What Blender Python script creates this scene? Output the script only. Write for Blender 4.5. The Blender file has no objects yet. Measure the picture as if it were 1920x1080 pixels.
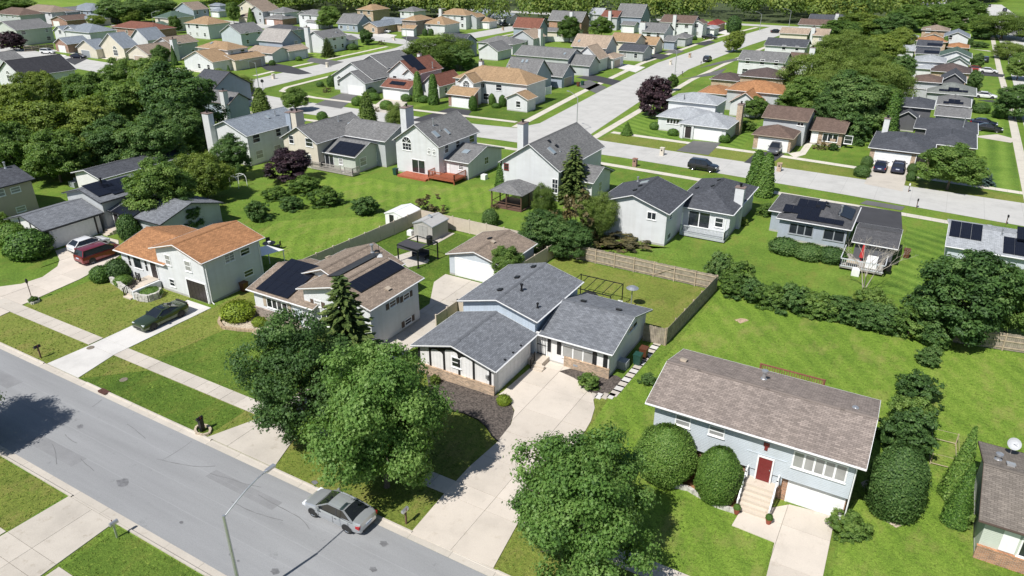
import bpy, math, random
import numpy as np
from mathutils import Vector, Matrix

SC = bpy.context.scene
COL = SC.collection
random.seed(7)
R = math.radians

# ------------------------------------------------------------------ camera, sky, sun, exposure
CAM_H = 33.0            # drone height over the street
FPX, HORIZON = 1355.0, -112.0      # focal length and horizon row of the 1920x1080 photograph
PITCH = math.atan((540.0 - HORIZON) / FPX)
HEAD = R(30.0)          # the street grid is turned 30 degrees against the view

cam_d = bpy.data.cameras.new('camera')
cam_d.sensor_width = 36.0
cam_d.lens = FPX / 1920.0 * 36.0
cam_d.clip_start, cam_d.clip_end = 0.5, 6000.0
cam = bpy.data.objects.new('camera', cam_d)
COL.objects.link(cam)
cam.location = (0, 0, CAM_H)
cam.rotation_euler = (math.pi / 2 - PITCH, 0, HEAD)
SC.camera = cam

SUN_EL, SHADOW_AZ = R(53.0), R(79.0)    # shadows fall towards this heading (from +X)
w = bpy.data.worlds.new('World'); SC.world = w; w.use_nodes = True
nt = w.node_tree; nt.nodes.clear()
sky = nt.nodes.new('ShaderNodeTexSky'); sky.sky_type = 'NISHITA'; sky.sun_disc = False
sky.sun_elevation = SUN_EL
sky.sun_rotation = math.atan2(-math.cos(SHADOW_AZ), -math.sin(SHADOW_AZ)) % (2 * math.pi)
sky.altitude = 200; sky.air_density = 1.0; sky.dust_density = 0.6; sky.ozone_density = 1.0
bg = nt.nodes.new('ShaderNodeBackground'); bg.inputs[1].default_value = 0.078
wo = nt.nodes.new('ShaderNodeOutputWorld')
nt.links.new(sky.outputs[0], bg.inputs[0]); nt.links.new(bg.outputs[0], wo.inputs[0])

sd = bpy.data.lights.new('sun', 'SUN'); sd.energy = 5.0; sd.angle = R(0.53); sd.color = (1.0, 0.97, 0.925)
sun = bpy.data.objects.new('sun', sd); COL.objects.link(sun)
dvec = Vector((math.cos(SHADOW_AZ) * math.cos(SUN_EL), math.sin(SHADOW_AZ) * math.cos(SUN_EL), -math.sin(SUN_EL)))
sun.rotation_euler = dvec.to_track_quat('-Z', 'Y').to_euler()
sun.location = (0, 0, 120)

vs = SC.view_settings
vs.view_transform = 'Standard'; vs.look = 'None'; vs.exposure = 0.2; vs.gamma = 1.0; vs.use_curve_mapping = False
SC.cycles.use_denoising = True
SC.cycles.max_bounces = 6; SC.cycles.diffuse_bounces = 3; SC.cycles.glossy_bounces = 3
SC.cycles.transmission_bounces = 4; SC.cycles.transparent_max_bounces = 6
SC.cycles.sample_clamp_indirect = 6.0

# ------------------------------------------------------------------ survey: photo point -> metres on the ground (or on a level z)
_cp, _sp, _ch, _sh = math.cos(PITCH), math.sin(PITCH), math.cos(HEAD), math.sin(HEAD)
def ray(px, py):
    x = (px - 960.0) / FPX; y = (py - 540.0) / FPX
    fy = _cp - y * _sp; fz = -_sp - y * _cp
    return Vector((x * _ch - fy * _sh, x * _sh + fy * _ch, fz))
EYE = Vector((0, 0, CAM_H))
def G(px, py, z=0.0):
    r = ray(px, py)
    return EYE + r * ((z - CAM_H) / r.z)
def PJ(v):
    x = v[0] * _ch + v[1] * _sh; y = -v[0] * _sh + v[1] * _ch; z = v[2] - CAM_H
    d = y * _cp - z * _sp
    return 960 + FPX * x / d, 540 - FPX * (z * _cp + y * _sp) / d
def along(p, d, q):
    """metres from p along direction d until the line comes nearest to photo point q"""
    lo, hi = -60.0, 60.0
    def f(t):
        a = PJ(p + d * t); return (a[0] - q[0]) ** 2 + (a[1] - q[1]) ** 2
    for _ in range(70):
        m1 = lo + (hi - lo) / 3; m2 = hi - (hi - lo) / 3
        if f(m1) < f(m2): hi = m2
        else: lo = m1
    return (lo + hi) / 2

# ------------------------------------------------------------------ tags
def tag(o, label=None, cat=None, group=None, kind=None):
    if label: o['label'] = label
    if cat: o['category'] = cat
    if group: o['group'] = group
    if kind: o['kind'] = kind
    return o
def empty(name, loc=(0, 0, 0), rz=0.0, label=None, cat=None, group=None):
    o = bpy.data.objects.new(name, None); COL.objects.link(o)
    o.location = loc; o.rotation_euler = (0, 0, rz); o.empty_display_size = 0.3
    return tag(o, label, cat, group)
def link(name, me, parent=None, loc=(0, 0, 0), rz=0.0, sc=None):
    o = bpy.data.objects.new(name, me); COL.objects.link(o)
    o.location = loc
    if rz: o.rotation_euler = (0, 0, rz)
    if sc: o.scale = sc
    if parent is not None: o.parent = parent
    return o

# ------------------------------------------------------------------ mesh collecting
class MB:
    def __init__(s): s.v, s.f, s.uv, s.sm = [], [], [], False
    def poly(s, pts, uv=None):
        n = len(s.v); s.v += [tuple(p) for p in pts]; s.f.append(tuple(range(n, n + len(pts))))
        s.uv.append(uv if uv else [(p[0] + p[1], p[2]) for p in pts])
    def box(s, x0, y0, z0, x1, y1, z1, M=None):
        c = [(x0, y0, z0), (x1, y0, z0), (x1, y1, z0), (x0, y1, z0), (x0, y0, z1), (x1, y0, z1), (x1, y1, z1), (x0, y1, z1)]
        if M is not None: c = [tuple(M @ Vector(p)) for p in c]
        for q in ((0, 3, 2, 1), (4, 5, 6, 7), (0, 1, 5, 4), (1, 2, 6, 5), (2, 3, 7, 6), (3, 0, 4, 7)):
            s.poly([c[i] for i in q])
        return s
    def bar(s, a, b, w, h=None):
        """square bar from a to b"""
        a, b = Vector(a), Vector(b); h = h or w; d = b - a; L = d.length
        if L < 1e-6: return s
        M = Matrix.Translation(a) @ d.to_track_quat('X', 'Z').to_matrix().to_4x4()
        return s.box(0, -w / 2, -h / 2, L, w / 2, h / 2, M)
    def tube(s, pts, rad, n=8, cap=True):
        pts = [Vector(p) for p in pts]; rads = rad if isinstance(rad, (list, tuple)) else [rad] * len(pts)
        rings = []
        for i, p in enumerate(pts):
            d = (pts[min(i + 1, len(pts) - 1)] - pts[max(i - 1, 0)]).normalized()
            u = d.cross(Vector((0.13, 0.9, 0.41))).normalized() if abs(d.dot(Vector((0.13, 0.9, 0.41)).normalized())) < 0.95 else d.cross(Vector((1, 0, 0))).normalized()
            v = d.cross(u)
            rings.append([p + (u * math.cos(2 * math.pi * k / n) + v * math.sin(2 * math.pi * k / n)) * rads[i] for k in range(n)])
        for i in range(len(rings) - 1):
            for k in range(n):
                k2 = (k + 1) % n
                s.poly([rings[i][k], rings[i][k2], rings[i + 1][k2], rings[i + 1][k]][::-1])
        if cap:
            s.poly(rings[0]); s.poly(rings[-1][::-1])
        return s
    def lathe(s, prof, c=(0, 0, 0), n=12):
        for i in range(len(prof) - 1):
            (r0, z0), (r1, z1) = prof[i], prof[i + 1]
            for k in range(n):
                a0, a1 = 2 * math.pi * k / n, 2 * math.pi * (k + 1) / n
                q = [(c[0] + r0 * math.cos(a0), c[1] + r0 * math.sin(a0), c[2] + z0), (c[0] + r0 * math.cos(a1), c[1] + r0 * math.sin(a1), c[2] + z0),
                     (c[0] + r1 * math.cos(a1), c[1] + r1 * math.sin(a1), c[2] + z1), (c[0] + r1 * math.cos(a0), c[1] + r1 * math.sin(a0), c[2] + z1)]
                if r0 < 1e-6: q = q[1:]
                elif r1 < 1e-6: q = q[:3]
                s.poly(q)
        return s
    def prism(s, pts, z0, z1):
        a = sum(pts[i][0] * pts[(i + 1) % len(pts)][1] - pts[(i + 1) % len(pts)][0] * pts[i][1] for i in range(len(pts)))
        if a < 0: pts = pts[::-1]
        s.poly([(p[0], p[1], z1) for p in pts], [(p[0], p[1]) for p in pts])
        for i in range(len(pts)):
            p, q = pts[i], pts[(i + 1) % len(pts)]
            s.poly([(p[0], p[1], z0), (q[0], q[1], z0), (q[0], q[1], z1), (p[0], p[1], z1)])
        return s
    def mesh(s, name, mat=None):
        me = bpy.data.meshes.new(name); me.from_pydata(s.v, [], s.f)
        uvl = me.uv_layers.new(name='UVMap')
        flat = [c for f in s.uv for p in f for c in p]
        uvl.data.foreach_set('uv', flat)
        if mat: me.materials.append(mat)
        if s.sm: me.polygons.foreach_set('use_smooth', [True] * len(me.polygons))
        me.update(); return me
    def build(s, name, mat, parent=None, loc=(0, 0, 0), rz=0.0):
        return link(name, s.mesh(name, mat), parent, loc, rz)

# ------------------------------------------------------------------ materials
MATS = {}
def newmat(name):
    m = bpy.data.materials.new(name); m.use_nodes = True
    n = m.node_tree; n.nodes.clear()
    o = n.nodes.new('ShaderNodeOutputMaterial'); b = n.nodes.new('ShaderNodeBsdfPrincipled')
    n.links.new(b.outputs[0], o.inputs[0])
    return m, n, b
def N(n, t, **k):
    x = n.nodes.new('ShaderNode' + t)
    for a, v in k.items(): setattr(x, a, v)
    return x
def noise(n, vec, scale, detail=3.0, rough=0.55):
    x = N(n, 'TexNoise'); x.inputs['Scale'].default_value = scale; x.inputs['Detail'].default_value = detail; x.inputs['Roughness'].default_value = rough
    if vec is not None: n.links.new(vec, x.inputs['Vector'])
    return x.outputs['Fac']
def ramp(n, fac, stops):
    x = N(n, 'ValToRGB'); el = x.color_ramp.elements
    while len(el) < len(stops): el.new(0.5)
    for e, (p, c) in zip(el, stops): e.position = p; e.color = (c[0], c[1], c[2], 1)
    n.links.new(fac, x.inputs[0]); return x.outputs[0]
def mixc(n, fac, a, b, mode='MIX'):
    x = N(n, 'Mix', data_type='RGBA', blend_type=mode)
    for s, v in ((0, fac), (6, a), (7, b)):
        if isinstance(v, (int, float)): x.inputs[s].default_value = v
        elif isinstance(v, tuple): x.inputs[s].default_value = (*v, 1) if len(v) == 3 else v
        else: n.links.new(v, x.inputs[s])
    return x.outputs[2]
def math_(n, op, a, b=None):
    x = N(n, 'Math', operation=op)
    for s, v in ((0, a), (1, b)):
        if v is None: continue
        if isinstance(v, (int, float)): x.inputs[s].default_value = v
        else: n.links.new(v, x.inputs[s])
    return x.outputs[0]
def bump(n, b, h, dist, strength=1.0):
    x = N(n, 'Bump'); x.inputs['Distance'].default_value = dist; x.inputs['Strength'].default_value = strength
    n.links.new(h, x.inputs['Height']); n.links.new(x.outputs[0], b.inputs['Normal'])
def mapping(n, vec, scale=(1, 1, 1), rot=(0, 0, 0)):
    x = N(n, 'Mapping'); x.inputs['Scale'].default_value = scale; x.inputs['Rotation'].default_value = rot
    n.links.new(vec, x.inputs['Vector']); return x.outputs[0]
def world_pos(n): return N(n, 'NewGeometry').outputs['Position']
def uvc(n): return N(n, 'UVMap').outputs[0]
def dk(c, k): return tuple(min(1, x * k) for x in c)

def plain(name, col, rough=0.6, metal=0.0, var=0.06, scale=3.0, spec=0.5, coat=0.0):
    if name in MATS: return MATS[name]
    m, n, b = newmat(name)
    f = noise(n, world_pos(n), scale, 3)
    c = ramp(n, f, [(0.3, dk(col, 1 - var)), (0.7, dk(col, 1 + var))])
    n.links.new(c, b.inputs['Base Color'])
    b.inputs['Roughness'].default_value = rough; b.inputs['Metallic'].default_value = metal
    b.inputs['Specular IOR Level'].default_value = spec; b.inputs['Coat Weight'].default_value = coat
    b.inputs['Coat Roughness'].default_value = 0.05
    MATS[name] = m; return m

def shingle(name, col, spread=0.35):
    """asphalt shingles: courses up the slope, tabs of slightly different granule colour, blotchy weathering"""
    if name in MATS: return MATS[name]
    m, n, b = newmat(name); uv = uvc(n)
    br = N(n, 'TexBrick'); br.offset = 0.5
    n.links.new(uv, br.inputs['Vector'])
    br.inputs['Color1'].default_value = (*dk(col, 1 - spread * 0.62), 1); br.inputs['Color2'].default_value = (*dk(col, 1 + spread * 0.62), 1)
    br.inputs['Mortar'].default_value = (*dk(col, 0.5), 1)
    br.inputs['Scale'].default_value = 1.0; br.inputs['Mortar Size'].default_value = 0.012; br.inputs['Mortar Smooth'].default_value = 0.3
    br.inputs['Brick Width'].default_value = 0.34; br.inputs['Row Height'].default_value = 0.145
    f1 = noise(n, mapping(n, uv, (0.9, 3.2, 1)), 2.2, 5, 0.7)
    f2 = noise(n, world_pos(n), 0.32, 4, 0.6)
    c = mixc(n, 1.0, br.outputs['Color'], ramp(n, f1, [(0.25, (0.84, 0.84, 0.84)), (0.75, (1.17, 1.16, 1.14))]), 'MULTIPLY')
    c = mixc(n, 1.0, c, ramp(n, f2, [(0.3, (0.93, 0.93, 0.94)), (0.72, (1.06, 1.055, 1.05))]), 'MULTIPLY')
    f3 = noise(n, mapping(n, uv, (1.4, 0.16, 1)), 1.0, 4, 0.65)      # run-off streaks down the slope
    c = mixc(n, 1.0, c, ramp(n, f3, [(0.32, (0.86, 0.86, 0.86)), (0.6, (1.05, 1.05, 1.05))]), 'MULTIPLY')
    n.links.new(c, b.inputs['Base Color']); b.inputs['Roughness'].default_value = 0.92; b.inputs['Specular IOR Level'].default_value = 0.25
    bump(n, b, br.outputs['Fac'], 0.012, 0.6)
    MATS[name] = m; return m

def siding(name, col, pitch=0.125, vertical=False):
    if name in MATS: return MATS[name]
    m, n, b = newmat(name); uv = uvc(n)
    sp = N(n, 'SeparateXYZ'); n.links.new(uv, sp.inputs[0])
    t = math_(n, 'FRACT', math_(n, 'DIVIDE', sp.outputs[0 if vertical else 1], 0.32 if vertical else pitch))
    if vertical: t = math_(n, 'GREATER_THAN', t, 0.12)
    f = noise(n, mapping(n, world_pos(n), (0.5, 0.5, 1.2)), 0.9, 5, 0.65)
    f2 = noise(n, mapping(n, world_pos(n), (1.5, 1.5, 0.12)), 1.3, 3)
    c = ramp(n, f, [(0.3, dk(col, 0.93)), (0.7, dk(col, 1.04))])
    c = mixc(n, 1.0, c, ramp(n, f2, [(0.3, (0.93, 0.925, 0.91)), (0.6, (1, 1, 1))]), 'MULTIPLY')
    n.links.new(c, b.inputs['Base Color']); b.inputs['Roughness'].default_value = 0.55
    bump(n, b, t, -0.014 if not vertical else 0.012, 1.0)
    MATS[name] = m; return m

def brickm(name, col, mortar=(0.42, 0.38, 0.33), spread=0.45):
    if name in MATS: return MATS[name]
    m, n, b = newmat(name); uv = uvc(n)
    br = N(n, 'TexBrick'); br.offset = 0.5; n.links.new(uv, br.inputs['Vector'])
    br.inputs['Color1'].default_value = (*dk(col, 1 - spread), 1); br.inputs['Color2'].default_value = (*dk(col, 1 + spread * 0.6), 1)
    br.inputs['Mortar'].default_value = (*mortar, 1); br.inputs['Scale'].default_value = 1.0
    br.inputs['Mortar Size'].default_value = 0.010; br.inputs['Brick Width'].default_value = 0.215; br.inputs['Row Height'].default_value = 0.075
    f = noise(n, world_pos(n), 1.3, 4)
    c = mixc(n, 1.0, br.outputs['Color'], ramp(n, f, [(0.3, (0.86, 0.86, 0.86)), (0.7, (1.1, 1.1, 1.1))]), 'MULTIPLY')
    n.links.new(c, b.inputs['Base Color']); b.inputs['Roughness'].default_value = 0.9
    bump(n, b, br.outputs['Fac'], -0.008, 0.8)
    MATS[name] = m; return m

def concrete(name, col, joint=0.0, stain=1.0):
    if name in MATS: return MATS[name]
    m, n, b = newmat(name); p = world_pos(n)
    f = noise(n, p, 0.35, 5, 0.62); f2 = noise(n, p, 14.0, 3, 0.7); f3 = noise(n, p, 1.6, 6, 0.7)
    c = ramp(n, f, [(0.28, dk(col, 0.86)), (0.5, col), (0.75, dk(col, 1.08))])
    c = mixc(n, 1.0, c, ramp(n, f2, [(0.3, (0.93, 0.93, 0.93)), (0.7, (1.05, 1.05, 1.05))]), 'MULTIPLY')
    c = mixc(n, 1.0, c, ramp(n, f3, [(0.30, (0.80 + 0.2 * (1 - stain), 0.78 + 0.22 * (1 - stain), 0.74 + 0.26 * (1 - stain))), (0.43, (1, 1, 1))]), 'MULTIPLY')
    oi = N(n, 'ObjectInfo')
    c = mixc(n, 1.0, c, ramp(n, oi.outputs['Random'], [(0, (0.93, 0.93, 0.925)), (1, (1.05, 1.05, 1.05))]), 'MULTIPLY')
    if joint:
        sp = N(n, 'SeparateXYZ'); n.links.new(p, sp.inputs[0])
        for k in (0, 1):
            t = math_(n, 'LESS_THAN', math_(n, 'FRACT', math_(n, 'DIVIDE', sp.outputs[k], joint)), 0.03 / joint * 1.6)
            c = mixc(n, math_(n, 'MULTIPLY', t, 0.42), c, dk(col, 0.42))
    n.links.new(c, b.inputs['Base Color']); b.inputs['Roughness'].default_value = 0.88; b.inputs['Specular IOR Level'].default_value = 0.3
    bump(n, b, f2, 0.006, 0.5)
    MATS[name] = m; return m

def asphalt(name, col, streak=(1, 1, 1)):
    if name in MATS: return MATS[name]
    m, n, b = newmat(name); p = world_pos(n)
    f = noise(n, mapping(n, p, streak), 0.5, 5, 0.6); f2 = noise(n, p, 22.0, 3, 0.75); f3 = noise(n, p, 0.9, 7, 0.7)
    c = ramp(n, f, [(0.3, dk(col, 0.88)), (0.7, dk(col, 1.1))])
    c = mixc(n, 1.0, c, ramp(n, f2, [(0.25, (0.82, 0.82, 0.83)), (0.75, (1.14, 1.14, 1.13))]), 'MULTIPLY')
    c = mixc(n, 1.0, c, ramp(n, f3, [(0.27, (0.72, 0.72, 0.72)), (0.38, (1, 1, 1))]), 'MULTIPLY')
    sp = N(n, 'SeparateXYZ'); n.links.new(p, sp.inputs[0])
    wob = math_(n, 'MULTIPLY', noise(n, p, 0.7, 4), 0.12)
    yy = math_(n, 'ADD', sp.outputs[1], wob)
    for k, y0 in enumerate((20.35, 21.95, 23.6)):      # paving seams, paler where the joint has bleached
        t = math_(n, 'LESS_THAN', math_(n, 'ABSOLUTE', math_(n, 'SUBTRACT', yy, y0)), 0.035)
        t = math_(n, 'MULTIPLY', t, noise(n, p, 0.8, 3))
        c = mixc(n, math_(n, 'MULTIPLY', t, 0.45), c, dk(col, 1.3))
    n.links.new(c, b.inputs['Base Color']); b.inputs['Roughness'].default_value = 0.85; b.inputs['Specular IOR Level'].default_value = 0.3
    bump(n, b, f2, 0.01, 0.5)
    MATS[name] = m; return m

def grass(name, lo, mid, hi, dry=0.25, stripe=0.0, sdir=0.0, swid=1.1, drycol=(0.24, 0.21, 0.055)):
    """mown turf: broad vigour patches, tufts, dry spots and, where mown in bands, alternating lay of the blades"""
    if name in MATS: return MATS[name]
    m, n, b = newmat(name); p = world_pos(n)
    f0 = noise(n, p, 0.045, 4, 0.6); f1 = noise(n, p, 0.38, 5, 0.65); f2 = noise(n, p, 3.4, 4, 0.75); f3 = noise(n, p, 13.0, 3, 0.8)
    f = math_(n, 'ADD', math_(n, 'MULTIPLY', f0, 0.5), math_(n, 'ADD', math_(n, 'MULTIPLY', f1, 0.36), math_(n, 'MULTIPLY', f2, 0.14)))
    if stripe:
        q = N(n, 'SeparateXYZ'); n.links.new(mapping(n, p, (1, 1, 1), (0, 0, -sdir)), q.inputs[0])
        wv = math_(n, 'SINE', math_(n, 'ADD', math_(n, 'MULTIPLY', q.outputs[0], math.pi / swid), math_(n, 'MULTIPLY', f0, 3.0)))
        f = math_(n, 'ADD', f, math_(n, 'MULTIPLY', wv, stripe))
    c = ramp(n, f, [(0.34, lo), (0.5, mid), (0.66, hi)])
    c = mixc(n, 1.0, c, ramp(n, f3, [(0.30, (0.55, 0.57, 0.52)), (0.70, (1.5, 1.46, 1.35))]), 'MULTIPLY')
    c = mixc(n, 1.0, c, ramp(n, f2, [(0.3, (0.76, 0.78, 0.75)), (0.7, (1.22, 1.2, 1.15))]), 'MULTIPLY')
    if dry:
        fd = noise(n, mapping(n, p, (0.9, 0.45, 1)), 0.55, 6, 0.7)
        k = ramp(n, fd, [(0.50, (0, 0, 0)), (0.70, (dry, dry, dry))])
        c = mixc(n, k, c, drycol)
    n.links.new(c, b.inputs['Base Color']); b.inputs['Roughness'].default_value = 0.8; b.inputs['Specular IOR Level'].default_value = 0.15
    h = math_(n, 'ADD', f3, math_(n, 'MULTIPLY', f2, 1.5))
    bump(n, b, h, 0.07, 0.9)
    MATS[name] = m; return m

def leafm(name, dark, mid, light, trans=0.38):
    """leaves: each one its own tint, a thin blade that passes some light"""
    if name in MATS: return MATS[name]
    m = bpy.data.materials.new(name); m.use_nodes = True; n = m.node_tree; n.nodes.clear()
    at = N(n, 'Attribute', attribute_name='tint')
    oi = N(n, 'ObjectInfo')
    f = math_(n, 'ADD', at.outputs['Fac'], math_(n, 'MULTIPLY', math_(n, 'SUBTRACT', oi.outputs['Random'], 0.5), 0.42))
    c = ramp(n, f, [(0.1, dark), (0.5, mid), (0.95, light)])
    o = N(n, 'OutputMaterial'); b = N(n, 'BsdfPrincipled'); t = N(n, 'BsdfTranslucent'); mx = N(n, 'MixShader')
    n.links.new(c, b.inputs['Base Color']); b.inputs['Roughness'].default_value = 0.55; b.inputs['Specular IOR Level'].default_value = 0.3
    n.links.new(mixc(n, 1.0, c, (1.35, 1.3, 0.6), 'MULTIPLY'), t.inputs[0])
    mx.inputs[0].default_value = trans
    n.links.new(b.outputs[0], mx.inputs[1]); n.links.new(t.outputs[0], mx.inputs[2]); n.links.new(mx.outputs[0], o.inputs[0])
    MATS[name] = m; return m

# roofs
SLATE = shingle('slate_shingle', (0.175, 0.186, 0.205), 0.36); CHAR = shingle('charcoal_shingle', (0.078, 0.083, 0.096), 0.4)
GREY = shingle('grey_shingle', (0.18, 0.18, 0.18)); PALE = shingle('pale_shingle', (0.36, 0.38, 0.40), 0.25)
BROWN = shingle('brown_shingle', (0.265, 0.21, 0.165)); UMBER = shingle('umber_shingle', (0.15, 0.105, 0.085))
ORANGE = shingle('orange_shingle', (0.37, 0.185, 0.088), 0.35); TANR = shingle('tan_shingle', (0.345, 0.235, 0.138), 0.28)
BEIGER = shingle('beige_shingle', (0.37, 0.29, 0.22), 0.28); REDR = shingle('red_shingle', (0.20, 0.085, 0.06), 0.3)
GREENR = shingle('green_shingle', (0.085, 0.13, 0.105), 0.25); STEEL = shingle('steel_shingle', (0.22, 0.25, 0.285), 0.25)
TAUPE = shingle('taupe_shingle', (0.265, 0.222, 0.196), 0.36); DARKB = shingle('dark_brown_shingle', (0.105, 0.08, 0.075), 0.3)
# walls
WHITE = siding('white_siding', (0.655, 0.665, 0.67)); BLUEW = siding('pale_blue_siding', (0.50, 0.545, 0.585)); GREYW = siding('grey_siding', (0.46, 0.48, 0.49))
BLUEG = siding('blue_grey_siding', (0.33, 0.38, 0.45)); CREAMW = siding('cream_siding', (0.66, 0.60, 0.50)); TANW = siding('tan_siding', (0.47, 0.40, 0.32))
SAGEW = siding('sage_siding', (0.50, 0.54, 0.47)); DARKW = siding('dark_siding', (0.10, 0.10, 0.11)); BOARDW = siding('white_board_siding', (0.76, 0.75, 0.74), vertical=True)
BRICK = brickm('tan_brick', (0.50, 0.34, 0.215)); BRICKR = brickm('red_brick', (0.30, 0.125, 0.08)); BRICKD = brickm('grey_brown_brick', (0.26, 0.205, 0.17))
BRICKO = brickm('orange_brick', (0.42, 0.19, 0.09))
TRIMW = plain('white_trim', (0.80, 0.80, 0.79), 0.45); TRIMD = plain('black_trim', (0.018, 0.018, 0.02), 0.5); TRIMB = plain('brown_trim', (0.10, 0.07, 0.055), 0.6)
TRIMT = plain('tan_trim', (0.42, 0.35, 0.27), 0.6); TRIMG = plain('grey_trim', (0.30, 0.32, 0.34), 0.5)
DOORW = plain('white_door_paint', (0.80, 0.80, 0.79), 0.4); DOORR = plain('red_door_paint', (0.17, 0.02, 0.02), 0.5); DOORD = plain('dark_door_paint', (0.035, 0.028, 0.03), 0.4)
DOORT = plain('tan_door_paint', (0.48, 0.39, 0.31), 0.5)
GLASS = plain('window_glass', (0.022, 0.027, 0.033), 0.04, 0, 0.5, 0.6, 0.9)
BLIND = plain('window_with_blind', (0.30, 0.30, 0.29), 0.12, 0, 0.2, 0.8, 0.8)
METAL = plain('galvanised_metal', (0.55, 0.56, 0.57), 0.35, 0.7); DARKM = plain('black_metal', (0.02, 0.02, 0.022), 0.4, 0.4); PVC = plain('white_plastic', (0.78, 0.78, 0.76), 0.4)
# ------------------------------------------------------------------ houses
WIN_CACHE = {}
def win_mesh(w, h, style, trim):
    """window in its own frame: x across, z up, y=0 on the wall, front towards -y"""
    key = (round(w, 1), round(h, 1), style, trim.name)
    if key in WIN_CACHE: return WIN_CACHE[key]
    w, h = max(0.3, key[0]), max(0.3, key[1])
    f = MB(); t = 0.09 if style != 'thin' else 0.05; d = 0.05
    f.box(-w / 2 - t, -d, -t, w / 2 + t, 0.0, 0); f.box(-w / 2 - t, -d, h, w / 2 + t, 0.0, h + t)
    f.box(-w / 2 - t, -d, 0, -w / 2, 0.0, h); f.box(w / 2, -d, 0, w / 2 + t, 0.0, h)
    f.box(-w / 2 - t - 0.03, -d - 0.05, -t - 0.05, w / 2 + t + 0.03, 0.0, -t)
    if style == 'dh': f.box(-w / 2, -d + 0.01, h / 2 - 0.03, w / 2, 0, h / 2 + 0.03)
    elif style == 'slide': f.box(-0.035, -d + 0.01, 0, 0.035, 0, h)
    elif style.startswith('m'):
        k = int(style[1:])
        for i in range(1, k): x = -w / 2 + w * i / k; f.box(x - 0.06, -d + 0.005, 0, x + 0.06, 0, h)
    elif style.startswith('g'):
        a, c = int(style[1]), int(style[2])
        for i in range(1, a): x = -w / 2 + w * i / a; f.box(x - 0.025, -d + 0.01, 0, x + 0.025, 0, h)
        for i in range(1, c): z = h * i / c; f.box(-w / 2, -d + 0.012, z - 0.025, w / 2, 0, z + 0.025)
    g = MB(); g.poly([(-w / 2, -0.015, 0), (w / 2, -0.015, 0), (w / 2, -0.015, h), (-w / 2, -0.015, h)])
    WIN_CACHE[key] = (f.mesh('window', trim), g.mesh('pane', GLASS), g.mesh('pane', BLIND)); return WIN_CACHE[key]
def arch_mesh(w, trim):
    key = ('arch', round(w, 1), trim.name)
    if key in WIN_CACHE: return WIN_CACHE[key]
    r = key[1] / 2; f = MB(); g = MB(); n = 10
    pts = [(r * math.cos(math.pi * k / n), r * math.sin(math.pi * k / n)) for k in range(n + 1)]
    for k in range(n):
        (x0, z0), (x1, z1) = pts[k], pts[k + 1]; s = (r + 0.09) / r
        f.poly([(x0, -0.05, z0), (x1, -0.05, z1), (x1 * s, -0.05, z1 * s), (x0 * s, -0.05, z0 * s)][::-1])
        f.poly([(x0 * s, -0.05, z0 * s), (x1 * s, -0.05, z1 * s), (x1 * s, 0, z1 * s), (x0 * s, 0, z0 * s)][::-1])
        f.poly([(x0, -0.05, z0), (x0, 0, z0), (x1, 0, z1), (x1, -0.05, z1)][::-1])
    f.box(-r - 0.09, -0.05, -0.07, r + 0.09, 0, 0)
    for a in (45, 90, 135): f.bar((0, -0.03, 0), (r * math.cos(R(a)), -0.03, r * math.sin(R(a))), 0.045)
    g.poly([(p[0], -0.015, p[1]) for p in pts])
    WIN_CACHE[key] = (f.mesh('window', trim), g.mesh('pane', GLASS), g.mesh('pane', BLIND)); return WIN_CACHE[key]
GD_CACHE = {}
def garage_mesh(w, h, mat):
    key = (round(w, 1), round(h, 1), mat.name)
    if key in GD_CACHE: return GD_CACHE[key]
    w, h = key[0], key[1]
    m = MB(); m.box(-w / 2, -0.02, 0, w / 2, 0.0, h)
    n = max(2, int(round(w / 0.6))); rows = 4
    for r_ in range(rows):
        for i in range(n):
            x0 = -w / 2 + w * i / n + 0.045; x1 = -w / 2 + w * (i + 1) / n - 0.045
            z0 = h * r_ / rows + 0.05; z1 = h * (r_ + 1) / rows - 0.05
            m.box(x0, -0.035, z0, x1, -0.02, z1)
    f = MB(); f.box(-w / 2 - 0.12, -0.05, 0, -w / 2, 0.0, h + 0.12); f.box(w / 2, -0.05, 0, w / 2 + 0.12, 0.0, h + 0.12); f.box(-w / 2, -0.05, h, w / 2, 0.0, h + 0.12)
    GD_CACHE[key] = (m.mesh('garage_door', mat), f.mesh('door_frame', TRIMW)); return GD_CACHE[key]
DOOR_CACHE = {}
def door_mesh(mat, w=0.95, h=2.05):
    key = (mat.name, round(w, 1), round(h, 1))
    if key not in DOOR_CACHE:
        m = MB(); m.box(-w / 2, -0.03, 0, w / 2, 0, h)
        for r_ in range(3):
            for i in range(2):
                m.box(-w / 2 + 0.1 + i * (w / 2 - 0.05), -0.045, h * (0.07 + r_ * 0.31), -0.05 + i * (w / 2 - 0.05), -0.03, h * (0.31 + r_ * 0.31))
        f = MB(); f.box(-w / 2 - 0.1, -0.06, 0, -w / 2, 0, h + 0.1); f.box(w / 2, -0.06, 0, w / 2 + 0.1, 0, h + 0.1); f.box(-w / 2, -0.06, h, w / 2, 0, h + 0.1)
        k = MB(); k.lathe([(0, -0.035), (0.03, -0.03), (0.035, 0), (0.03, 0.03), (0, 0.035)], (w / 2 - 0.09, -0.075, 1.0), 8); k.box(w / 2 - 0.105, -0.06, 0.985, w / 2 - 0.075, -0.03, 1.015)
        DOOR_CACHE[key] = (m.mesh('door', mat), f.mesh('door_frame', TRIMW), k.mesh('door_handle', METAL))
    return DOOR_CACHE[key]
PANEL = {}
def panel_mesh(pw, ph):
    if (pw, ph) not in PANEL:
        m = MB(); m.box(0, 0, 0, pw, ph, 0.045)
        PANEL[(pw, ph)] = m.mesh('solar_panel', SOLAR)
    return PANEL[(pw, ph)]
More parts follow.
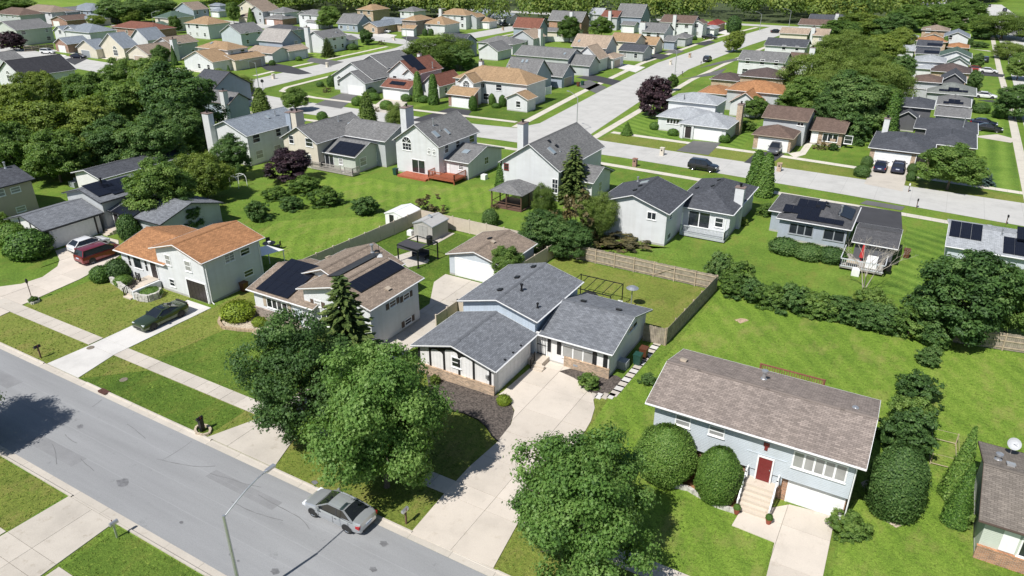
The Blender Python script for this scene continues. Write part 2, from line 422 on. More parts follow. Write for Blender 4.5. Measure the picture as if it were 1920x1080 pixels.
def solar_mat():
    m, n, b = newmat('solar_cell'); tc = N(n, 'TexCoord')
    br = N(n, 'TexBrick'); br.offset = 0.0; n.links.new(tc.outputs['Object'], br.inputs['Vector'])
    br.inputs['Color1'].default_value = (0.006, 0.007, 0.013, 1); br.inputs['Color2'].default_value = (0.008, 0.010, 0.018, 1); br.inputs['Mortar'].default_value = (0.03, 0.033, 0.042, 1)
    br.inputs['Scale'].default_value = 1; br.inputs['Mortar Size'].default_value = 0.006; br.inputs['Brick Width'].default_value = 0.165; br.inputs['Row Height'].default_value = 0.165
    n.links.new(br.outputs[0], b.inputs['Base Color']); b.inputs['Roughness'].default_value = 0.3; b.inputs['Specular IOR Level'].default_value = 0.35
    return m
SOLAR = solar_mat()

class Blk: pass
FOOT = []
class House:
    def __init__(s, name, label, wall, roof, trim=TRIMW, cat='house', rot=0.0, group=None):
        s.root = empty(name, label=label, cat=cat, group=group); s.rot = R(rot); s.O = None
        s.wall, s.roofm, s.trim = wall, roof, trim; s.blocks = []
        c, n = math.cos(s.rot), math.sin(s.rot); s.ex = Vector((c, n, 0)); s.ey = Vector((-n, c, 0))
    def loc(s, v):                    # world -> house frame
        d = v - s.O; return Vector((d.dot(s.ex), d.dot(s.ey), d.z))
    def wld(s, v): return s.O + s.ex * v[0] + s.ey * v[1] + Vector((0, 0, v[2]))
    def blk(s, ze, roof, pitch=0.36, fr=None, fl=None, br=None, bl=None, w=None, d=None, oh=0.4, z0=0.0, wall=None, roofm=None, trim=None, top=True, gab=None, apex=None):
        """one wing: level of the eave, roof form, and seen eave corners (fr, fl, br, bl); w and d in metres where a corner is hidden"""
        b = Blk(); b.oh = oh
        a = fr or fl; P = G(a[0], a[1], ze)
        if w is None: w = abs(along(P, -s.ex if fr else s.ex, fl if fr else br))
        if fl and not fr: P = P + s.ex * w
        if d is None:
            if br: d = abs(along(P, s.ey, br))
            else: d = abs(along(P - s.ex * w, s.ey, bl))
        if s.O is None:
            s.O = Vector((P.x, P.y, 0)); s.root.location = s.O; s.root.rotation_euler = (0, 0, s.rot)
        if apex:          # roof pitch from the seen gable peak
            q = P - s.ex * (w / 2) if roof == 'gy' else P + s.ey * (d / 2)
            lo, hi = ze, ze + 7.0
            for _ in range(40):
                mz = (lo + hi) / 2
                if PJ((q.x, q.y, mz))[1] > apex[1]: lo = mz
                else: hi = mz
            pitch = max(0.2, min(0.85, (lo - ze) / ((w if roof == 'gy' else d) / 2)))
        f = s.loc(P); b.X1, b.Y0 = f.x, f.y; b.X0, b.Y1 = f.x - w, f.y + d
        return s._mk(b, ze, roof, pitch, z0, wall or s.wall, roofm or s.roofm, trim or s.trim, gab)
    def blkm(s, X0, Y0, X1, Y1, ze, roof, pitch=0.36, oh=0.4, z0=0.0, wall=None, roofm=None, trim=None, gab=None):
        b = Blk(); b.oh = oh; b.X0, b.Y0, b.X1, b.Y1 = X0, Y0, X1, Y1
        return s._mk(b, ze, roof, pitch, z0, wall or s.wall, roofm or s.roofm, trim or s.trim, gab)
    def _mk(s, b, ze, roof, pitch, z0, wall, roofm, trim, gab=None):
        oh = b.oh; X0, X1, Y0, Y1 = b.X0, b.X1, b.Y0, b.Y1; W, D = X1 - X0, Y1 - Y0
        b.ze, b.roof, b.pitch, b.z0 = ze, roof, pitch, z0
        b.x0, b.x1, b.y0, b.y1 = X0 + oh, X1 - oh, Y0 + oh, Y1 - oh
        T = 0.14; M = MB(); S = {}
        xm, ym = (X0 + X1) / 2, (Y0 + Y1) / 2
        def slope(key, pts, origin, u, v):
            o = Vector(origin); u = Vector(u).normalized(); v = Vector(v).normalized()
            pts = [Vector(p) for p in pts]
            M.poly(pts, [((p - o).dot(u), (p - o).dot(v)) for p in pts])
            S[key] = (o, u, v, u.cross(v).normalized())
        if roof in ('gx', 'hip') and (roof == 'gx' or W >= D):
            b.zr = ze + D / 2 * pitch; k = D / 2 if roof == 'hip' else 0
        elif roof in ('gy', 'hip'):
            b.zr = ze + W / 2 * pitch; k = W / 2 if roof == 'hip' else 0
        if roof == 'gx' or (roof == 'hip' and W >= D):
            a, c = X0 + k, X1 - k
            slope('f', [(X0, Y0, ze), (X1, Y0, ze), (c, ym, b.zr), (a, ym, b.zr)], (X0, Y0, ze), (1, 0, 0), (0, 1, pitch))
            slope('b', [(X1, Y1, ze), (X0, Y1, ze), (a, ym, b.zr), (c, ym, b.zr)], (X1, Y1, ze), (-1, 0, 0), (0, -1, pitch))
            if roof == 'hip':
                slope('r', [(X1, Y0, ze), (X1, Y1, ze), (c, ym, b.zr)], (X1, Y0, ze), (0, 1, 0), (-1, 0, pitch))
                slope('l', [(X0, Y1, ze), (X0, Y0, ze), (a, ym, b.zr)], (X0, Y1, ze), (0, -1, 0), (1, 0, pitch))
            b.ridge = [(a, ym, b.zr), (c, ym, b.zr)]
            gables = [] if roof == 'hip' else [('l', [(X0, Y1, ze), (X0, ym, b.zr), (X0, Y0, ze)]), ('r', [(X1, Y0, ze), (X1, ym, b.zr), (X1, Y1, ze)])]
            eaves = [((X0, Y0), (X1, Y0)), ((X1, Y1), (X0, Y1))] + ([((X1, Y0), (X1, Y1)), ((X0, Y1), (X0, Y0))] if roof == 'hip' else [])
        elif roof == 'gy' or roof == 'hip':
            a, c = Y0 + k, Y1 - k
            slope('r', [(X1, Y0, ze), (X1, Y1, ze), (xm, c, b.zr), (xm, a, b.zr)], (X1, Y0, ze), (0, 1, 0), (-1, 0, pitch))
            slope('l', [(X0, Y1, ze), (X0, Y0, ze), (xm, a, b.zr), (xm, c, b.zr)], (X0, Y1, ze), (0, -1, 0), (1, 0, pitch))
            if roof == 'hip':
                slope('f', [(X0, Y0, ze), (X1, Y0, ze), (xm, a, b.zr)], (X0, Y0, ze), (1, 0, 0), (0, 1, pitch))
                slope('b', [(X1, Y1, ze), (X0, Y1, ze), (xm, c, b.zr)], (X1, Y1, ze), (-1, 0, 0), (0, -1, pitch))
            b.ridge = [(xm, a, b.zr), (xm, c, b.zr)]
            gables = [] if roof == 'hip' else [('f', [(X0, Y0, ze), (xm, Y0, b.zr), (X1, Y0, ze)]), ('b', [(X1, Y1, ze), (xm, Y1, b.zr), (X0, Y1, ze)])]
            eaves = [((X1, Y0), (X1, Y1)), ((X0, Y1), (X0, Y0))] + ([((X0, Y0), (X1, Y0)), ((X1, Y1), (X0, Y1))] if roof == 'hip' else [])
        elif roof == 'sf':           # lean-to, low at the front
            zb = ze + D * pitch; b.zr = zb
            slope('f', [(X0, Y0, ze), (X1, Y0, ze), (X1, Y1, zb), (X0, Y1, zb)], (X0, Y0, ze), (1, 0, 0), (0, 1, pitch))
            gables = []; eaves = [((X0, Y0), (X1, Y0))]; b.ridge = None
        elif roof == 'sr':           # lean-to, low on the right
            zb = ze + W * pitch; b.zr = zb
            slope('r', [(X1, Y0, ze), (X1, Y1, ze), (X0, Y1, zb), (X0, Y0, zb)], (X1, Y0, ze), (0, 1, 0), (-1, 0, pitch))
            gables = []; eaves = [((X1, Y0), (X1, Y1))]; b.ridge = None
        # underside and edge of the roof slab
        top = list(M.f); tv = list(M.v)
        for q in top: M.poly([(tv[i][0], tv[i][1], tv[i][2] - T) for i in q][::-1])
        edges = {}
        for q in top:
            for i in range(len(q)):
                p1, p2 = tv[q[i]], tv[q[(i + 1) % len(q)]]
                e = (tuple(round(t, 4) for t in p1), tuple(round(t, 4) for t in p2))
                edges[e] = (p1, p2)
        tr = MB()
        for e, (p1, p2) in edges.items():
            if (e[1], e[0]) in edges: continue
            M.poly([(p1[0], p1[1], p1[2] - T), (p2[0], p2[1], p2[2] - T), p2, p1])
            # fascia or barge board just outside the slab edge
            dx, dy = p2[0] - p1[0], p2[1] - p1[1]; L = math.hypot(dx, dy)
            if L < 1e-4: continue
            nx, ny = dy / L, -dx / L; g = 0.015; hh = 0.07
            o1 = (p1[0] + nx * g, p1[1] + ny * g); o2 = (p2[0] + nx * g, p2[1] + ny * g)
            za, zb_ = 0.012, -hh
            tr.poly([(*o1, p1[2] + zb_), (*o2, p2[2] + zb_), (*o2, p2[2] + za), (*o1, p1[2] + za)])
            tr.poly([(*o1, p1[2] + za), (*o2, p2[2] + za), (p2[0] - nx * 0.015, p2[1] - ny * 0.015, p2[2] + za + 0.004), (p1[0] - nx * 0.015, p1[1] - ny * 0.015, p1[2] + za + 0.004)])
            tr.poly([(p1[0] - nx * oh, p1[1] - ny * oh, p1[2] + zb_), (p2[0] - nx * oh, p2[1] - ny * oh, p2[2] + zb_), (*o2, p2[2] + zb_), (*o1, p1[2] + zb_)])
        b.robj = M.build('roof', roofm, s.root)
        b.tobj = tr.build('roof_trim', trim, b.robj)
        if b.ridge and (Vector(b.ridge[0]) - Vector(b.ridge[1])).length > 0.3:
            rc = MB(); p, q = Vector(b.ridge[0]), Vector(b.ridge[1]); dd = (q - p).normalized(); sd_ = Vector((-dd.y, dd.x, 0)) * 0.16
            up = Vector((0, 0, 0.035)); dn = Vector((0, 0, -0.16 * pitch + 0.03))
            rc.poly([p - sd_ + dn, q - sd_ + dn, q + up, p + up], [(0, 0), (1, 0), (1, .2), (0, .2)]); rc.poly([p + up, q + up, q + sd_ + dn, p + sd_ + dn], [(0, 0), (1, 0), (1, .2), (0, .2)])
            rc.build('ridge_cap', roofm, b.robj)
        # walls
        wm = MB(); x0, x1, y0, y1 = b.x0, b.x1, b.y0, b.y1
        zt = ze + oh * pitch - T - 0.01
        def top_at(x, y):
            if roof in ('gx',): return ze + (D / 2 - abs(y - ym)) * pitch - T - 0.01
            if roof in ('gy',): return ze + (W / 2 - abs(x - xm)) * pitch - T - 0.01
            if roof == 'sf': return ze + (y - Y0) * pitch - T - 0.01
            if roof == 'sr': return ze + (X1 - x) * pitch - T - 0.01
            return zt
        b.top_at = top_at
        corners = [(x0, y0), (x1, y0), (x1, y1), (x0, y1)]; gm = MB()
        for i in range(4):
            p, q = corners[i], corners[(i + 1) % 4]; sidek = 'frbl'[i]
            pts = [(p[0], p[1], z0), (q[0], q[1], z0), (q[0], q[1], top_at(*q))]
            gp = None
            if (roof == 'gx' and sidek in 'rl') or (roof == 'gy' and sidek in 'fb'):
                mx, my = (p[0] + q[0]) / 2, (p[1] + q[1]) / 2
                if gab: gp = [(q[0], q[1], top_at(*q)), (mx, my, top_at(mx, my)), (p[0], p[1], top_at(*p))]
                else: pts.append((mx, my, top_at(mx, my)))
            pts.append((p[0], p[1], top_at(*p)))
            L = math.hypot(q[0] - p[0], q[1] - p[1])
            wm.poly(pts, [(((t[0] - p[0]) * (q[0] - p[0]) + (t[1] - p[1]) * (q[1] - p[1])) / L, t[2]) for t in pts])
            if gp: gm.poly(gp, [(((t[0] - p[0]) * (q[0] - p[0]) + (t[1] - p[1]) * (q[1] - p[1])) / L, t[2]) for t in gp])
        b.wobj = wm.build('wall', wall, s.root)
        if gab: gm.build('gable', gab, s.root)
        if z0 < 0.01:      # poured footing showing under the siding
            fd = MB(); fd.box(x0 - 0.015, y0 - 0.015, -0.2, x1 + 0.015, y1 + 0.015, 0.22); fd.build('foundation', FOUND, s.root)
        if eaves and roof != 'sr':           # gutters along the front and side eaves
            gt = MB()
            for (p, q) in eaves[:1] + eaves[2:3]:
                dx, dy = q[0] - p[0], q[1] - p[1]; L = math.hypot(dx, dy); nx, ny = dy / L, -dx / L
                a_ = (p[0] + nx * 0.06, p[1] + ny * 0.06, ze - 0.03); c_ = (q[0] + nx * 0.06, q[1] + ny * 0.06, ze - 0.03)
                gt.bar(a_, c_, 0.06, 0.06)
            gt.build('gutter', trim, s.root)
        b.S = S; s.blocks.append(b); c = s.wld(((X0 + X1) / 2, (Y0 + Y1) / 2, 0)); FOOT.append((c.x, c.y, W / 2, D / 2)); return b
    # --- placing on walls and roof slopes by sight
    def wallpt(s, b, side, px, py, off=0.0):
        if side == 'f': p, n = Vector((0, b.y0 - off, 0)), Vector((0, -1, 0))
        elif side == 'b': p, n = Vector((0, b.y1 + off, 0)), Vector((0, 1, 0))
        elif side == 'r': p, n = Vector((b.x1 + off, 0, 0)), Vector((1, 0, 0))
        else: p, n = Vector((b.x0 - off, 0, 0)), Vector((-1, 0, 0))
        r = ray(px, py); rl = Vector((r.dot(s.ex), r.dot(s.ey), r.z)); e = s.loc(EYE)
        t = (p - e).dot(n) / rl.dot(n); return e + rl * t
    def slopept(s, b, k, px, py):
        o, u, v, n = b.S[k]; r = ray(px, py); rl = Vector((r.dot(s.ex), r.dot(s.ey), r.z)); e = s.loc(EYE)
        return e + rl * ((o - e).dot(n) / rl.dot(n))
    def pick(s, b, k, px, py):
        """the slope that really shows at the photo point"""
        for c in [k] + [c for c in b.S if c != k]:
            p = s.slopept(b, c, px, py)
            if b.X0 - .1 < p.x < b.X1 + .1 and b.Y0 - .1 < p.y < b.Y1 + .1:
                if all(o.z - ((p - o).x * n.x + (p - o).y * n.y) / n.z > p.z - 0.03 for o, u, v, n in b.S.values()): return c
        return None
    RZ = {'f': 0.0, 'r': math.pi / 2, 'b': math.pi, 'l': -math.pi / 2}
    def rect(s, b, side, x0, y0, x1, y1):
        """centre of the base, width and height of a seen rectangle (two opposite corners in the photo) on a wall"""
        p, q = s.wallpt(b, side, x0, y0), s.wallpt(b, side, x1, y1)
        w_ = abs(p.x - q.x) if side in 'fb' else abs(p.y - q.y); h_ = abs(p.z - q.z)
        return Vector(((p.x + q.x) / 2, (p.y + q.y) / 2, min(p.z, q.z))), w_, h_
    def atm(s, b, side, u, z):
        if side == 'f': return Vector((b.x0 + u, b.y0, z))
        if side == 'r': return Vector((b.x1, b.y0 + u, z))
        if side == 'l': return Vector((b.x0, b.y1 - u, z))
        return Vector((b.x1 - u, b.y1, z))
    def _win(s, side, c, w_, h_, style, shut=None, blind=None, trim=None):
        fm, gm_, bm_ = win_mesh(w_, h_, style, trim or TRIMW) if style != 'arch' else arch_mesh(w_, trim or TRIMW)
        o = link('window', fm, s.root, c, s.RZ[side])
        use = (random.random() < 0.3) if blind is None else blind
        link('pane', bm_ if use else gm_, o)
        if shut:
            for k in (-1, 1):
                m = MB(); m.box(-0.2, -0.05, -0.05, 0.2, -0.005, h_ + 0.05)
                for i in range(6): m.box(-0.15, -0.06, h_ * i / 6 + 0.02, 0.15, -0.05, h_ * (i + 1) / 6 - 0.03)
                link('shutter', m.mesh('shutter', shut), o, (k * (w_ / 2 + 0.32), 0, 0))
        return o
    def win(s, b, side, x0, y0, x1, y1, style='dh', shut=None, blind=None, trim=None):
        c, w_, h_ = s.rect(b, side, x0, y0, x1, y1); return s._win(side, c, max(.4, min(w_, 6)), max(.4, min(h_, 3)), style, shut, blind, trim)
    def winm(s, b, side, u, z, w_, h_, style='dh', shut=None, blind=None, trim=None): return s._win(side, s.atm(b, side, u, z), w_, h_, style, shut, blind, trim)
    def _gar(s, side, c, w_, h_, mat):
        a, f = garage_mesh(w_, h_, mat); o = link('garage_door', a, s.root, c, s.RZ[side]); link('door_frame', f, o); return o
    def gar(s, b, side, x0, y0, x1, y1, mat=DOORW):
        c, w_, h_ = s.rect(b, side, x0, y0, x1, y1); c.z = 0.02; return s._gar(side, c, w_, 2.15, mat)
    def garm(s, b, side, u, w_=4.9, h_=2.15, mat=DOORW): return s._gar(side, s.atm(b, side, u, 0.02), w_, h_, mat)
    def door(s, b, side, u, z=0.15, mat=DOORW, w_=0.95, h_=2.05):
        m, f, k = door_mesh(mat, w_, h_); o = link('door', m, s.root, s.atm(b, side, u, z), s.RZ[side]); link('door_frame', f, o); link('door_handle', k, o); return o
    def doorp(s, b, side, px, py, z=0.15, mat=DOORW, w_=0.95, h_=2.05):
        c = s.wallpt(b, side, px, py); c.z = z
        m, f, k = door_mesh(mat, w_, h_); o = link('door', m, s.root, c, s.RZ[side]); link('door_frame', f, o); link('door_handle', k, o); return o
    def slope_frame(s, b, k, p, lift=0.0):
        o, u, v, n = b.S[k]; M = Matrix((u, v, n)).transposed().to_4x4(); M.translation = p + n * lift; return M
    def solar(s, b, k, px, py, nu, nv, pw=1.02, ph=1.66, gap=0.025, du=0.0, dv=0.0, skip=()):
        """array whose lower left corner (seen facing the slope) stands at the photo point"""
        p = s.slopept(b, k, px, py); o, u, v, n = b.S[k]; me = panel_mesh(pw, ph)
        for i in range(nu):
            for j in range(nv):
                if (i, j) in skip: continue
                q = p + u * (du + i * (pw + gap)) + v * (dv + j * (ph + gap))
                ob = link('solar_panel', me, s.root); ob.matrix_local = s.slope_frame(b, k, q, 0.09)
    def skylight(s, b, k, px, py, w_=0.7, h_=1.1):
        k = s.pick(b, k, px, py)
        if k is None: return None
        p = s.slopept(b, k, px, py); f = MB(); f.box(-w_ / 2, -h_ / 2, 0, w_ / 2, h_ / 2, 0.14)
        o = f.build('skylight', TRIMG, s.root); o.matrix_local = s.slope_frame(b, k, p, 0.0)
        g = MB(); g.box(-w_ / 2 + 0.06, -h_ / 2 + 0.06, 0.13, w_ / 2 - 0.06, h_ / 2 - 0.06, 0.16); g.build('pane', SKYGL, o)
    def pipe(s, b, k, px, py, h=0.5, r=0.07, mat=None, cap=False):
        k = s.pick(b, k, px, py)
        if k is None: return None
        p = s.slopept(b, k, px, py); m = MB(); m.lathe([(r * 2.2, -0.12), (r * 1.6, 0.06), (r, 0.08), (r, h)] + ([(r * 1.7, h), (r * 1.7, h + 0.12), (0, h + 0.18)] if cap else [(0, h)]), (0, 0, 0), 10)
        o = m.build('vent_pipe', mat or METAL, s.root); o.location = p; return o
    def boxvent(s, b, k, px, py, mat=None):
        k = s.pick(b, k, px, py)
        if k is None: return None
        p = s.slopept(b, k, px, py); m = MB(); m.box(-0.2, -0.2, 0, 0.2, 0.2, 0.1); m.box(-0.24, -0.26, 0.1, 0.24, 0.2, 0.16)
        o = m.build('roof_vent', mat or DARKM, s.root); o.matrix_local = s.slope_frame(b, k, p); return o
    def chim(s, x, y, z1, w_=0.9, d_=0.9, mat=None, z0=0.0, cap=True):
        """chimney with its foot at (x, y) of the house frame"""
        m = MB(); m.box(x - w_ / 2, y - d_ / 2, z0, x + w_ / 2, y + d_ / 2, z1); o = m.build('chimney', mat or s.wall, s.root)
        if cap:
            k = MB(); k.box(x - w_ / 2 - 0.08, y - d_ / 2 - 0.08, z1, x + w_ / 2 + 0.08, y + d_ / 2 + 0.08, z1 + 0.1); k.build('chimney_cap', UMB_CAP, o)
            f = MB(); f.lathe([(0.14, 0), (0.14, 0.35), (0.22, 0.36), (0.22, 0.45), (0, 0.5)], (x, y, z1 + 0.1), 10); f.build('flue', DARKM, o)
        return o
    def chimp(s, b, side, px, py, h=1.2, w_=1.5, d_=0.7, mat=None):
        """chimney standing against a wall; photo point = middle of its top front edge, top given as height above the ridge"""
        z1 = b.zr + h; P = G(px, py, z1); l = s.loc(P); return s.chim(l.x, l.y + d_ / 2, z1, w_, d_, mat)
    def autowin(s, b, sides='fr', rows=None, shut=None, style='dh', seed=0):
        rnd = random.Random(seed + len(s.blocks) * 7 + int(abs(s.O.x) * 10))
        if rows is None: rows = [0.95] if b.ze < 3.6 else [0.95, 3.6]
        for sd_ in sides:
            L = (b.x1 - b.x0) if sd_ in 'fb' else (b.y1 - b.y0)
            n = max(1, int(L / 3.4))
            for z in rows:
                if z < b.z0: continue
                for i in range(n):
                    if rnd.random() < 0.22: continue
                    u = L * (i + 0.5) / n + rnd.uniform(-0.4, 0.4)
                    if u < 0.9 or u > L - 0.9: continue
                    s.winm(b, sd_, u, z, rnd.choice([0.9, 1.0, 1.4]), 1.25, style, shut)
FOUND = concrete('footing_concrete', (0.42, 0.41, 0.39)); SKYGL = plain('skylight_glass', (0.25, 0.30, 0.33), 0.08, 0, 0.1, 1, 0.9); UMB_CAP = plain('chimney_cap_metal', (0.22, 0.16, 0.14), 0.6)
def thing(name, mb, mat, label, cat, loc, rz=0.0, group=None):
    o = mb.build(name, mat, None, loc, rz); return tag(o, label, cat, group)
# ------------------------------------------------------------------ ground, streets, pavements, driveways, lawns
TURF = grass('turf', (0.076, 0.138, 0.022), (0.130, 0.215, 0.034), (0.190, 0.280, 0.052), 0.5)
OLIVE = grass('dry_turf', (0.108, 0.148, 0.030), (0.168, 0.208, 0.044), (0.225, 0.250, 0.065), 0.6, drycol=(0.29, 0.235, 0.085))
LUSH = grass('lush_turf', (0.052, 0.100, 0.016), (0.090, 0.155, 0.024), (0.136, 0.208, 0.036), 0.3)
BAND = grass('banded_turf', (0.070, 0.138, 0.022), (0.124, 0.214, 0.034), (0.188, 0.29, 0.054), 0.15, 0.085, R(0), 1.5)
BANDY = grass('banded_turf_across', (0.070, 0.138, 0.022), (0.124, 0.214, 0.034), (0.188, 0.29, 0.054), 0.15, 0.08, R(62), 1.0)
MEADOW = grass('meadow', (0.100, 0.178, 0.026), (0.160, 0.256, 0.038), (0.215, 0.305, 0.055), 0.6, 0.045, R(38), 0.85, drycol=(0.31, 0.285, 0.095))
PAVE = concrete('old_concrete', (0.50, 0.455, 0.395)); PAVEN = concrete('new_concrete', (0.60, 0.58, 0.55), 0, 0.3); DRIVEC = concrete('drive_concrete', (0.56, 0.50, 0.43), 0, 0.6)
JOINT = plain('joint_dirt', (0.22, 0.20, 0.15), 0.95, 0, 0.4, 6)
ROADC = concrete('street_concrete', (0.50, 0.49, 0.465), 4.5, 0.5); WALKC = concrete('walk_concrete', (0.58, 0.54, 0.46), 1.5, 0.4)
ASPH = asphalt('street_asphalt', (0.275, 0.278, 0.282), (0.12, 1.3, 1)); ASPD = asphalt('drive_asphalt', (0.055, 0.055, 0.06)); ASPG = asphalt('old_drive_asphalt', (0.13, 0.128, 0.125))
MULCH = plain('dark_mulch', (0.085, 0.070, 0.060), 0.95, 0, 0.75, 7); MULCHR = plain('bark_mulch', (0.26, 0.13, 0.06), 0.95, 0, 0.5, 6); GRAVEL = plain('pale_gravel', (0.45, 0.38, 0.29), 0.95, 0, 0.5, 9)
CRACK = plain('crack_sealer', (0.15, 0.15, 0.152), .7); STONE = plain('wall_stone', (0.48, 0.46, 0.42), 0.9, 0, 0.35, 4)

HARD = []
def sheet(name, pts, z, mat, kind='structure', parent=None, thick=None):
    m = MB()
    if name != 'lawn': HARD.append(list(pts))
    if thick: m.prism(pts, z - thick, z)
    else:
        a = sum(pts[i][0] * pts[(i + 1) % len(pts)][1] - pts[(i + 1) % len(pts)][0] * pts[i][1] for i in range(len(pts)))
        if a < 0: pts = pts[::-1]
        m.poly([(p[0], p[1], z) for p in pts])
    o = m.build(name, mat, parent)
    if parent is None: o['kind'] = kind
    return o
def gp(px): return [tuple(G(*p)[:2]) for p in px]          # photo outline -> ground outline
def clip(poly, a, b, c):
    """keep the side a*x+b*y<=c"""
    out = []
    for i in range(len(poly)):
        p, q = poly[i], poly[(i + 1) % len(poly)]; fp, fq = a * p[0] + b * p[1] - c, a * q[0] + b * q[1] - c
        if fp <= 0: out.append(p)
        if (fp < 0 < fq) or (fq < 0 < fp):
            t = fp / (fp - fq); out.append((p[0] + (q[0] - p[0]) * t, p[1] + (q[1] - p[1]) * t))
    return out
def area(p): return abs(sum(p[i][0] * p[(i + 1) % len(p)][1] - p[(i + 1) % len(p)][0] * p[i][1] for i in range(len(p)))) / 2
def slabs(name, poly, xs, ys, mat, z=0.06, gap=0.012, base=None, kind='structure'):
    """poured in bays: every bay a slab of its own over a dirty joint bed"""
    r = sheet(name, poly, 0.022, JOINT)
    for i in range(len(xs) - 1):
        for j in range(len(ys) - 1):
            p = poly
            for a, b, c in ((-1, 0, -(xs[i] + gap)), (1, 0, xs[i + 1] - gap), (0, -1, -(ys[j] + gap)), (0, 1, ys[j + 1] - gap)):
                p = clip(p, a, b, c)
                if len(p) < 3: break
            if len(p) < 3 or area(p) < 0.06: continue
            m = MB(); zz = z + random.uniform(-0.006, 0.006); m.prism(p, 0.0, zz); m.build('slab', mat, r)
    return r
def frange(a, b, s):
    n = max(1, int(round((b - a) / s))); return [a + (b - a) * i / n for i in range(n + 1)]

gm = MB(); gm.poly([(-1500, -300, 0), (900, -300, 0), (900, 2200, 0), (-1500, 2200, 0)])
gr = gm.build('ground', TURF); gr['kind'] = 'structure'

# near street: asphalt, gutter pans and kerbs
sheet('street', [(-150, 18.05), (60, 18.05), (60, 25.55), (-150, 25.55)], 0.012, ASPH)
for pts in ([(-52, 19.2), (-46.5, 19.25), (-46.4, 20.3), (-51.9, 20.25)], [(-37.6, 23.2), (-31.2, 23.15), (-31.1, 24.0), (-37.5, 24.05)], [(-66, 22.4), (-60.5, 22.35), (-60.4, 23.6), (-66, 23.65)]): sheet('road_patch', pts, 0.0155, asphalt('patch_asphalt', (0.235, 0.236, 0.24)))
rc_ = random.Random(12)
for k in range(15):      # sealed cracks wandering over the asphalt
    x, y = rc_.uniform(-72, -8), rc_.uniform(18.4, 25.2); a = rc_.choice([0, 0, 1.57]) + rc_.uniform(-.3, .3); L_, R2 = [], []
    for q in range(rc_.randint(6, 18)):
        wdt = rc_.uniform(.012, .03); L_.append((x - math.sin(a) * wdt, y + math.cos(a) * wdt)); R2.append((x + math.sin(a) * wdt, y - math.cos(a) * wdt)); a += rc_.uniform(-.12, .12); x += .35 * math.cos(a); y += .35 * math.sin(a)
        if not 18.2 < y < 25.4: break
    if len(L_) > 3: sheet('road_crack', L_ + R2[::-1], 0.017 + k * 2e-5, CRACK)
for k, (px, py, r_) in enumerate(((516, 1072, .3), (432, 1040, .12), (447, 1052, .1), (230, 905, .5), (590, 905, .25), (720, 1020, .3), (700, 1068, .25), (340, 980, .15), (150, 800, .3))):
    c = G(px, py); sheet('oil_stain', [(c.x + r_ * (1 + .25 * math.sin(3 * q + k)) * math.cos(q * .55), c.y + .7 * r_ * (1 + .2 * math.cos(2 * q)) * math.sin(q * .55)) for q in range(11)], 0.0185 + k * 1e-4, plain('oil_stain', (0.16, 0.16, 0.165), .7, 0, .3, 3))
DROPS = [(-84, -74), (-61.8, -56.9), (-40.9, -34.2), (-22.6, -16.0), (-2.9, 0.9)]
for nm, ya, yb, yk in (('kerb', 25.55, 26.0, 26.15), ('kerb', 17.55, 18.05, 17.4)):
    k = empty(nm); k['kind'] = 'structure'
    for i, x in enumerate(frange(-150, 60, 3.05)[:-1]):
        x2 = x + 3.05 - 0.02; far = nm == 'kerb' and ya > 20
        low = any(a - 0.5 < (x + x2) / 2 < b + 0.5 for a, b in DROPS) if far else (-44 < (x + x2) / 2 < -38.5)
        h = 0.045 if low else 0.115; m = MB(); dz = random.uniform(-0.004, 0.004)
        if far:
            pr = [(25.55, 0.018), (25.98, 0.03), (26.0, h - 0.02), (26.03, h), (26.15, h)]
        else: pr = [(18.05, 0.018), (17.58, 0.03), (17.56, h - 0.02), (17.53, h), (17.40, h)]
        for a in range(len(pr) - 1):
            q = [(x, pr[a][0], pr[a][1] + dz), (x2, pr[a][0], pr[a][1] + dz), (x2, pr[a + 1][0], pr[a + 1][1] + dz), (x, pr[a + 1][0], pr[a + 1][1] + dz)]
            m.poly(q if far else q[::-1])
        ly = pr[-1][0]; q = [(x, ly, h + dz), (x2, ly, h + dz), (x2, ly, 0), (x, ly, 0)]; m.poly(q if far else q[::-1])
        m.build('kerb_section', PAVE, k)
# far-side pavement in bays
for a, b in ((-150, -61.5), (-57.85, -39.6), (-36.0, -22.3), (-16.9, -2.6), (0.5, 60)):
    slabs('sidewalk', [(a, 29.95), (b, 29.95), (b, 31.35), (a, 31.35)], frange(a, b, 1.5), [29.95, 31.35], PAVE, 0.05)
slabs('sidewalk', [(-80, 12.3), (-44, 12.3), (-44, 13.6), (-80, 13.6)], frange(-80, -44, 1.5), [12.3, 13.6], PAVE, 0.05)
slabs('sidewalk', [(-38.4, 12.3), (0, 12.3), (0, 13.6), (-38.4, 13.6)], frange(-38.4, 0, 1.5), [12.3, 13.6], PAVE, 0.05)
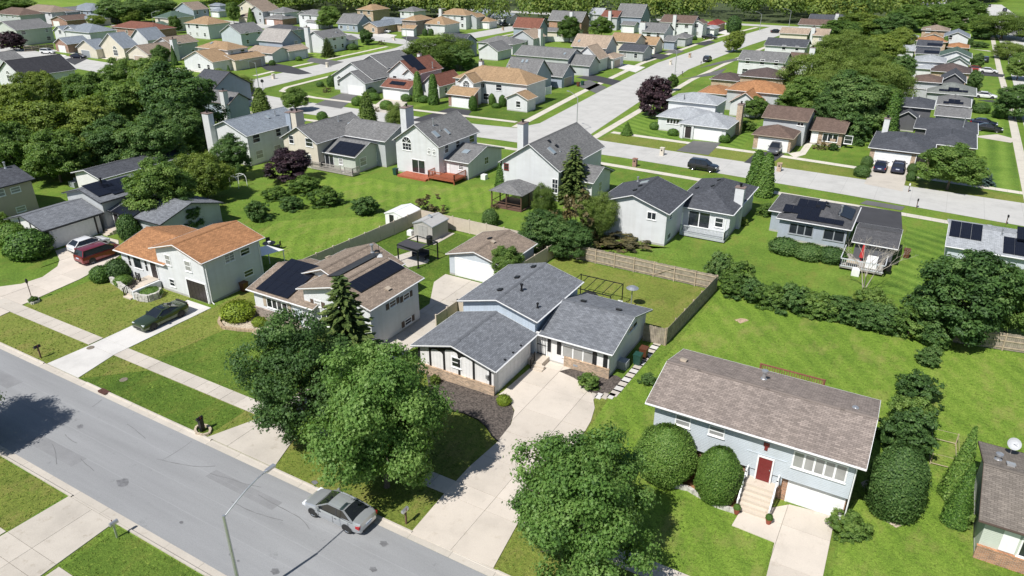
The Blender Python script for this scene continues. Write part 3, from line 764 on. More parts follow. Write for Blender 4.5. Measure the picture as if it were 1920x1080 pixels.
# driveways on the near street
slabs('driveway', [(-43.7, 17.38), (-38.9, 17.38), (-38.6, 12), (-38.8, 5), (-43.9, 5), (-43.9, 12)], [-45, -41.2, -38], [4, 8, 12.3, 13.6, 18], PAVE)
slabs('driveway', [(-61.5, 26.2), (-57.0, 26.2), (-57.85, 29.9), (-57.9, 40.4), (-61.4, 40.4), (-61.3, 29.9)], [-63, -56], [25.5, 29.95, 31.35, 34.4, 37.4, 41], PAVEN)
slabs('driveway', gp([(104, 471), (188, 443), (222, 451), (224, 480), (196, 499), (150, 524), (40, 573)]) + [(-74.6, 31.3), (-73.8, 26.2), (-83.5, 26.2), (-82.5, 31.0)] + gp([(40, 533), (80, 520), (108, 500), (112, 488)]), [-92, -86.5, -82.5, -78.6, -74], [25, 29.95, 31.35, 34.5, 37.6, 41, 44, 48], DRIVEC)
slabs('driveway', [(-41.0, 26.2), (-34.2, 26.2), (-35.6, 29.9), (-36.0, 57.5), (-36.9, 58.7), (-42.3, 58.7), (-42.2, 56.4), (-39.6, 52.0), (-39.4, 30)], [-43, -38.9, -34], [25, 29.95, 31.35, 35, 38.8, 42.5, 46.3, 50, 53.5, 57, 59], PAVE)
D4 = gp([(769, 1001), (800, 965), (830, 930), (880, 876), (930, 832), (958, 797), (965, 770), (955, 752), (936, 740)]) + [(-25.2, 42.2), (-24.9, 49.2), (-23.0, 49.4), (-21.6, 48.6)] + gp([(1048, 697), (1075, 709), (1098, 724), (1111, 742), (1115, 766), (1108, 790), (1092, 818), (1050, 868), (1010, 920), (975, 975), (925, 1066)])
slabs('driveway', D4, [-27, -22.6, -19.3, -15.5], [25.5, 29.95, 31.35, 34.6, 37.8, 41, 44.3, 47.2, 50], DRIVEC)
slabs('driveway', gp([(1372, 986), (1386, 962), (1420, 958), (1480, 947), (1574, 971), (1561, 992), (1543, 1080)]) + [(0.7, 31.3), (1.0, 26.2), (-3.0, 26.2), (-2.6, 31.3)] + gp([(1437, 1080), (1452, 1018)]), [-6, -2.55, 2], [25.5, 29.95, 31.35, 34.8, 38.2, 42], DRIVEC)
# planting beds
bd = sheet('mulch_bed', gp([(800, 703), (924, 743), (937, 742), (956, 754), (964, 772), (957, 797), (945, 818), (934, 827), (921, 815), (911, 798), (897, 787), (868, 774), (822, 766), (806, 738)]), 0.05, MULCH, 'structure', None, 0.06)
sheet('mulch_bed', gp([(1046, 689), (1156, 705), (1172, 714), (1139, 739), (1112, 741), (1097, 723), (1074, 708), (1050, 697)]), 0.05, MULCH, 'structure', None, 0.06)
sheet('mulch_bed', gp([(1198, 876), (1212, 892), (1233, 904), (1262, 911), (1290, 917), (1312, 930), (1345, 949), (1380, 960), (1388, 930), (1398, 900), (1300, 860), (1222, 838)]), 0.05, MULCHR, 'structure', None, 0.06)
sheet('gravel_bed', gp([(413, 600), (425, 588), (455, 575), (480, 583), (575, 620), (590, 640), (560, 660), (520, 650), (470, 622), (420, 618)]), 0.05, GRAVEL, 'structure', None, 0.06)
sheet('mulch_bed', gp([(210, 527), (225, 512), (300, 545), (300, 552), (262, 560), (235, 545)]), 0.05, MULCH, 'structure', None, 0.06)
sheet('worn_earth', gp([(1614, 905), (1640, 893), (1645, 925), (1665, 965), (1700, 982), (1680, 990), (1640, 965)]), 0.02, GRAVEL)
# block edgings and low stone walls, stone by stone
def edging(name, label, px, h, w=0.25, bl=0.42, mat=None, courses=1, closed=False):
    pts = gp(px); o = empty(name, (pts[0][0], pts[0][1], 0), label=label, cat='garden edging')
    for c in range(courses):
        d = 0.0
        for i in range(len(pts) - 1):
            p, q = Vector((*pts[i], 0)), Vector((*pts[i + 1], 0)); L = (q - p).length; n = max(1, int(round(L / bl))); ang = math.atan2((q - p).y, (q - p).x)
            for k in range(n):
                cpt = p + (q - p) * ((k + 0.5 * (1 + 0.0)) / n); l = L / n - 0.02; hh = h / courses
                m = MB(); M = Matrix.Translation((cpt.x - pts[0][0], cpt.y - pts[0][1], c * hh)) @ Matrix.Rotation(ang + random.uniform(-.05, .05), 4, 'Z')
                j = random.uniform(-0.015, 0.015); m.box(-l / 2, -w / 2 + j, 0, l / 2, w / 2 + j, hh - 0.012 + random.uniform(-.01, .01), M); m.build('stone', mat or STONE, o)
    return o
edging('stone_edging', 'curved grey stone edging under the two big clipped bushes', [(1198, 878), (1212, 894), (1233, 906), (1262, 913), (1290, 919), (1312, 932), (1345, 951), (1378, 962)], 0.3)
edging('stone_wall', 'curved pale stone retaining wall beside the steps of the orange-roofed house', [(210, 530), (222, 538), (235, 547), (248, 556), (262, 564), (280, 566), (297, 560), (303, 551)], 0.75, 0.3, 0.4, STONE, 3)
edging('block_edging', 'curved tan block edging round the gravel bed by the solar-panel house', [(455, 578), (432, 583), (415, 594), (411, 606), (418, 616), (445, 620), (475, 622), (500, 633), (520, 648)], 0.28, 0.25, 0.4, plain('tan_block', (0.40, 0.30, 0.2), .9, 0, .3, 4), 1)
edging('stone_edging', 'thin dark edging along the lawn side of the big mulch bed', [(822, 767), (868, 775), (897, 788), (911, 799), (921, 816), (934, 829)], 0.12, 0.08, 0.8, DARKM)
# paving slabs beside the grey-roofed house
pv = empty('paver_path'); pv['kind'] = 'structure'
A_, B_ = G(1150, 741), G(1236, 641)
for i in range(13):
    t = i / 13; c = A_.lerp(B_, t + 0.03); m = MB(); ang = math.atan2(B_.y - A_.y, B_.x - A_.x); M = Matrix.Translation((c.x, c.y, 0)) @ Matrix.Rotation(ang, 4, 'Z')
    m.box(-0.48, -0.33, 0, 0.48, 0.33, 0.055, M); m.build('paver', PAVEN if i % 2 else PAVE, pv)
for i in range(4):
    c = G(1112, 743).lerp(G(1146, 743), i / 3); m = MB(); m.box(c.x - 0.25, c.y - 0.4, 0, c.x + 0.25, c.y + 0.4, 0.055); m.build('paver', PAVEN if i % 2 else PAVE, pv)
# streets of the estate behind
sheet('street', [(200, 102.5), (200, 113.5), (13.8, 118.6), (-30, 120.4), (-51.5, 121.4), (-54.8, 124), (-58.0, 158.7), (-62.4, 208), (-61.8, 232), (-60.2, 270), (-55, 330), (-67, 335), (-71.5, 280), (-74.2, 215), (-70.8, 166), (-67.5, 128), (-69.5, 122.2), (-78, 121), (-101, 120.4), (-128, 120.2), (-140, 121.6), (-144.5, 128), (-147.2, 154), (-151.8, 194), (-155, 217), (-154, 241), (-153, 300), (-163, 300), (-164.5, 250), (-166, 222), (-180, 224), (-240, 232), (-330, 244), (-330, 234), (-240, 222), (-180, 214), (-165.5, 211), (-162.5, 202), (-160.2, 173), (-159, 154), (-156.5, 136), (-160, 131), (-175, 130), (-211, 133), (-260, 137), (-400, 150), (-400, 138), (-260, 126), (-211, 122), (-160, 117), (-130, 110.5), (-67.4, 112.4), (-44.4, 112.6), (-28.5, 111.7), (-8.6, 110.2), (13.4, 107.9)], 0.02, ROADC)
sheet('street', [(-240, 338), (-67, 334), (-52, 331), (-52, 341), (-240, 348)], 0.024, ROADC)
sheet('street', [(16.3, 119), (27, 118), (28, 200), (28, 280), (26, 440), (21, 520), (10.5, 520), (13.2, 437), (16.6, 280), (16.3, 200)], 0.016, ROADC)
def strip(name, a, b, w, z, mat):
    """ribbon of pavement between ground points"""
    for i in range(len(a) - 1): pass
def ribbon(name, pts, wd, z, mat):
    L, Rr = [], []
    for i, p in enumerate(pts):
        q0, q1 = pts[max(i - 1, 0)], pts[min(i + 1, len(pts) - 1)]; dx, dy = q1[0] - q0[0], q1[1] - q0[1]; l = math.hypot(dx, dy)
        nx, ny = -dy / l * wd / 2, dx / l * wd / 2; L.append((p[0] + nx, p[1] + ny)); Rr.append((p[0] - nx, p[1] - ny))
    return sheet(name, L + Rr[::-1], z, mat)
ribbon('sidewalk', [(200, 118.5), (14.5, 123.7), (-20.2, 126.8), (-37.8, 127.6), (-52, 128.2)], 1.5, 0.03, WALKC)
ribbon('sidewalk', [(100, 101.7), (5, 104.7), (-0.6, 105.2), (-30, 106.8), (-40, 107.3), (-58, 108.2), (-100, 107.4), (-128, 106)], 1.4, 0.03, WALKC)
ribbon('sidewalk', [(-53.2, 122.3), (-54.5, 150), (-56.5, 192), (-56.0, 232), (-52.5, 300)], 1.5, 0.034, WALKC)
ribbon('sidewalk', [(-70.0, 122.5), (-74.0, 160.7), (-78.0, 213), (-76.3, 288), (-71.5, 330)], 1.6, 0.034, WALKC)
ribbon('sidewalk', [(-72, 126.5), (-95, 125.6), (-125, 124.8), (-138, 127), (-140.4, 131), (-143, 154), (-147.6, 194), (-150.5, 225)], 1.4, 0.036, WALKC)
ribbon('sidewalk', [(-160.5, 139), (-163, 154), (-164.5, 173), (-167.5, 204)], 1.5, 0.036, WALKC)
ribbon('sidewalk', [(-162, 135.5), (-215, 137.5), (-262, 141.5), (-390, 154)], 1.5, 0.036, WALKC)
ribbon('sidewalk', [(-148.5, 243), (-149, 300)], 1.5, 0.036, WALKC)
ribbon('sidewalk', [(14.6, 118.6), (14.5, 194), (13.9, 252), (13.5, 382), (9, 460)], 1.4, 0.038, WALKC)
ribbon('park_path', [(-300, 206), (-330, 190), (-420, 165)], 3.0, 0.03, ROADC)
# lawns that differ from the rest
_lz = [0.003]
def lawn(pts, mat, z=0):
    _lz[0] += 0.0006; sheet('lawn', pts, _lz[0], mat)
lawn([(-150, 26.15), (60, 26.15), (60, 29.95), (-150, 29.95)], OLIVE, 0.008)
lawn([(-56.9, 26.2), (-41.2, 26.2), (-41.2, 29.9), (-53, 29.9)], LUSH, 0.012)
lawn([(-74.5, 31.3), (-61.5, 31.3), (-61.5, 44), (-74.5, 44)], OLIVE)
lawn([(-57.8, 31.4), (-39.8, 31.4), (-39.8, 46), (-57.8, 46)], OLIVE)
lawn([(-54.2, 31.4), (-39.8, 31.4), (-39.8, 44.5), (-52, 44.5)], LUSH, 0.010)
lawn([(-35.9, 31.4), (-16.4, 31.4), (-16.4, 48), (-35.9, 42)], OLIVE)
lawn([(-33.8, 55.8), (-16.2, 55.8), (-15.7, 69.3), (-33.8, 69.5)], OLIVE)
lawn([(-80, 5), (-44, 5), (-44, 17.3), (-80, 17.3)], OLIVE)
lawn([(-38.2, 13.7), (0, 13.7), (0, 17.3), (-38.2, 17.3)], LUSH)
lawn([(-58, 49), (-35.5, 60), (-35.5, 69.5), (-58, 69.5)], LUSH)
lawn(gp([(470, 450), (520, 415), (700, 405), (762, 415), (700, 455), (575, 515), (500, 480)]), MEADOW)
lawn([(-16.6, 31.4), (-2.7, 31.4), (-2.7, 49.6), (-15.8, 50), (-16.5, 52), (-17.6, 49)], MEADOW)
lawn([(0.8, 31.4), (6, 32), (2, 49.5), (0.8, 49.5)], MEADOW)
lawn([(-15.7, 50), (2, 49.5), (6, 32), (40, 28), (40, 70), (14, 70.8), (8, 69.6), (-15.2, 70)], MEADOW)
lawn([(-52.4, 129), (-28, 128.2), (-28, 150), (-53.6, 152)], BANDY)
lawn([(-52, 114.5), (-30, 114), (14.2, 110), (14.2, 122), (-20, 125.8), (-52, 127.2)], OLIVE, 0.004)
lawn([(-19, 127.3), (-4, 126.2), (-4, 140), (-17, 140)], TURF)
lawn([(2.6, 125.0), (13.7, 124.5), (13.8, 215), (9.5, 215), (8.5, 150), (2.6, 150)], BAND)
lawn(gp([(560, 330), (700, 335), (745, 345), (900, 352), (930, 345), (925, 400), (780, 395), (640, 372), (590, 352)]), MEADOW)
lawn(gp([(1100, 470), (1160, 455), (1260, 465), (1440, 420), (1470, 480), (1560, 500), (1340, 540), (1345, 505), (1050, 445)]), TURF)
lawn(gp([(1700, 425), (1775, 440), (1770, 500), (1740, 560), (1650, 550), (1690, 480)]), BANDY)
lawn(gp([(120, 330), (200, 300), (260, 330), (190, 345)]), OLIVE)
lawn([(-98, 127), (-71.4, 127.5), (-75, 160), (-95, 150)], LUSH)
lawn([(-140, 132), (-120, 126), (-100, 127), (-100, 150), (-143, 160)], LUSH)
lawn([(-165, 170), (-160.5, 204), (-190, 206), (-190, 176)], MEADOW)
sheet('woodland_floor', [(-520, 340), (-430, 330), (-376, 292), (-334, 274), (-273, 274), (-250, 283), (-212, 286), (-188, 278), (-170, 274), (-150, 283), (-122, 299), (-110, 326), (-110, 352), (-60, 350), (-48, 326), (-30, 345), (20, 555), (60, 900), (-520, 900)], 0.012, plain('forest_floor', (0.05, 0.07, 0.022), .95, 0, .4, .5))
lawn([(-470, 205), (-320, 200), (-300, 260), (-330, 330), (-520, 330)], MEADOW)
# driveways of the second street and the estate
def drive(px, mat, z=0.03): _dz[0] += 0.0004; return sheet('driveway', gp(px), z + _dz[0], mat)
_dz = [0.0]
drive([(1300, 264), (1352, 268), (1328, 291), (1268, 283)], ASPG); drive([(1420, 284), (1472, 288), (1440, 312), (1395, 305)], ASPD); drive([(1640, 306), (1706, 312), (1692, 359), (1620, 345)], PAVE)
drive([(1478, 288), (1500, 284), (1515, 262), (1528, 264), (1510, 290), (1490, 296)], WALKC)
drive([(1612, 386), (1690, 398), (1692, 432), (1600, 418)], ASPD); drive([(1612, 382), (1690, 395), (1697, 388), (1625, 376)], ASPG)
drive([(638, 176), (684, 168), (640, 204), (590, 196)], ASPG); drive([(720, 184), (765, 190), (740, 215), (690, 207)], PAVE); drive([(845, 202), (886, 207), (860, 238), (768, 226)], ASPD)
drive([(1075, 158), (1105, 150), (1138, 164), (1118, 175)], ASPG); drive([(1080, 145), (1110, 140), (1165, 152), (1148, 160)], ASPD); drive([(1155, 127), (1170, 120), (1210, 126), (1192, 136)], PAVEN); drive([(1210, 106), (1232, 100), (1258, 104), (1240, 112)], ASPD); drive([(1240, 98), (1262, 92), (1284, 96), (1270, 101)], ASPG); drive([(1300, 82), (1330, 76), (1342, 79), (1322, 86)], ASPD); drive([(1335, 60), (1360, 56), (1378, 60), (1360, 65)], PAVEN)
drive([(485, 122), (500, 132), (560, 140), (585, 138), (545, 124), (510, 118)], ASPD); drive([(575, 115), (582, 108), (645, 116), (620, 124)], ASPG); drive([(690, 66), (715, 62), (745, 66), (730, 72)], PAVEN); drive([(752, 70), (775, 66), (790, 72), (770, 80)], ASPD); drive([(88, 106), (100, 100), (125, 104), (110, 112)], PAVEN); drive([(120, 112), (148, 104), (165, 110), (140, 122)], ASPD); drive([(245, 124), (262, 116), (280, 122), (260, 132)], ASPG)
drive([(1822, 256), (1870, 252), (1908, 262), (1895, 268)], PAVE); drive([(1832, 188), (1860, 188), (1890, 192), (1885, 196)], ASPD); drive([(1820, 140), (1845, 136), (1885, 140), (1880, 145)], ASPD); drive([(1820, 92), (1850, 96), (1900, 104), (1898, 99)], WALKC)
drive([(1270, 150), (1350, 140), (1362, 128), (1292, 146)], ASPG); drive([(1310, 128), (1390, 112), (1395, 106), (1340, 118)], ASPG)
# ------------------------------------------------------------------ houses on the near street
def steps(h, x0, x1, y0, n, rise, run, mat, z0=0.0, dirn=-1, name='step'):
    """flight in the house frame: top edge at y0, descending towards -y"""
    for i in range(n):
        zt = z0 + rise * (n - i); m = MB(); ya = y0 - run * (i + 1); m.box(x0, ya, 0.0, x1, ya + run + (0.0 if i else 0.0), zt - 0.001); m.build(name, mat, h.root)
def railing(h, pts, hgt, mat, posts=True, bal=0.14, top=0.05, name='railing', parent=None):
    m = MB()
    for i in range(len(pts) - 1):
        a, b = Vector(pts[i]), Vector(pts[i + 1]); L = (b - a).length
        m.bar(a + Vector((0, 0, hgt)), b + Vector((0, 0, hgt)), top, top); m.bar(a + Vector((0, 0, 0.12)), b + Vector((0, 0, 0.12)), top * 0.8, top * 0.8)
        n = max(1, int(L / bal))
        for k in range(n + 1):
            p = a + (b - a) * (k / n); t = 0.022 if k not in (0, n) else 0.045
            m.box(p.x - t, p.y - t, p.z, p.x + t, p.y + t, p.z + hgt + (0.05 if k in (0, n) else 0))
    return m.build(name, mat, parent if parent is not None else h.root)
CONCS = concrete('step_concrete', (0.55, 0.48, 0.40))

# grey-roofed house in the middle: timbered garage wing, raised middle wing, brick-fronted right wing
h = House('split_level_house', 'white house with three grey shingle gables, black timbered garage and curved driveway', BOARDW, SLATE, TRIMW); HC = h
w1 = h.blk(2.6, 'gy', 0.277, fr=(929, 698), fl=(769, 647), br=(1009, 627), oh=0.45)
w2 = h.blk(3.9, 'gy', 0.268, fr=(1007, 604.5), fl=(857, 562), br=(1093, 527), oh=0.4, wall=siding('blue_board_siding', (0.48, 0.55, 0.63), vertical=True))
w3 = h.blk(2.65, 'gx', 0.29, fr=(1149, 666), fl=(1009, 627), br=(1224, 580), oh=0.45)
bk = MB(); bk.box(w1.x0 - 0.09, w1.y0 - 0.14, 0, w1.x1 + 0.09, w1.y0 - 0.002, 0.86); bk.box(w1.x0 - 0.12, w1.y0 - 0.17, 0.86, w1.x1 + 0.12, w1.y0 - 0.002, 0.93); bk.build('brick_skirt', BRICK, h.root)
bk = MB(); bk.box(w3.x0 + 1.9, w3.y0 - 0.14, 0, w3.x1 + 0.09, w3.y0 - 0.002, 0.92); bk.box(w3.x0 + 1.9, w3.y0 - 0.17, 0.92, w3.x1 + 0.12, w3.y0 - 0.002, 0.99); bk.build('brick_skirt', BRICK, h.root)
W = w1.x1 - w1.x0
for u in (0.0, 0.155, 0.345, 0.545, 0.735, 0.945):
    x = w1.x0 + W * u + (0.0 if u else 0.02); t = MB(); t.box(x, w1.y0 - 0.04, 0.94, x + 0.2, w1.y0 - 0.002, w1.top_at(x + 0.1, 0) + 0.0); t.build('timber', TRIMD, h.root)
for (ua, ub, za) in ((0.155, 0.345, 0.0), (0.345, 0.545, 0.0), (0.545, 0.735, 0.0)):
    xa, xb = w1.x0 + W * ua + 0.2, w1.x0 + W * ub; t = MB(); zt = min(w1.top_at(xa, 0), w1.top_at(xb, 0))
    pts = [(xa, zt - 0.55), (xa + 0.12, zt - 0.38), ((xa + xb) / 2, zt - 0.27), (xb - 0.12, zt - 0.38), (xb, zt - 0.55), (xb, w1.top_at(xb, 0)), (xa, w1.top_at(xa, 0))]
    t.poly([(p[0], w1.y0 - 0.042, p[1]) for p in pts]); t.build('timber_arch', TRIMD, h.root)
h.win(w1, 'f', 848, 670, 864, 690, 'dh')
h.garm(w1, 'r', 3.2, 4.9, 2.1)
for k in range(3):
    lt = MB(); lt.box(-0.08, -0.08, 0, 0.08, 0.08, 0.12); lt.build('eave_light', DARKM, h.root, (w1.x1 + 0.22, w1.y0 + 1.4 + k * 1.3, w1.ze + 0.02))
ml = MB(); ml.box(-0.1, -0.18, 0, 0.1, -0.042, 0.35); ml.build('wall_lantern', METAL, h.root, (w1.x1 - 0.55, w1.y0, 1.5))
h.win(w3, 'f', 1056, 646, 1112, 684, 'm3', blind=True)
for px in (1048, 1115.5, 1029, 1136): 
    c = h.wallpt(w3, 'f', px, 665); t = MB(); t.box(-0.19, -0.05, 0, 0.19, -0.004, 1.45)
    for i in range(8): t.box(-0.14, -0.065, 0.06 + i * 0.17, 0.14, -0.05, 0.17 + i * 0.17)
    t.build('shutter', TRIMD, h.root, (c.x, w3.y0, 1.0))
d = h.doorp(w3, 'f', 1016, 650, 0.5, DOORW)
g_ = MB()
for i in range(6): g_.bar((-0.4 + i * 0.16, -0.08, 0.06), (-0.4 + i * 0.16, -0.08, 2.0), 0.025)
for z in (0.1, 1.0, 1.95): g_.bar((-0.44, -0.08, z), (0.44, -0.08, z), 0.05)
g_.build('security_grille', TRIMD, d)
pm = MB(); cx = h.wallpt(w3, 'f', 1016, 650).x; pm.box(cx - 0.95, w3.y0 - 1.35, 0, cx + 0.75, w3.y0 - 0.003, 0.5); pm.build('porch_slab', CONCS, h.root)
steps(h, cx + 0.0, cx + 0.75 + 0.3, w3.y0 - 1.352, 2, 0.17, 0.32, CONCS)
railing(h, [(cx + 0.0, w3.y0 - 1.3, 0.5), (cx + 0.0, w3.y0 - 2.0, 0.12)], 0.85, DARKM, bal=0.2, top=0.04)
h.win(w3, 'r', 1179, 622, 1193.5, 608, 'slide')
c = h.wallpt(w3, 'f', 1080, 690); v_ = MB(); v_.box(-0.2, -0.16, 0, 0.2, -0.142, 0.18); v_.build('crawl_vent', TRIMG, h.root, (c.x, w3.y0, 0.35))
for px, py in ((1001, 501), (970.5, 521), (938.5, 544.5)): h.boxvent(w2, 'r' if px > 1000 else 'l', px, py)
for px, py in ((1094, 566), (1160, 582), (1080, 552)): h.boxvent(w3, 'f', px, py)
h.pipe(w2, 'r', 978, 545, 0.55, 0.09, DARKM, True); h.pipe(w2, 'r', 1008, 577, 0.35, 0.07, DARKM, True)

# brown-roofed house with solar panels
h = House('split_level_house', 'white house with brown roof and three black solar arrays behind the tall spruce', WHITE, BROWN, TRIMW); HB = h
w2 = h.blk(4.4, 'gy', 0.27, fr=(694, 583), fl=(552, 548), br=(796, 522), oh=0.45)
w1 = h.blk(2.95, 'gx', 0.27, fl=(461, 542), br=(567, 571), d=8.6, w=8.6, oh=0.45)
w3 = h.blkm(w1.X1 - 6.0, w1.Y0 + 3.6, w1.X1 + 1.8, w1.Y0 + 11.3, 3.6, 'gy', 0.38, 0.4)
for xx0, xx1 in ((w1.x0 - 0.07, w1.x1 - 1.75), ): bk = MB(); bk.box(xx0, w1.y0 - 0.12, 0, xx1, w1.y0 - 0.002, 1.0); bk.box(xx0 - 0.03, w1.y0 - 0.16, 1.0, xx1, w1.y0 - 0.002, 1.08); bk.build('brick_skirt', BRICKD, h.root)
bk = MB(); bk.box(w2.x0 + 0.0, w2.y0 - 0.12, 0, w2.x1 + 0.06, w2.y0 - 0.002, 1.0); bk.build('brick_skirt', BRICKD, h.root)
h.win(w1, 'f', 500, 558, 540, 586, 'm4', TRIMT, False)
h.doorp(w1, 'f', 561, 590, 0.35, plain('storm_door', (0.55, 0.62, 0.66), 0.3))
h.win(w2, 'f', 590, 563, 602, 575, 'dh', TRIMB); h.win(w2, 'f', 640, 580, 654, 594, 'dh', TRIMB); h.winm(w2, 'f', 2.6, 1.2, 1.2, 1.1, 'slide')
for (a, b_, c_, d_) in ((731, 577, 741, 561.5), (757, 563, 766, 548.5)): h.win(w2, 'r', a, b_, c_, d_, 'dh', TRIMB, False)
h.win(w2, 'r', 760, 610, 770, 594, 'dh', TRIMB, False)
m = MB(); m.box(w1.x1 - 2.1, w1.y0 - 1.6, 0, w1.x1 - 0.55, w1.y0 - 0.003, 0.35); m.build('porch_slab', CONCS, h.root); steps(h, w1.x1 - 1.9, w1.x1 - 0.75, w1.y0 - 1.602, 2, 0.12, 0.35, CONCS)
railing(h, [(w1.x1 - 2.05, w1.y0 - 0.1, 0.35), (w1.x1 - 2.05, w1.y0 - 1.55, 0.35), (w1.x1 - 1.95, w1.y0 - 2.2, 0.0)], 0.85, DARKM, bal=0.22, top=0.04)
h.solar(w1, 'f', 480, 543, 4, 3, 1.02, 1.66)
h.solar(w2, 'r', 676, 550, 6, 1, 1.02, 1.66); h.solar(w2, 'l', 660, 497, 6, 1, 1.02, 1.66, du=-3.0, dv=-0.2)
h.pipe(w3, 'r', 698, 473, 0.75, 0.12, METAL, True)
h.boxvent(w2, 'r', 727, 542, TRIMT); h.boxvent(w3, 'r', 616, 483, TRIMT); h.boxvent(w3, 'r', 663, 461, TRIMT)
p = h.slopept(w3, 'r', 712, 486); an = MB()
for k in range(3): a = k * 2.1; an.bar((p.x + 0.5 * math.cos(a), p.y + 0.5 * math.sin(a), p.z - 0.1), (p.x, p.y, p.z + 1.0), 0.035)
an.bar((p.x, p.y, p.z + 0.2), (p.x, p.y, p.z + 1.6), 0.035); an.build('antenna_mast', DARKM, h.root)
P = G(735, 474, 4.2); dl = h.loc(P)
def dish(parent, loc, rz, r=0.45, tilt=35, stand=0.7):
    o = MB(); o.bar((0, 0, -stand), (0, 0, 0), 0.05); o = o.build('dish_mast', METAL, parent, loc, rz)
    m = MB(); m.lathe([(0, 0), (r * 0.35, 0.02), (r * 0.7, 0.08), (r, 0.17)], (0, 0, 0), 18); m.lathe([(r, 0.17), (r * 0.7, 0.06), (r * 0.35, 0.0), (0, -0.02)], (0, 0, 0), 18); m.bar((0, 0, 0), (r * 0.3, 0, 0.42), 0.03); m.sm = True
    q = m.build('satellite_dish', plain('dish_grey', (0.46, 0.47, 0.48), 0.5), o); q.rotation_euler = (R(90 - tilt), 0, 0); return o
dish(h.root, (w2.X1 - 5.2, w2.Y1 + 0.12, w2.zr - 0.35), R(-20), 0.42, 35, 0.9)

# orange-roofed house
h = House('split_level_house', 'white house with bright orange shingle roof and dark garage door under it', WHITE, ORANGE, TRIMW); HO = h
w2 = h.blk(4.7, 'gy', 0.29, fr=(377, 495), fl=(277, 467), br=(496, 444), oh=0.45, wall=WHITE)
w1 = h.blk(3.1, 'gx', 0.28, fl=(212, 468), br=(290, 487), d=8.6, w=8.4, oh=0.45)
h.garm(w2, 'f', 5.5, 2.75, 2.15, DOORD)
h.win(w2, 'f', 309, 478, 321, 497); h.win(w2, 'f', 346, 489, 359, 509); h.win(w2, 'f', 318, 523, 329, 537)
h.win(w2, 'r', 423, 493, 437, 473, 'g23', None, True); h.win(w2, 'r', 452, 480, 466, 463); h.win(w2, 'r', 459, 520, 473, 503)
h.win(w1, 'f', 248, 478, 268, 505, 'thin', None, False)
for px in (243.5, 272.5):
    c = h.wallpt(w1, 'f', px, 490); t = MB()
    for k in range(2): t.box(-0.14, -0.05, k * 0.65, 0.14, -0.004, k * 0.65 + 0.55)
    t.build('shutter', TRIMD, h.root, (c.x, w1.y0, 1.5))
h.doorp(w1, 'f', 288, 500, 0.95, DOORD)
m = MB(); xx = h.wallpt(w1, 'f', 288, 500).x; m.box(xx - 1.3, w1.y0 - 1.4, 0, xx + 0.55, w1.y0 - 0.003, 0.95); m.build('porch_slab', CONCS, h.root)
steps(h, xx - 0.65, xx + 0.55, w1.y0 - 1.402, 6, 0.155, 0.36, CONCS)
m = MB(); m.box(xx + 0.58, w1.y0 - 3.3, 0, xx + 0.85, w2.y0 - 0.002, 0.9); m.build('stair_wall', WHITE, h.root)
railing(h, [(xx - 1.25, w1.y0 - 1.35, 0.95), (xx - 0.62, w1.y0 - 1.35, 0.95), (xx - 0.62, w1.y0 - 3.4, 0.1)], 0.85, DARKM, bal=0.2, top=0.04)
h.pipe(w1, 'b', 432, 417, 0.5, 0.12, METAL, True)
m = MB(); m.tube([(w2.x1 + 0.06, w2.y0 + 0.2, w2.ze - 0.1), (w2.x1 + 0.06, w2.y0 + 0.2, 0.15), (w2.x1 + 0.5, w2.y0 + 0.1, 0.06)], 0.05, 6); m.build('downspout', TRIMW, h.root)
m = MB(); m.tube([(w2.x1 + 0.06, w2.y1 - 0.2, w2.ze - 0.1), (w2.x1 + 0.06, w2.y1 - 0.2, 0.15)], 0.05, 6); m.build('downspout', TRIMW, h.root)
aw = MB(); aw.poly([(w2.x0 + 4.5, w2.y1, 2.6), (w2.x1, w2.y1, 2.6), (w2.x1, w2.y1 + 3.2, 2.2), (w2.x0 + 4.5, w2.y1 + 3.2, 2.2)]); aw.box(w2.x0 + 4.5, w2.y1 + 3.1, 2.05, w2.x1, w2.y1 + 3.2, 2.19)
for x in (w2.x0 + 4.6, w2.x1 - 0.1): aw.bar((x, w2.y1 + 3.1, 0), (x, w2.y1 + 3.1, 2.1), 0.08)
aw.build('patio_awning', PVC, h.root)

# blue split-level
h = House('split_level_house', 'pale blue house with taupe roof, red front door and concrete entry stairs', BLUEW, TAUPE, TRIMW); HU = h
b1 = h.blk(4.9, 'gx', 0.27, fr=(1625, 881), fl=(1210, 754.5), br=(1652, 751), oh=0.55, z0=2.0)
lw = MB(); lw.box(b1.x0 + 0.25, b1.y0 + 0.35, 0, b1.x1 - 0.05, b1.y1, 1.999); lw.build('brick_base', BRICKO, h.root)
lo = Blk(); lo.__dict__.update(b1.__dict__); lo.y0 = b1.y0 + 0.35; lo.x0 = b1.x0 + 0.25; lo.x1 = b1.x1 - 0.05
sf = MB(); sf.box(b1.x0, b1.y0, 1.98, b1.x1, b1.y1, 2.002); sf.build('overhang_soffit', TRIMG, h.root)
c, gw, gh = h.rect(lo, 'f', 1481, 905, 1573, 972); c.z = .02; h._gar('f', c, gw, 1.8, DOORW)
h.win(b1, 'f', 1269, 778, 1292.5, 801, 'dh', None, True); h.win(b1, 'f', 1332, 797, 1356, 820, 'dh', None, True)
h.win(b1, 'f', 1492, 846, 1582, 903, 'm5', None, True)
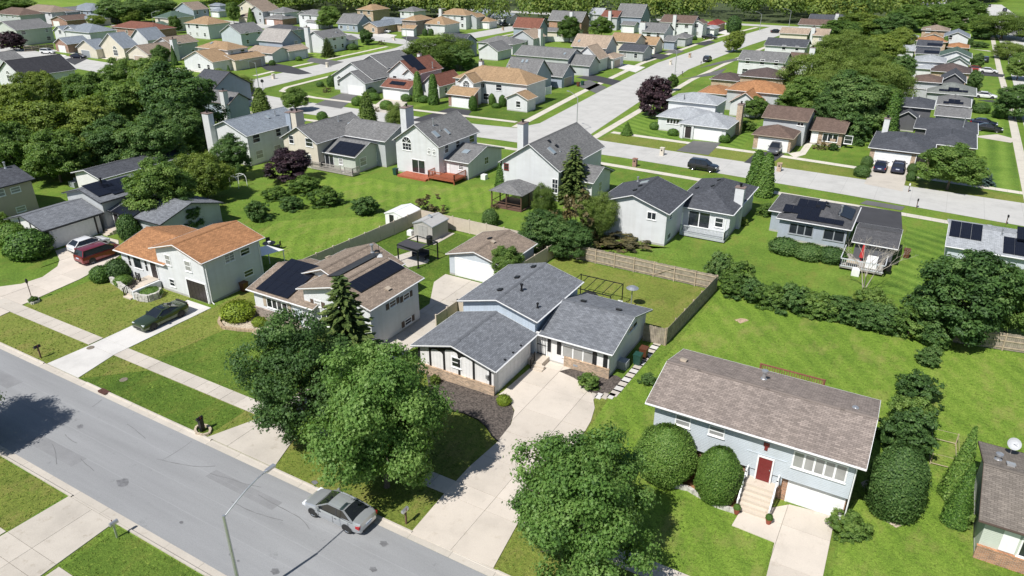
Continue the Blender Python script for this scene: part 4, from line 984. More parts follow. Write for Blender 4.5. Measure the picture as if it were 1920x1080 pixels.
# entry bay let into the front: door on its own blue panel reaching down to the landing
dx = h.wallpt(b1, 'f', 1433, 880).x; LZ = 1.3
m = MB(); m.box(dx - 1.15, b1.y0 + 0.10, LZ, dx + 1.15, b1.y0 + 0.349, 3.25); m.build('entry_panel', BLUEW, h.root)
m = MB(); m.box(dx - 1.25, b1.y0 - 0.03, 3.25, dx + 1.25, b1.y0 + 0.1, 3.33); m.build('entry_lintel', BLUEW, h.root)
dm, df, dk_ = door_mesh(DOORR, .85, 1.8); o = link('door', dm, h.root, (dx, b1.y0 - 0.035, LZ + 0.02)); link('door_frame', df, o); link('door_handle', dk_, o)
pm = MB(); pm.box(dx - .95, b1.y0 - .75, 0, dx + .95, b1.y0 + 0.348, LZ); pm.build('landing', CONCS, h.root)
steps(h, dx - .95, dx + .95, b1.y0 - .752, 5, 0.215, 0.27, CONCS)
for sx in (-1, 1):
    railing(h, [(dx + sx * .98, b1.y0 - 0.1, LZ), (dx + sx * .98, b1.y0 - .75, LZ), (dx + sx * .98, b1.y0 - 2.15, 0.05)], 0.85, TRIMW, bal=0.35, top=0.07)
fg = MB(); fg.box(-0.18, -0.06, 0, 0.18, -0.005, 0.28); fg.box(-0.1, -0.05, -0.3, 0.1, -0.005, 0.0); fg.build('wall_ornament', DOORR, h.root, (h.wallpt(b1, 'f', 1437, 838).x, b1.y0, 4.0))
h.pipe(b1, 'f', 1432, 711, 0.6, 0.13, METAL, True); h.boxvent(b1, 'f', 1282, 677, TRIMT); h.pipe(b1, 'f', 1604, 765, 0.12, 0.13, METAL)
dkb = MB(); dkb.box(b1.x1 - 8.0, b1.y1, 2.3, b1.x1 - 3.2, b1.y1 + 3.9, 2.42)
for x in (b1.x1 - 7.9, b1.x1 - 3.3): dkb.bar((x, b1.y1 + 3.8, 0), (x, b1.y1 + 3.8, 3.5), 0.12)
REDWD = plain('red_deck_stain', (0.22, 0.085, 0.055), 0.8, 0, 0.2, 5); dkb.build('back_deck', REDWD, h.root)
railing(h, [(b1.x1 - 7.95, b1.y1 + 3.85, 2.42), (b1.x1 - 3.25, b1.y1 + 3.85, 2.42)], 1.0, REDWD, bal=0.18, top=0.09)
m = MB(); m.tube([(b1.x1 + 0.06, b1.y0 + 0.05, b1.ze - 0.1), (b1.x1 + 0.06, b1.y0 + 0.05, 0.1)], 0.045, 6); m.build('downspout', TRIMW, h.root)

# house cut by the lower right corner of the picture
h = House('ranch_house', 'grey-green house with worn taupe roof and satellite dish beside tall conical evergreens', SAGEW, shingle('worn_taupe_shingle', (0.20, 0.175, 0.15), 0.3), TRIMB); HR = h
b1 = h.blk(3.0, 'gx', 0.27, fl=(1835.5, 975), w=14.0, br=(1837.5, 827.5), d=8.4, oh=0.45)
bk = MB(); bk.box(b1.x0 - 0.05, b1.y0 - 0.13, 0, b1.x1, b1.y0 - 0.002, 0.95); bk.box(b1.x0 - 0.08, b1.y0 - 0.17, 0.95, b1.x1, b1.y0 - 0.002, 1.03); bk.build('brick_skirt', BRICKO, h.root)
h.winm(b1, 'f', 3.3, 1.15, 2.7, 1.25, 'slide', None, False); h.winm(b1, 'f', 8.5, 1.15, 1.4, 1.25)
m = MB(); m.box(b1.x0 + 0.95, b1.y0 - 0.05, 1.1, b1.x0 + 1.75, b1.y0 - 0.004, 2.55); m.build('side_panel', TRIMW, h.root)
dish(h.root, (b1.X0 + 1.7, b1.Y1 - 0.9, b1.ze + 1.0), R(8), 0.4, 40, 0.75)
h.pipe(b1, 'b', 1871, 862, 0.35, 0.13, METAL, True); h.boxvent(b1, 'f', 1895, 873, METAL)
# ------------------------------------------------------------------ houses of the second street and the estate behind
def FH(label, wall, roof, blocks, trim=TRIMW, win='fr', name='house', group='houses of the estate', shut=None):
    """house from its wings; each wing: (eave level, roof form, dict of seen corners / sizes / own materials)"""
    h = House(name, label, wall, roof, trim, 'house', 0.0, group); h.bs = []
    for ze, rf, kw in blocks:
        kw = dict(kw); aw = kw.pop('win', win); b = h.blk(ze, rf, kw.pop('pitch', 0.36), **kw); h.bs.append(b)
        if aw: h.autowin(b, aw, None, shut)
    return h

# --- row backing onto the near gardens
h = FH('low grey house with blue solar panels beside a bare-branched tree', siding('slate_blue_siding', (0.36, 0.40, 0.46)), shingle('dark_grey_shingle', (0.095, 0.095, 0.10)), [
    (2.7, 'hip', dict(fr=(1596, 432), fl=(1455, 409), br=(1612.5, 387.5), pitch=0.27, win='')),
    (2.5, 'gx', dict(fr=(1684, 468), fl=(1597, 452), d=7.0, pitch=0.2, win='', wall=DARKW))], group='houses backing onto the near gardens')
b = h.bs[0]; h.winm(b, 'f', 2.6, 1.0, 2.6, 1.2, 'm3', None, False, TRIMG); h.winm(b, 'f', 6.3, 1.0, 2.2, 1.2, 'm2', None, False, TRIMG)
w_ = h.blkm(b.X0 - 1.4, b.Y0 + 2.2, b.X0 + 3.5, b.Y1 + 0.6, 2.75, 'hip', 0.27)
h.solar(b, 'f', 1467, 397, 4, 1, 1.02, 1.66); h.solar(b, 'f', 1478, 384, 4, 1, 1.02, 1.66, skip=((0, 0),)); h.solar(b, 'f', 1493, 410, 5, 1, 1.02, 1.0); h.solar(b, 'r', 1596, 414, 4, 1, 1.02, 1.66)
h.pipe(b, 'f', 1577, 400, 0.9, 0.1, METAL, True); h.pipe(b, 'f', 1574, 404, 0.4, 0.07, METAL)
for q in ((1534, 388), (1552, 387), (1550, 381)): h.boxvent(b, 'f', *q)

h = FH('low house with pale roof and dark solar panels at the right edge', BLUEW, PALE, [(2.8, 'gx', dict(fl=(1772, 461), w=15.0, bl=(1774, 410), pitch=0.22, win='f'))], group='houses backing onto the near gardens')
b = h.bs[0]; h.solar(b, 'f', 1779, 443, 3, 2, 1.02, 1.66); h.solar(b, 'f', 1880, 475, 2, 2, 1.02, 1.66); h.solar(b, 'f', 1906, 455, 4, 2, 1.02, 1.66)
h.pipe(b, 'f', 1877, 442, 0.7, 0.07, METAL, True); h.boxvent(b, 'f', 1855, 424, METAL); h.boxvent(b, 'f', 1864, 430, METAL)

h = FH('white house with dark charcoal roof, white chimney and railed back deck', WHITE, CHAR, [
    (4.2, 'gy', dict(fr=(1255, 402.5), fl=(1118, 369), br=(1299, 364), apex=(1186, 366), win='')),
    (3.1, 'hip', dict(fr=(1375, 404), fl=(1258, 386), d=13.0, pitch=0.44, win=''))], group='houses backing onto the near gardens')
a, b = h.bs; h.win(a, 'f', 1215, 398, 1229, 412, 'slide', None, False)
for q in ((1270, 393), (1250, 437)): pass
h.winm(a, 'r', 1.5, 3.0, 0.7, 0.5); h.winm(a, 'r', 1.5, 0.5, 1.0, 0.6, 'slide')
h.winm(b, 'f', 3.2, 0.75, 2.6, 1.95, 'm2', None, False); h.winm(b, 'f', 5.7, 1.2, 0.9, 1.1)
h.chim(b.x1 - 0.1, b.y0 + 4.0, 5.3, 1.1, 0.8, WHITE)
for q in ((1361, 326), (1349, 338), (1337, 349), (1308, 353)): h.boxvent(b, 'l' if q[0] < 1345 else 'r', *q)
h.pipe(a, 'l', 1196, 340, 0.5, 0.09, METAL, True); h.boxvent(a, 'r', 1201, 349); h.boxvent(a, 'r', 1191, 357); h.skylight(a, 'r', 1209, 342)
DECKG = plain('grey_deck_boards', (0.42, 0.44, 0.46), 0.7, 0, 0.15, 5)
D0, D1 = h.loc(G(1277, 447)), h.loc(G(1345, 455)); y1 = b.y0 - 0.02; y0 = D1.y; x0, x1 = D0.x - 0.5, b.x1 + 0.1
m = MB()
for i in range(int((x1 - x0) / 0.15)): m.box(x0 + i * 0.15, y0, 0.42, x0 + i * 0.15 + 0.14, y1, 0.46)
m.box(x0, y0 - 0.03, 0.15, x1, y0, 0.42); m.box(x1, y0, 0.15, x1 + 0.03, y1, 0.42); m.build('deck', DECKG, h.root)
railing(h, [(x0, y0 + 0.05, 0.46), (x1 - 0.05, y0 + 0.05, 0.46), (x1 - 0.05, y1 - 0.2, 0.46)], 0.95, DECKG, bal=0.16, top=0.09)
for u in (0.1, (x1 - x0) - 0.1): m = MB(); m.box(x0 + u - 0.06, y0 + 0.02, 0.46, x0 + u + 0.06, y0 + 0.14, 3.0); m.build('deck_post', TRIMW, h.root)

h = FH('large white gabled house with grey roof and skylight behind the gazebo', WHITE, GREY, [
    (4.4, 'gy', dict(fr=(1050, 322.5), fl=(934, 302.5), d=15.5, apex=(992.5, 270), win='')),
    (2.9, 'gx', dict(fr=(1113, 344), w=7.5, br=(1151, 319), pitch=0.4, win='r')),
    (4.4, 'gy', dict(fr=(1072, 292), w=8.0, br=(1110, 268), pitch=0.42, win='r', wall=BLUEG))], group='houses backing onto the near gardens')
a = h.bs[0]; h.win(a, 'f', 946, 307, 953, 318, 'g22', None, False, DOORR); h.winm(a, 'f', 8.6, 1.2, 0.8, 1.9, 'g23')
h.skylight(a, 'r', 1034, 283, 0.8, 1.3); h.boxvent(a, 'r', 1029, 265); h.boxvent(a, 'r', 1043, 274); h.pipe(a, 'r', 1050, 284, 0.35, 0.08)
h.chim(a.x0 - 0.2, a.y0 + 6.5, a.zr + 1.0, 1.0, 1.6, WHITE)

h = FH('white two-storey gabled house with arched window and red deck', WHITE, GREY, [
    (5.0, 'gy', dict(fr=(823, 276.5), fl=(735, 262), br=(900, 246), apex=(777, 233), win='r')),
    (2.7, 'gx', dict(fr=(879, 307), fl=(820, 297.5), br=(949, 282.5), apex=(912.5, 274), win=''))], group='houses backing onto the near gardens')
a, b = h.bs; h.win(a, 'f', 755, 268, 771.5, 282, 'g32', None, False); h._win('f', h.wallpt(a, 'f', 762.5, 267), 1.7, 1, 'arch', None, False)
for x in (804.5, 814): h.win(a, 'f', x - 2, 284 + (x - 804) * 0.2, x + 2, 288 + (x - 804) * 0.2, 'g22', None, False); h._win('f', h.wallpt(a, 'f', x, 281 + (x - 804) * 0.2), 0.5, 1, 'arch', None, False)
h.winm(a, 'f', 4.2, 0.35, 2.4, 2.0, 'slide', None, False)
h.doorp(b, 'f', 838, 318, 0.4, DOORW); h.win(b, 'f', 861, 308, 868, 318, 'g23'); h.win(b, 'r', 909, 308, 915, 294, 'g22', None, False)
h.skylight(a, 'r', 817, 252, 0.9, 1.3); h.skylight(a, 'r', 838, 247, 0.5, 1.2); h.skylight(b, 'f', 874, 285, 1.1, 1.1); h.pipe(a, 'r', 812, 235, 1.0, 0.09, METAL, True); h.pipe(a, 'r', 825, 245, 0.5, 0.07)
h.chim(a.x0 - 0.3, a.y0 + 3.6, a.zr + 1.4, 1.1, 2.0, WHITE)
REDD = plain('red_deck_boards', (0.36, 0.10, 0.05), 0.65, 0, 0.18, 5)
q0, q1, q2 = h.loc(G(745, 331)), h.loc(G(852, 348)), h.loc(G(858, 327))
m = MB(); dx0, dx1, dy0, dy1 = q0.x, h.loc(G(800, 340)).x, q0.y, a.y0 - 0.02
for i in range(int((dx1 - dx0) / 0.15)): m.box(dx0 + i * 0.15, dy0, 0.0, dx0 + i * 0.15 + 0.14, dy1, 0.3)
m.build('deck', REDD, h.root); m = MB(); ex0, ex1, ey0, ey1 = dx1 + 0.02, q1.x, q1.y, b.y0 - 0.02
for i in range(int((ex1 - ex0) / 0.15)): m.box(ex0 + i * 0.15, ey0, 0.45, ex0 + i * 0.15 + 0.14, ey1, 0.62)
for x, y in ((ex0 + .1, ey0 + .1), (ex1 - .1, ey0 + .1), (ex1 - .1, ey1 - .3)): m.box(x - .06, y - .06, 0, x + .06, y + .06, 0.45)
m.build('deck', REDD, h.root)
railing(h, [(ex0 + 0.05, ey1 - 0.5, 0.62), (ex0 + 0.05, ey0 + 0.05, 0.62), (ex1 - 0.05, ey0 + 0.05, 0.62), (ex1 - 0.05, ey1 - 0.2, 0.62)], 0.95, REDD, bal=0.16, top=0.09)

h = FH('grey-roofed house with solar lean-to and weathered deck behind the dark purple bush', CREAMW, GREY, [
    (4.3, 'gy', dict(fr=(594, 270), fl=(524, 258), d=13.0, apex=(559, 238), win='f')),
    (2.7, 'gx', dict(fr=(666, 296), fl=(597, 285), br=(725, 274), pitch=0.42, wall=SAGEW, win='r')),
    (4.3, 'gx', dict(fr=(722, 266), w=10, d=9, pitch=0.4, wall=GREYW, win=''))], group='houses backing onto the near gardens')
a, b, c = h.bs; h.solar(b, 'f', 617, 286, 5, 2, 1.02, 1.5); h.winm(b, 'f', 1.4, 0.3, 1.7, 2.0, 'slide'); h.winm(b, 'f', 3.8, 1.1, 0.7, 0.9); h.chim(a.x0 - 0.2, a.y0 + 3.8, a.zr + 1.2, 1.1, 1.8, CREAMW)
h.pipe(a, 'r', 634, 227, 0.7, 0.08, METAL, True); h.skylight(a, 'r', 657, 234, 0.6, 1.0)
GREYD = plain('weathered_deck_boards', (0.36, 0.33, 0.30), 0.8, 0, 0.2, 5)
e0, e1 = h.loc(G(560, 325)), h.loc(G(662, 332)); m = MB(); y1 = b.y0 - 0.02; y0 = e1.y
for i in range(int((e1.x - e0.x) / 0.15)): m.box(e0.x + i * 0.15, y0, 0.1, e0.x + i * 0.15 + 0.14, y1, 0.4)
m.build('deck', GREYD, h.root); railing(h, [(e0.x, y1, 0.4), (e0.x, y0, 0.4), (e1.x - 2.4, y0, 0.4)], 0.9, GREYD, bal=0.16, top=0.09); railing(h, [(e1.x - 1.6, y0, 0.4), (e1.x, y0, 0.4), (e1.x, y1, 0.4)], 0.9, GREYD, bal=0.16, top=0.09)

h = FH('tall pale house with grey roof and two white chimneys beside the leafy wood', WHITE, STEEL, [
    (5.0, 'gy', dict(fr=(462.5, 256), fl=(383, 243), br=(574, 227), apex=(418, 227), win='r'))], group='houses backing onto the near gardens')
a = h.bs[0]; h.chim(a.x0 + 1.2, a.y0 - 0.55, a.zr + 0.9, 1.5, 1.0, WHITE); h.chim(a.x1 + 0.5, a.y1 - 2.6, a.zr + 0.2, 1.0, 2.2, BLUEG); h.pipe(a, 'r', 516, 217, 0.8, 0.08, METAL, True); h.pipe(a, 'r', 540, 220, 0.4, 0.07); h.skylight(a, 'r', 502, 220, 0.5, 0.9)  # right chimney is white too; blue-grey puts its shaded side into the colour
h = FH('grey-roofed house with tall blue-grey chimney half hidden by the wood', BLUEG, GREY, [
    (4.0, 'gx', dict(fr=(429, 196), br=(472, 190), apex=(442, 174), w=9.5, win='')), (4.6, 'gx', dict(fr=(396, 172), w=8, d=11, pitch=0.6, roofm=CHAR, win=''))], TRIMB, group='houses backing onto the near gardens')
a = h.bs[0]; h.chim(a.x1 - 0.6, a.y0 - 0.4, a.zr + 0.7, 1.1, 1.1, WHITE)

# --- west end of the near street
h = House('split_level_house', 'dark-trimmed grey house with many solar panels and timbered white garage', GREYW, SLATE, TRIMD)
w1 = h.blk(2.6, 'gy', 0.277, fr=(80, 434), w=8.33, br=(195, 400), oh=0.45, wall=BOARDW)
w2 = h.blk(3.9, 'gy', 0.268, fr=(188, 381), w=8.2, d=9.2, oh=0.4)
w3 = h.blk(2.65, 'gx', 0.29, fl=(198, 394), w=10.5, br=(389, 377), d=9.4, oh=0.45)
h.garm(w1, 'r', 3.3, 4.9, 2.1)
for u in (0, 0.3, 0.6, 0.93):
    x = w1.x0 + (w1.x1 - w1.x0) * u; t = MB(); t.box(x, w1.y0 - 0.05, 0.2, x + 0.2, w1.y0 - 0.002, w1.top_at(x + 0.1, 0)); t.build('timber', TRIMD, h.root)
t = MB(); t.box(w1.x1 + 0.003, w1.y0, 2.25, w1.x1 + 0.05, w1.y1, 2.45); t.build('timber', TRIMD, h.root)
for y in (0.1, 5.9): t = MB(); t.box(w1.x1 + 0.003, w1.y0 + y, 0.1, w1.x1 + 0.06, w1.y0 + y + 0.2, 2.25); t.build('timber', TRIMD, h.root)
h.solar(w2, 'r', 185, 370, 3, 2, 1.02, 1.66); h.solar(w2, 'r', 214, 366, 4, 2, 1.02, 1.66)
h.solar(w3, 'f', 206, 397, 4, 3, 1.02, 1.66, du=0.3); h.pipe(w2, 'r', 190, 344, 0.6, 0.12, DARKM, True)
h.winm(w3, 'f', 2.2, 1.0, 1.8, 1.3, 'm3', TRIMD); h.door(w3, 'f', 0.7, 0.5, DOORD); m = MB(); m.box(w3.x0 - 0.2, w3.y0 - 1.3, 0, w3.x0 + 1.4, w3.y0 - 0.003, 0.5); m.build('porch_slab', CONCS, h.root); steps(h, w3.x0 + 0.1, w3.x0 + 1.3, w3.y0 - 1.302, 2, 0.17, 0.35, CONCS)
h = FH('long dark-roofed building with white gable behind the solar-panel garage house', BOARDW, CHAR, [(2.7, 'gy', dict(fr=(187, 337), fl=(132, 324), d=15, apex=(159, 319), win='f'))], group='houses west of the solar-panel house')
h = FH('tan two-storey house with dark roof cut by the left edge of the picture', TANW, CHAR, [(4.4, 'gy', dict(fr=(-60, 367), w=8.5, br=(66, 335), pitch=0.3, win=''))], TRIMD, group='houses west of the solar-panel house')
a = h.bs[0]; h.win(a, 'r', -4, 369, 6, 355, 'dh'); h.win(a, 'r', 22, 362, 36, 350, 'dh'); h.win(a, 'r', 33, 398, 46, 386, 'dh'); h.pipe(a, 'r', 10, 315, 0.7, 0.1, METAL, True)
# --- north side of the second street
h = FH('large tan-roofed two-storey house at the street corner with brick garage front', WHITE, TANR, [
    (5.0, 'hip', dict(fr=(989, 160), fl=(849, 146), d=9.5, pitch=0.52, win='')),
    (5.0, 'gy', dict(fr=(888, 157), fl=(857, 152), d=4, apex=(870, 139), win='')),
    (2.7, 'sf', dict(fr=(887, 182), fl=(836, 175), d=3.0, pitch=0.5, win='', wall=BRICKR)),
    (2.7, 'gy', dict(fr=(990, 188), fl=(946, 181), d=4.5, pitch=0.45, win='f'))], group='houses facing the second street')
a, b, c, d = h.bs; h.garm(c, 'f', (c.x1 - c.x0) / 2, 4.4, 2.1); h.winm(b, 'f', (b.x1 - b.x0) / 2, 3.3, 1.6, 1.2, 'g32', None, False); h._win('f', h.atm(b, 'f', (b.x1 - b.x0) / 2, 4.6), 1.6, 1, 'arch', None, False)
h.winm(a, 'f', 6.6, 3.4, 2.2, 0.9, 'm4', None, False); h.winm(a, 'f', 11.5, 3.2, 1.4, 1.2); h.door(a, 'f', 6.2, 0.2, DOORD); h.winm(a, 'f', 8.2, 0.9, 1.4, 1.3); h.chim(a.x0 + 2.2, a.y1 - 1.0, a.zr + 0.3, 0.9, 0.9, WHITE); h.pipe(a, 'f', 955, 127, 0.6, 0.15, TRIMT, True)
h = FH('white house with red-brown roof and black solar array between two columnar trees', WHITE, REDR, [
    (5.2, 'gy', dict(fr=(777.5, 141), fl=(725, 135), br=(832, 129), apex=(750.6, 114), win='')),
    (5.2, 'gy', dict(fr=(778, 142.5), fl=(753, 138.5), d=2.5, apex=(763.5, 129), win='')),
    (2.7, 'sf', dict(fr=(767, 168.5), fl=(712.5, 161), d=3.2, pitch=0.5, win='')),
    (2.8, 'gy', dict(fr=(824, 163), fl=(788, 158), d=10, apex=(806, 142), win='fr'))], group='houses facing the second street')
a, b, c, d = h.bs; h.garm(c, 'f', 2.6, 4.5, 2.1); h.winm(a, 'f', 1.6, 3.4, 1.0, 1.1); h.winm(b, 'f', (b.x1 - b.x0) / 2, 3.3, 1.0, 1.1); h.solar(a, 'r', 779, 133, 4, 3, 1.02, 1.66); h.solar(c, 'f', 730, 158, 4, 1, 1.02, 1.2); h.pipe(a, 'r', 811, 127, 1.2, 0.1, METAL, True); h.chim(a.x0 + 2.5, a.y1 - 2, a.zr + 0.4, 0.8, 0.8, WHITE)
h = FH('grey house with three stepped white gables on the bend of the street', WHITE, GREY, [
    (3.0, 'gy', dict(fr=(685, 157), fl=(632, 149), br=(727, 147), apex=(655.6, 134), win='', wall=WHITE)),
    (3.4, 'gy', dict(fr=(699, 150), fl=(621, 140), d=13, apex=(661, 117), win='')),
    (4.8, 'gy', dict(fr=(726, 128), fl=(664, 120), d=12, apex=(680, 104), win=''))], group='houses facing the second street')
a, b, c = h.bs; h.garm(a, 'f', (a.x1 - a.x0) * 0.62, 4.6, 2.1); h._win('f', h.atm(b, 'f', 1.8, 2.7), 1.3, 1, 'arch', None, False); h.winm(b, 'f', 1.8, 1.0, 1.4, 1.3, 'g32')
h = FH('house with maroon roof and dark chimney behind the three-gabled grey house', WHITE, shingle('maroon_shingle', (0.10, 0.035, 0.04), 0.3), [(2.8, 'gy', dict(fr=(742, 118), w=9, d=11, pitch=0.45, win='r'))]); a = h.bs[0]; h.chim(a.x1 + 0.2, a.y1 - 2.0, a.zr + 0.6, 0.9, 0.9, DARKW)
h = FH('pale grey hipped house with white garage door on the striped corner lawn', WHITE, PALE, [
    (4.5, 'hip', dict(fr=(1345, 197.5), fl=(1249, 189), br=(1366, 184), pitch=0.32, win='')),
    (2.7, 'hip', dict(fr=(1330, 229), fl=(1230, 216), d=9, pitch=0.32, win='')),
    (2.7, 'hip', dict(fr=(1365, 242), fl=(1271, 231), br=(1391, 222.5), pitch=0.34, win=''))], group='houses facing the second street')
a, b, c = h.bs; h.gar(c, 'f', 1302, 250, 1350, 266); h.win(b, 'f', 1251, 222, 1273, 233, 'm4', None, False); h.door(c, 'f', 1.6, 0.15, DOORD, 1.2, 2.1); h.chim(c.x1 + 0.3, c.y1 - 1.0, 5.6, 1.0, 1.5, BRICK); h.pipe(a, 'f', 1283, 186, 0.9, 0.06, DARKM)
for x in (c.x0 + 0.5, c.x0 + 2.4): m = MB(); m.box(x - 0.2, c.y0 - 0.3, 0, x + 0.2, c.y0 - 0.003, 2.5); m.build('porch_pier', WHITE, h.root)
h = FH('brown-roofed split-level house with tan brick front and a black pickup in its drive', BRICK, UMBER, [
    (4.4, 'gx', dict(fr=(1515.6, 229), fl=(1427.5, 220.6), br=(1533, 210), pitch=0.3, wall=GREYW, win='')),
    (2.6, 'hip', dict(fr=(1488, 261), fl=(1409, 252), br=(1503, 246), pitch=0.42, win='')),
    (2.6, 'gx', dict(fr=(1585, 251), fl=(1517.5, 244), br=(1599, 230), pitch=0.28, win=''))], TRIMT, group='houses facing the second street')
a, b, c = h.bs; h.gar(b, 'f', 1423, 262, 1474, 284); h.win(a, 'f', 1496, 229, 1506, 236, 'slide', None, False); h.winm(c, 'f', 3.2, 0.9, 2.4, 1.3, 'm3', None, False); h.winm(c, 'f', 6.2, 0.9, 1.2, 1.3); h.door(c, 'f', 0.6, 0.3, DOORW); h.pipe(a, 'f', 1492, 200, 1.0, 0.12, METAL, True)
for x0, x1 in ((c.x0 + 1.2, c.x0 + 2.0), (c.x1 - 1.9, c.x1 - 1.0)): m = MB(); m.box(x0, c.y0 - 0.05, 0.2, x1, c.y0 - 0.003, 1.4); m.build('stone_panel', BRICK, h.root)
h = FH('wide charcoal-roofed house with two dark cars before its white garage door', BRICK, CHAR, [
    (2.7, 'hip', dict(fr=(1752, 291), fl=(1627.5, 277.5), d=13, pitch=0.3, win='')),
    (2.7, 'hip', dict(fr=(1832, 279), fl=(1730, 270), d=12, pitch=0.3, win='f'))], group='houses facing the second street')
a, b = h.bs; h.gar(a, 'f', 1642, 284, 1704, 307); h.door(a, 'f', (a.x1 - a.x0) - 1.3, 0.2, DOORD, 1.3, 2.1); h.chim(a.x0 + 1.0, a.y1 - 1.5, 5.4, 0.9, 0.9, WHITE)
# --- east street (right): roofs in a row going back
def east(label, wall, roof, blocks, **k): return FH(label, wall, roof, blocks, group='houses along the right-hand street', **k)
h = east('charcoal hipped house with white fascia and a dark car at its end', DARKW, CHAR, [(2.7, 'hip', dict(fr=(1834, 252.5), fl=(1712.5, 240), br=(1833, 231), pitch=0.26, win='')), (2.6, 'gy', dict(fr=(1722, 223), fl=(1681, 214), d=10, apex=(1700, 209), win=''))]); h.pipe(h.bs[0], 'f', 1806, 238, 1.6, 0.07, METAL, True)
h = east('plain dark grey roof with no panels below the lower solar roof', GREYW, GREY, [(2.8, 'gx', dict(fr=(1820, 222.5), fl=(1751, 217.5), br=(1821, 206), pitch=0.22, win=''))])
h = east('grey hipped roof with four solar panels beside a dark hipped wing', GREYW, GREY, [(3.0, 'hip', dict(fr=(1821, 201.5), fl=(1755, 197), d=10, pitch=0.36, win='')), (4.0, 'hip', dict(fr=(1751, 205), fl=(1684, 199), d=10, pitch=0.3, roofm=CHAR, win='', wall=DARKW))]); h.solar(h.bs[0], 'f', 1777, 195, 2, 1, 1.02, 1.66, dv=.2); h.solar(h.bs[0], 'f', 1768, 194.5, 1, 1, 1.02, .8, dv=.1); h.solar(h.bs[0], 'f', 1795, 196, 1, 1, 1.02, .8, dv=.1); h.pipe(h.bs[1], 'f', 1711, 184, 0.8, 0.12, METAL)
h = east('grey-green hipped roof with six solar panels beside a white car', GREYW, shingle('grey_green_shingle', (0.20, 0.215, 0.20), 0.25), [(3.0, 'hip', dict(fr=(1831, 180.5), fl=(1736, 174), d=11, pitch=0.34, win=''))]); h.solar(h.bs[0], 'f', 1777, 172, 2, 1, 1.02, 1.66, dv=0.2); h.solar(h.bs[0], 'f', 1760, 171, 2, 1, 1.02, .8, dv=.1); h.solar(h.bs[0], 'f', 1794, 173, 2, 1, 1.02, .8, dv=.1)
h = east('brown stepped hipped roofs between the trees and the solar roofs', GREYW, UMBER, [(2.8, 'hip', dict(fr=(1746, 168), fl=(1692, 165), d=10, pitch=0.34, win='f')), (4.4, 'hip', dict(fr=(1766, 156), fl=(1712, 152), d=9, pitch=0.32, win=''))])
h = east('dark house with white-edged gable beside the dense round tree', DARKW, CHAR, [(3.4, 'gy', dict(fr=(1812, 156), fl=(1762, 148), d=10, apex=(1783, 138), win=''))])
h = east('dark brown hipped roof behind the white-edged gable', BRICK, DARKB, [(3.0, 'hip', dict(fr=(1822, 138.5), fl=(1744, 134), d=10, pitch=0.36, win=''))])
h = east('pale grey stepped roofs left of the green gables', WHITE, PALE, [(4.2, 'hip', dict(fr=(1774, 118), fl=(1712, 113), d=10, pitch=0.3, win='')), (2.8, 'hip', dict(fr=(1762, 131), fl=(1715, 128), d=8, pitch=0.3, win=''))])
h = east('white house with two green-roofed gables one before the other', WHITE, GREENR, [(4.4, 'gy', dict(fr=(1822.5, 109), fl=(1760, 106), d=11, apex=(1792.5, 95.6), win='')), (3.2, 'gy', dict(fr=(1819, 122), fl=(1774, 116), d=5, apex=(1791, 108.5), win=''))])
h = east('charcoal twin roofs each with a dark solar array left of the green gables', WHITE, CHAR, [(4.2, 'gx', dict(fr=(1766, 88.5), fl=(1717, 86), d=9, pitch=0.3, win='')), (2.8, 'gx', dict(fr=(1761, 103), fl=(1715, 100.5), d=8, pitch=0.3, win=''))]); h.solar(h.bs[0], 'f', 1738, 85, 4, 1, 1.02, 1.66); h.solar(h.bs[1], 'f', 1732, 99, 4, 1, 1.02, 1.66)
h = east('orange-roofed house stretching in front of the white grey-roofed gable', BRICK, ORANGE, [(4.2, 'hip', dict(fr=(1777, 79.5), fl=(1717, 75), d=9, pitch=0.3, win='')), (2.8, 'hip', dict(fr=(1818, 90.5), fl=(1775, 86), d=9, pitch=0.3, win=''))])
h = east('white gable with pale blue-grey roof near the end of the right-hand row', WHITE, STEEL, [(4.4, 'gy', dict(fr=(1819, 71.5), fl=(1769, 69), d=12, apex=(1795, 60), win='f'))])
h = east('brown hipped roof with brick wall at the back of the right-hand row', BRICK, BROWN, [(4.4, 'hip', dict(fr=(1781, 58.5), fl=(1727, 56), d=10, pitch=0.34, win='f')), (3.2, 'gy', dict(fr=(1772, 72), fl=(1729, 68), d=8, pitch=0.36, wall=BLUEG, roofm=TANR, win=''))])
h = east('white-roofed house half hidden behind the dark trees left of the orange roof', WHITE, PALE, [(3.6, 'gy', dict(fr=(1720, 73), fl=(1684, 76), d=10, pitch=0.3, win='')), (2.8, 'gx', dict(fr=(1716, 96), w=7, d=9, pitch=0.25, win=''))])
h = east('beige roof glimpsed between trees far along the right-hand street', TANW, BEIGER, [(3.0, 'hip', dict(fr=(1815, 37.5), fl=(1748, 35), d=11, pitch=0.3, win=''))])
h = east('white house with dark garage opening near the top right', WHITE, PALE, [(4.6, 'gx', dict(fr=(1740, 8), fl=(1719, 7.5), d=9, pitch=0.3, win='f')), (4.6, 'gx', dict(fr=(1775, 2), w=16, d=9, pitch=0.3, win='f'))])
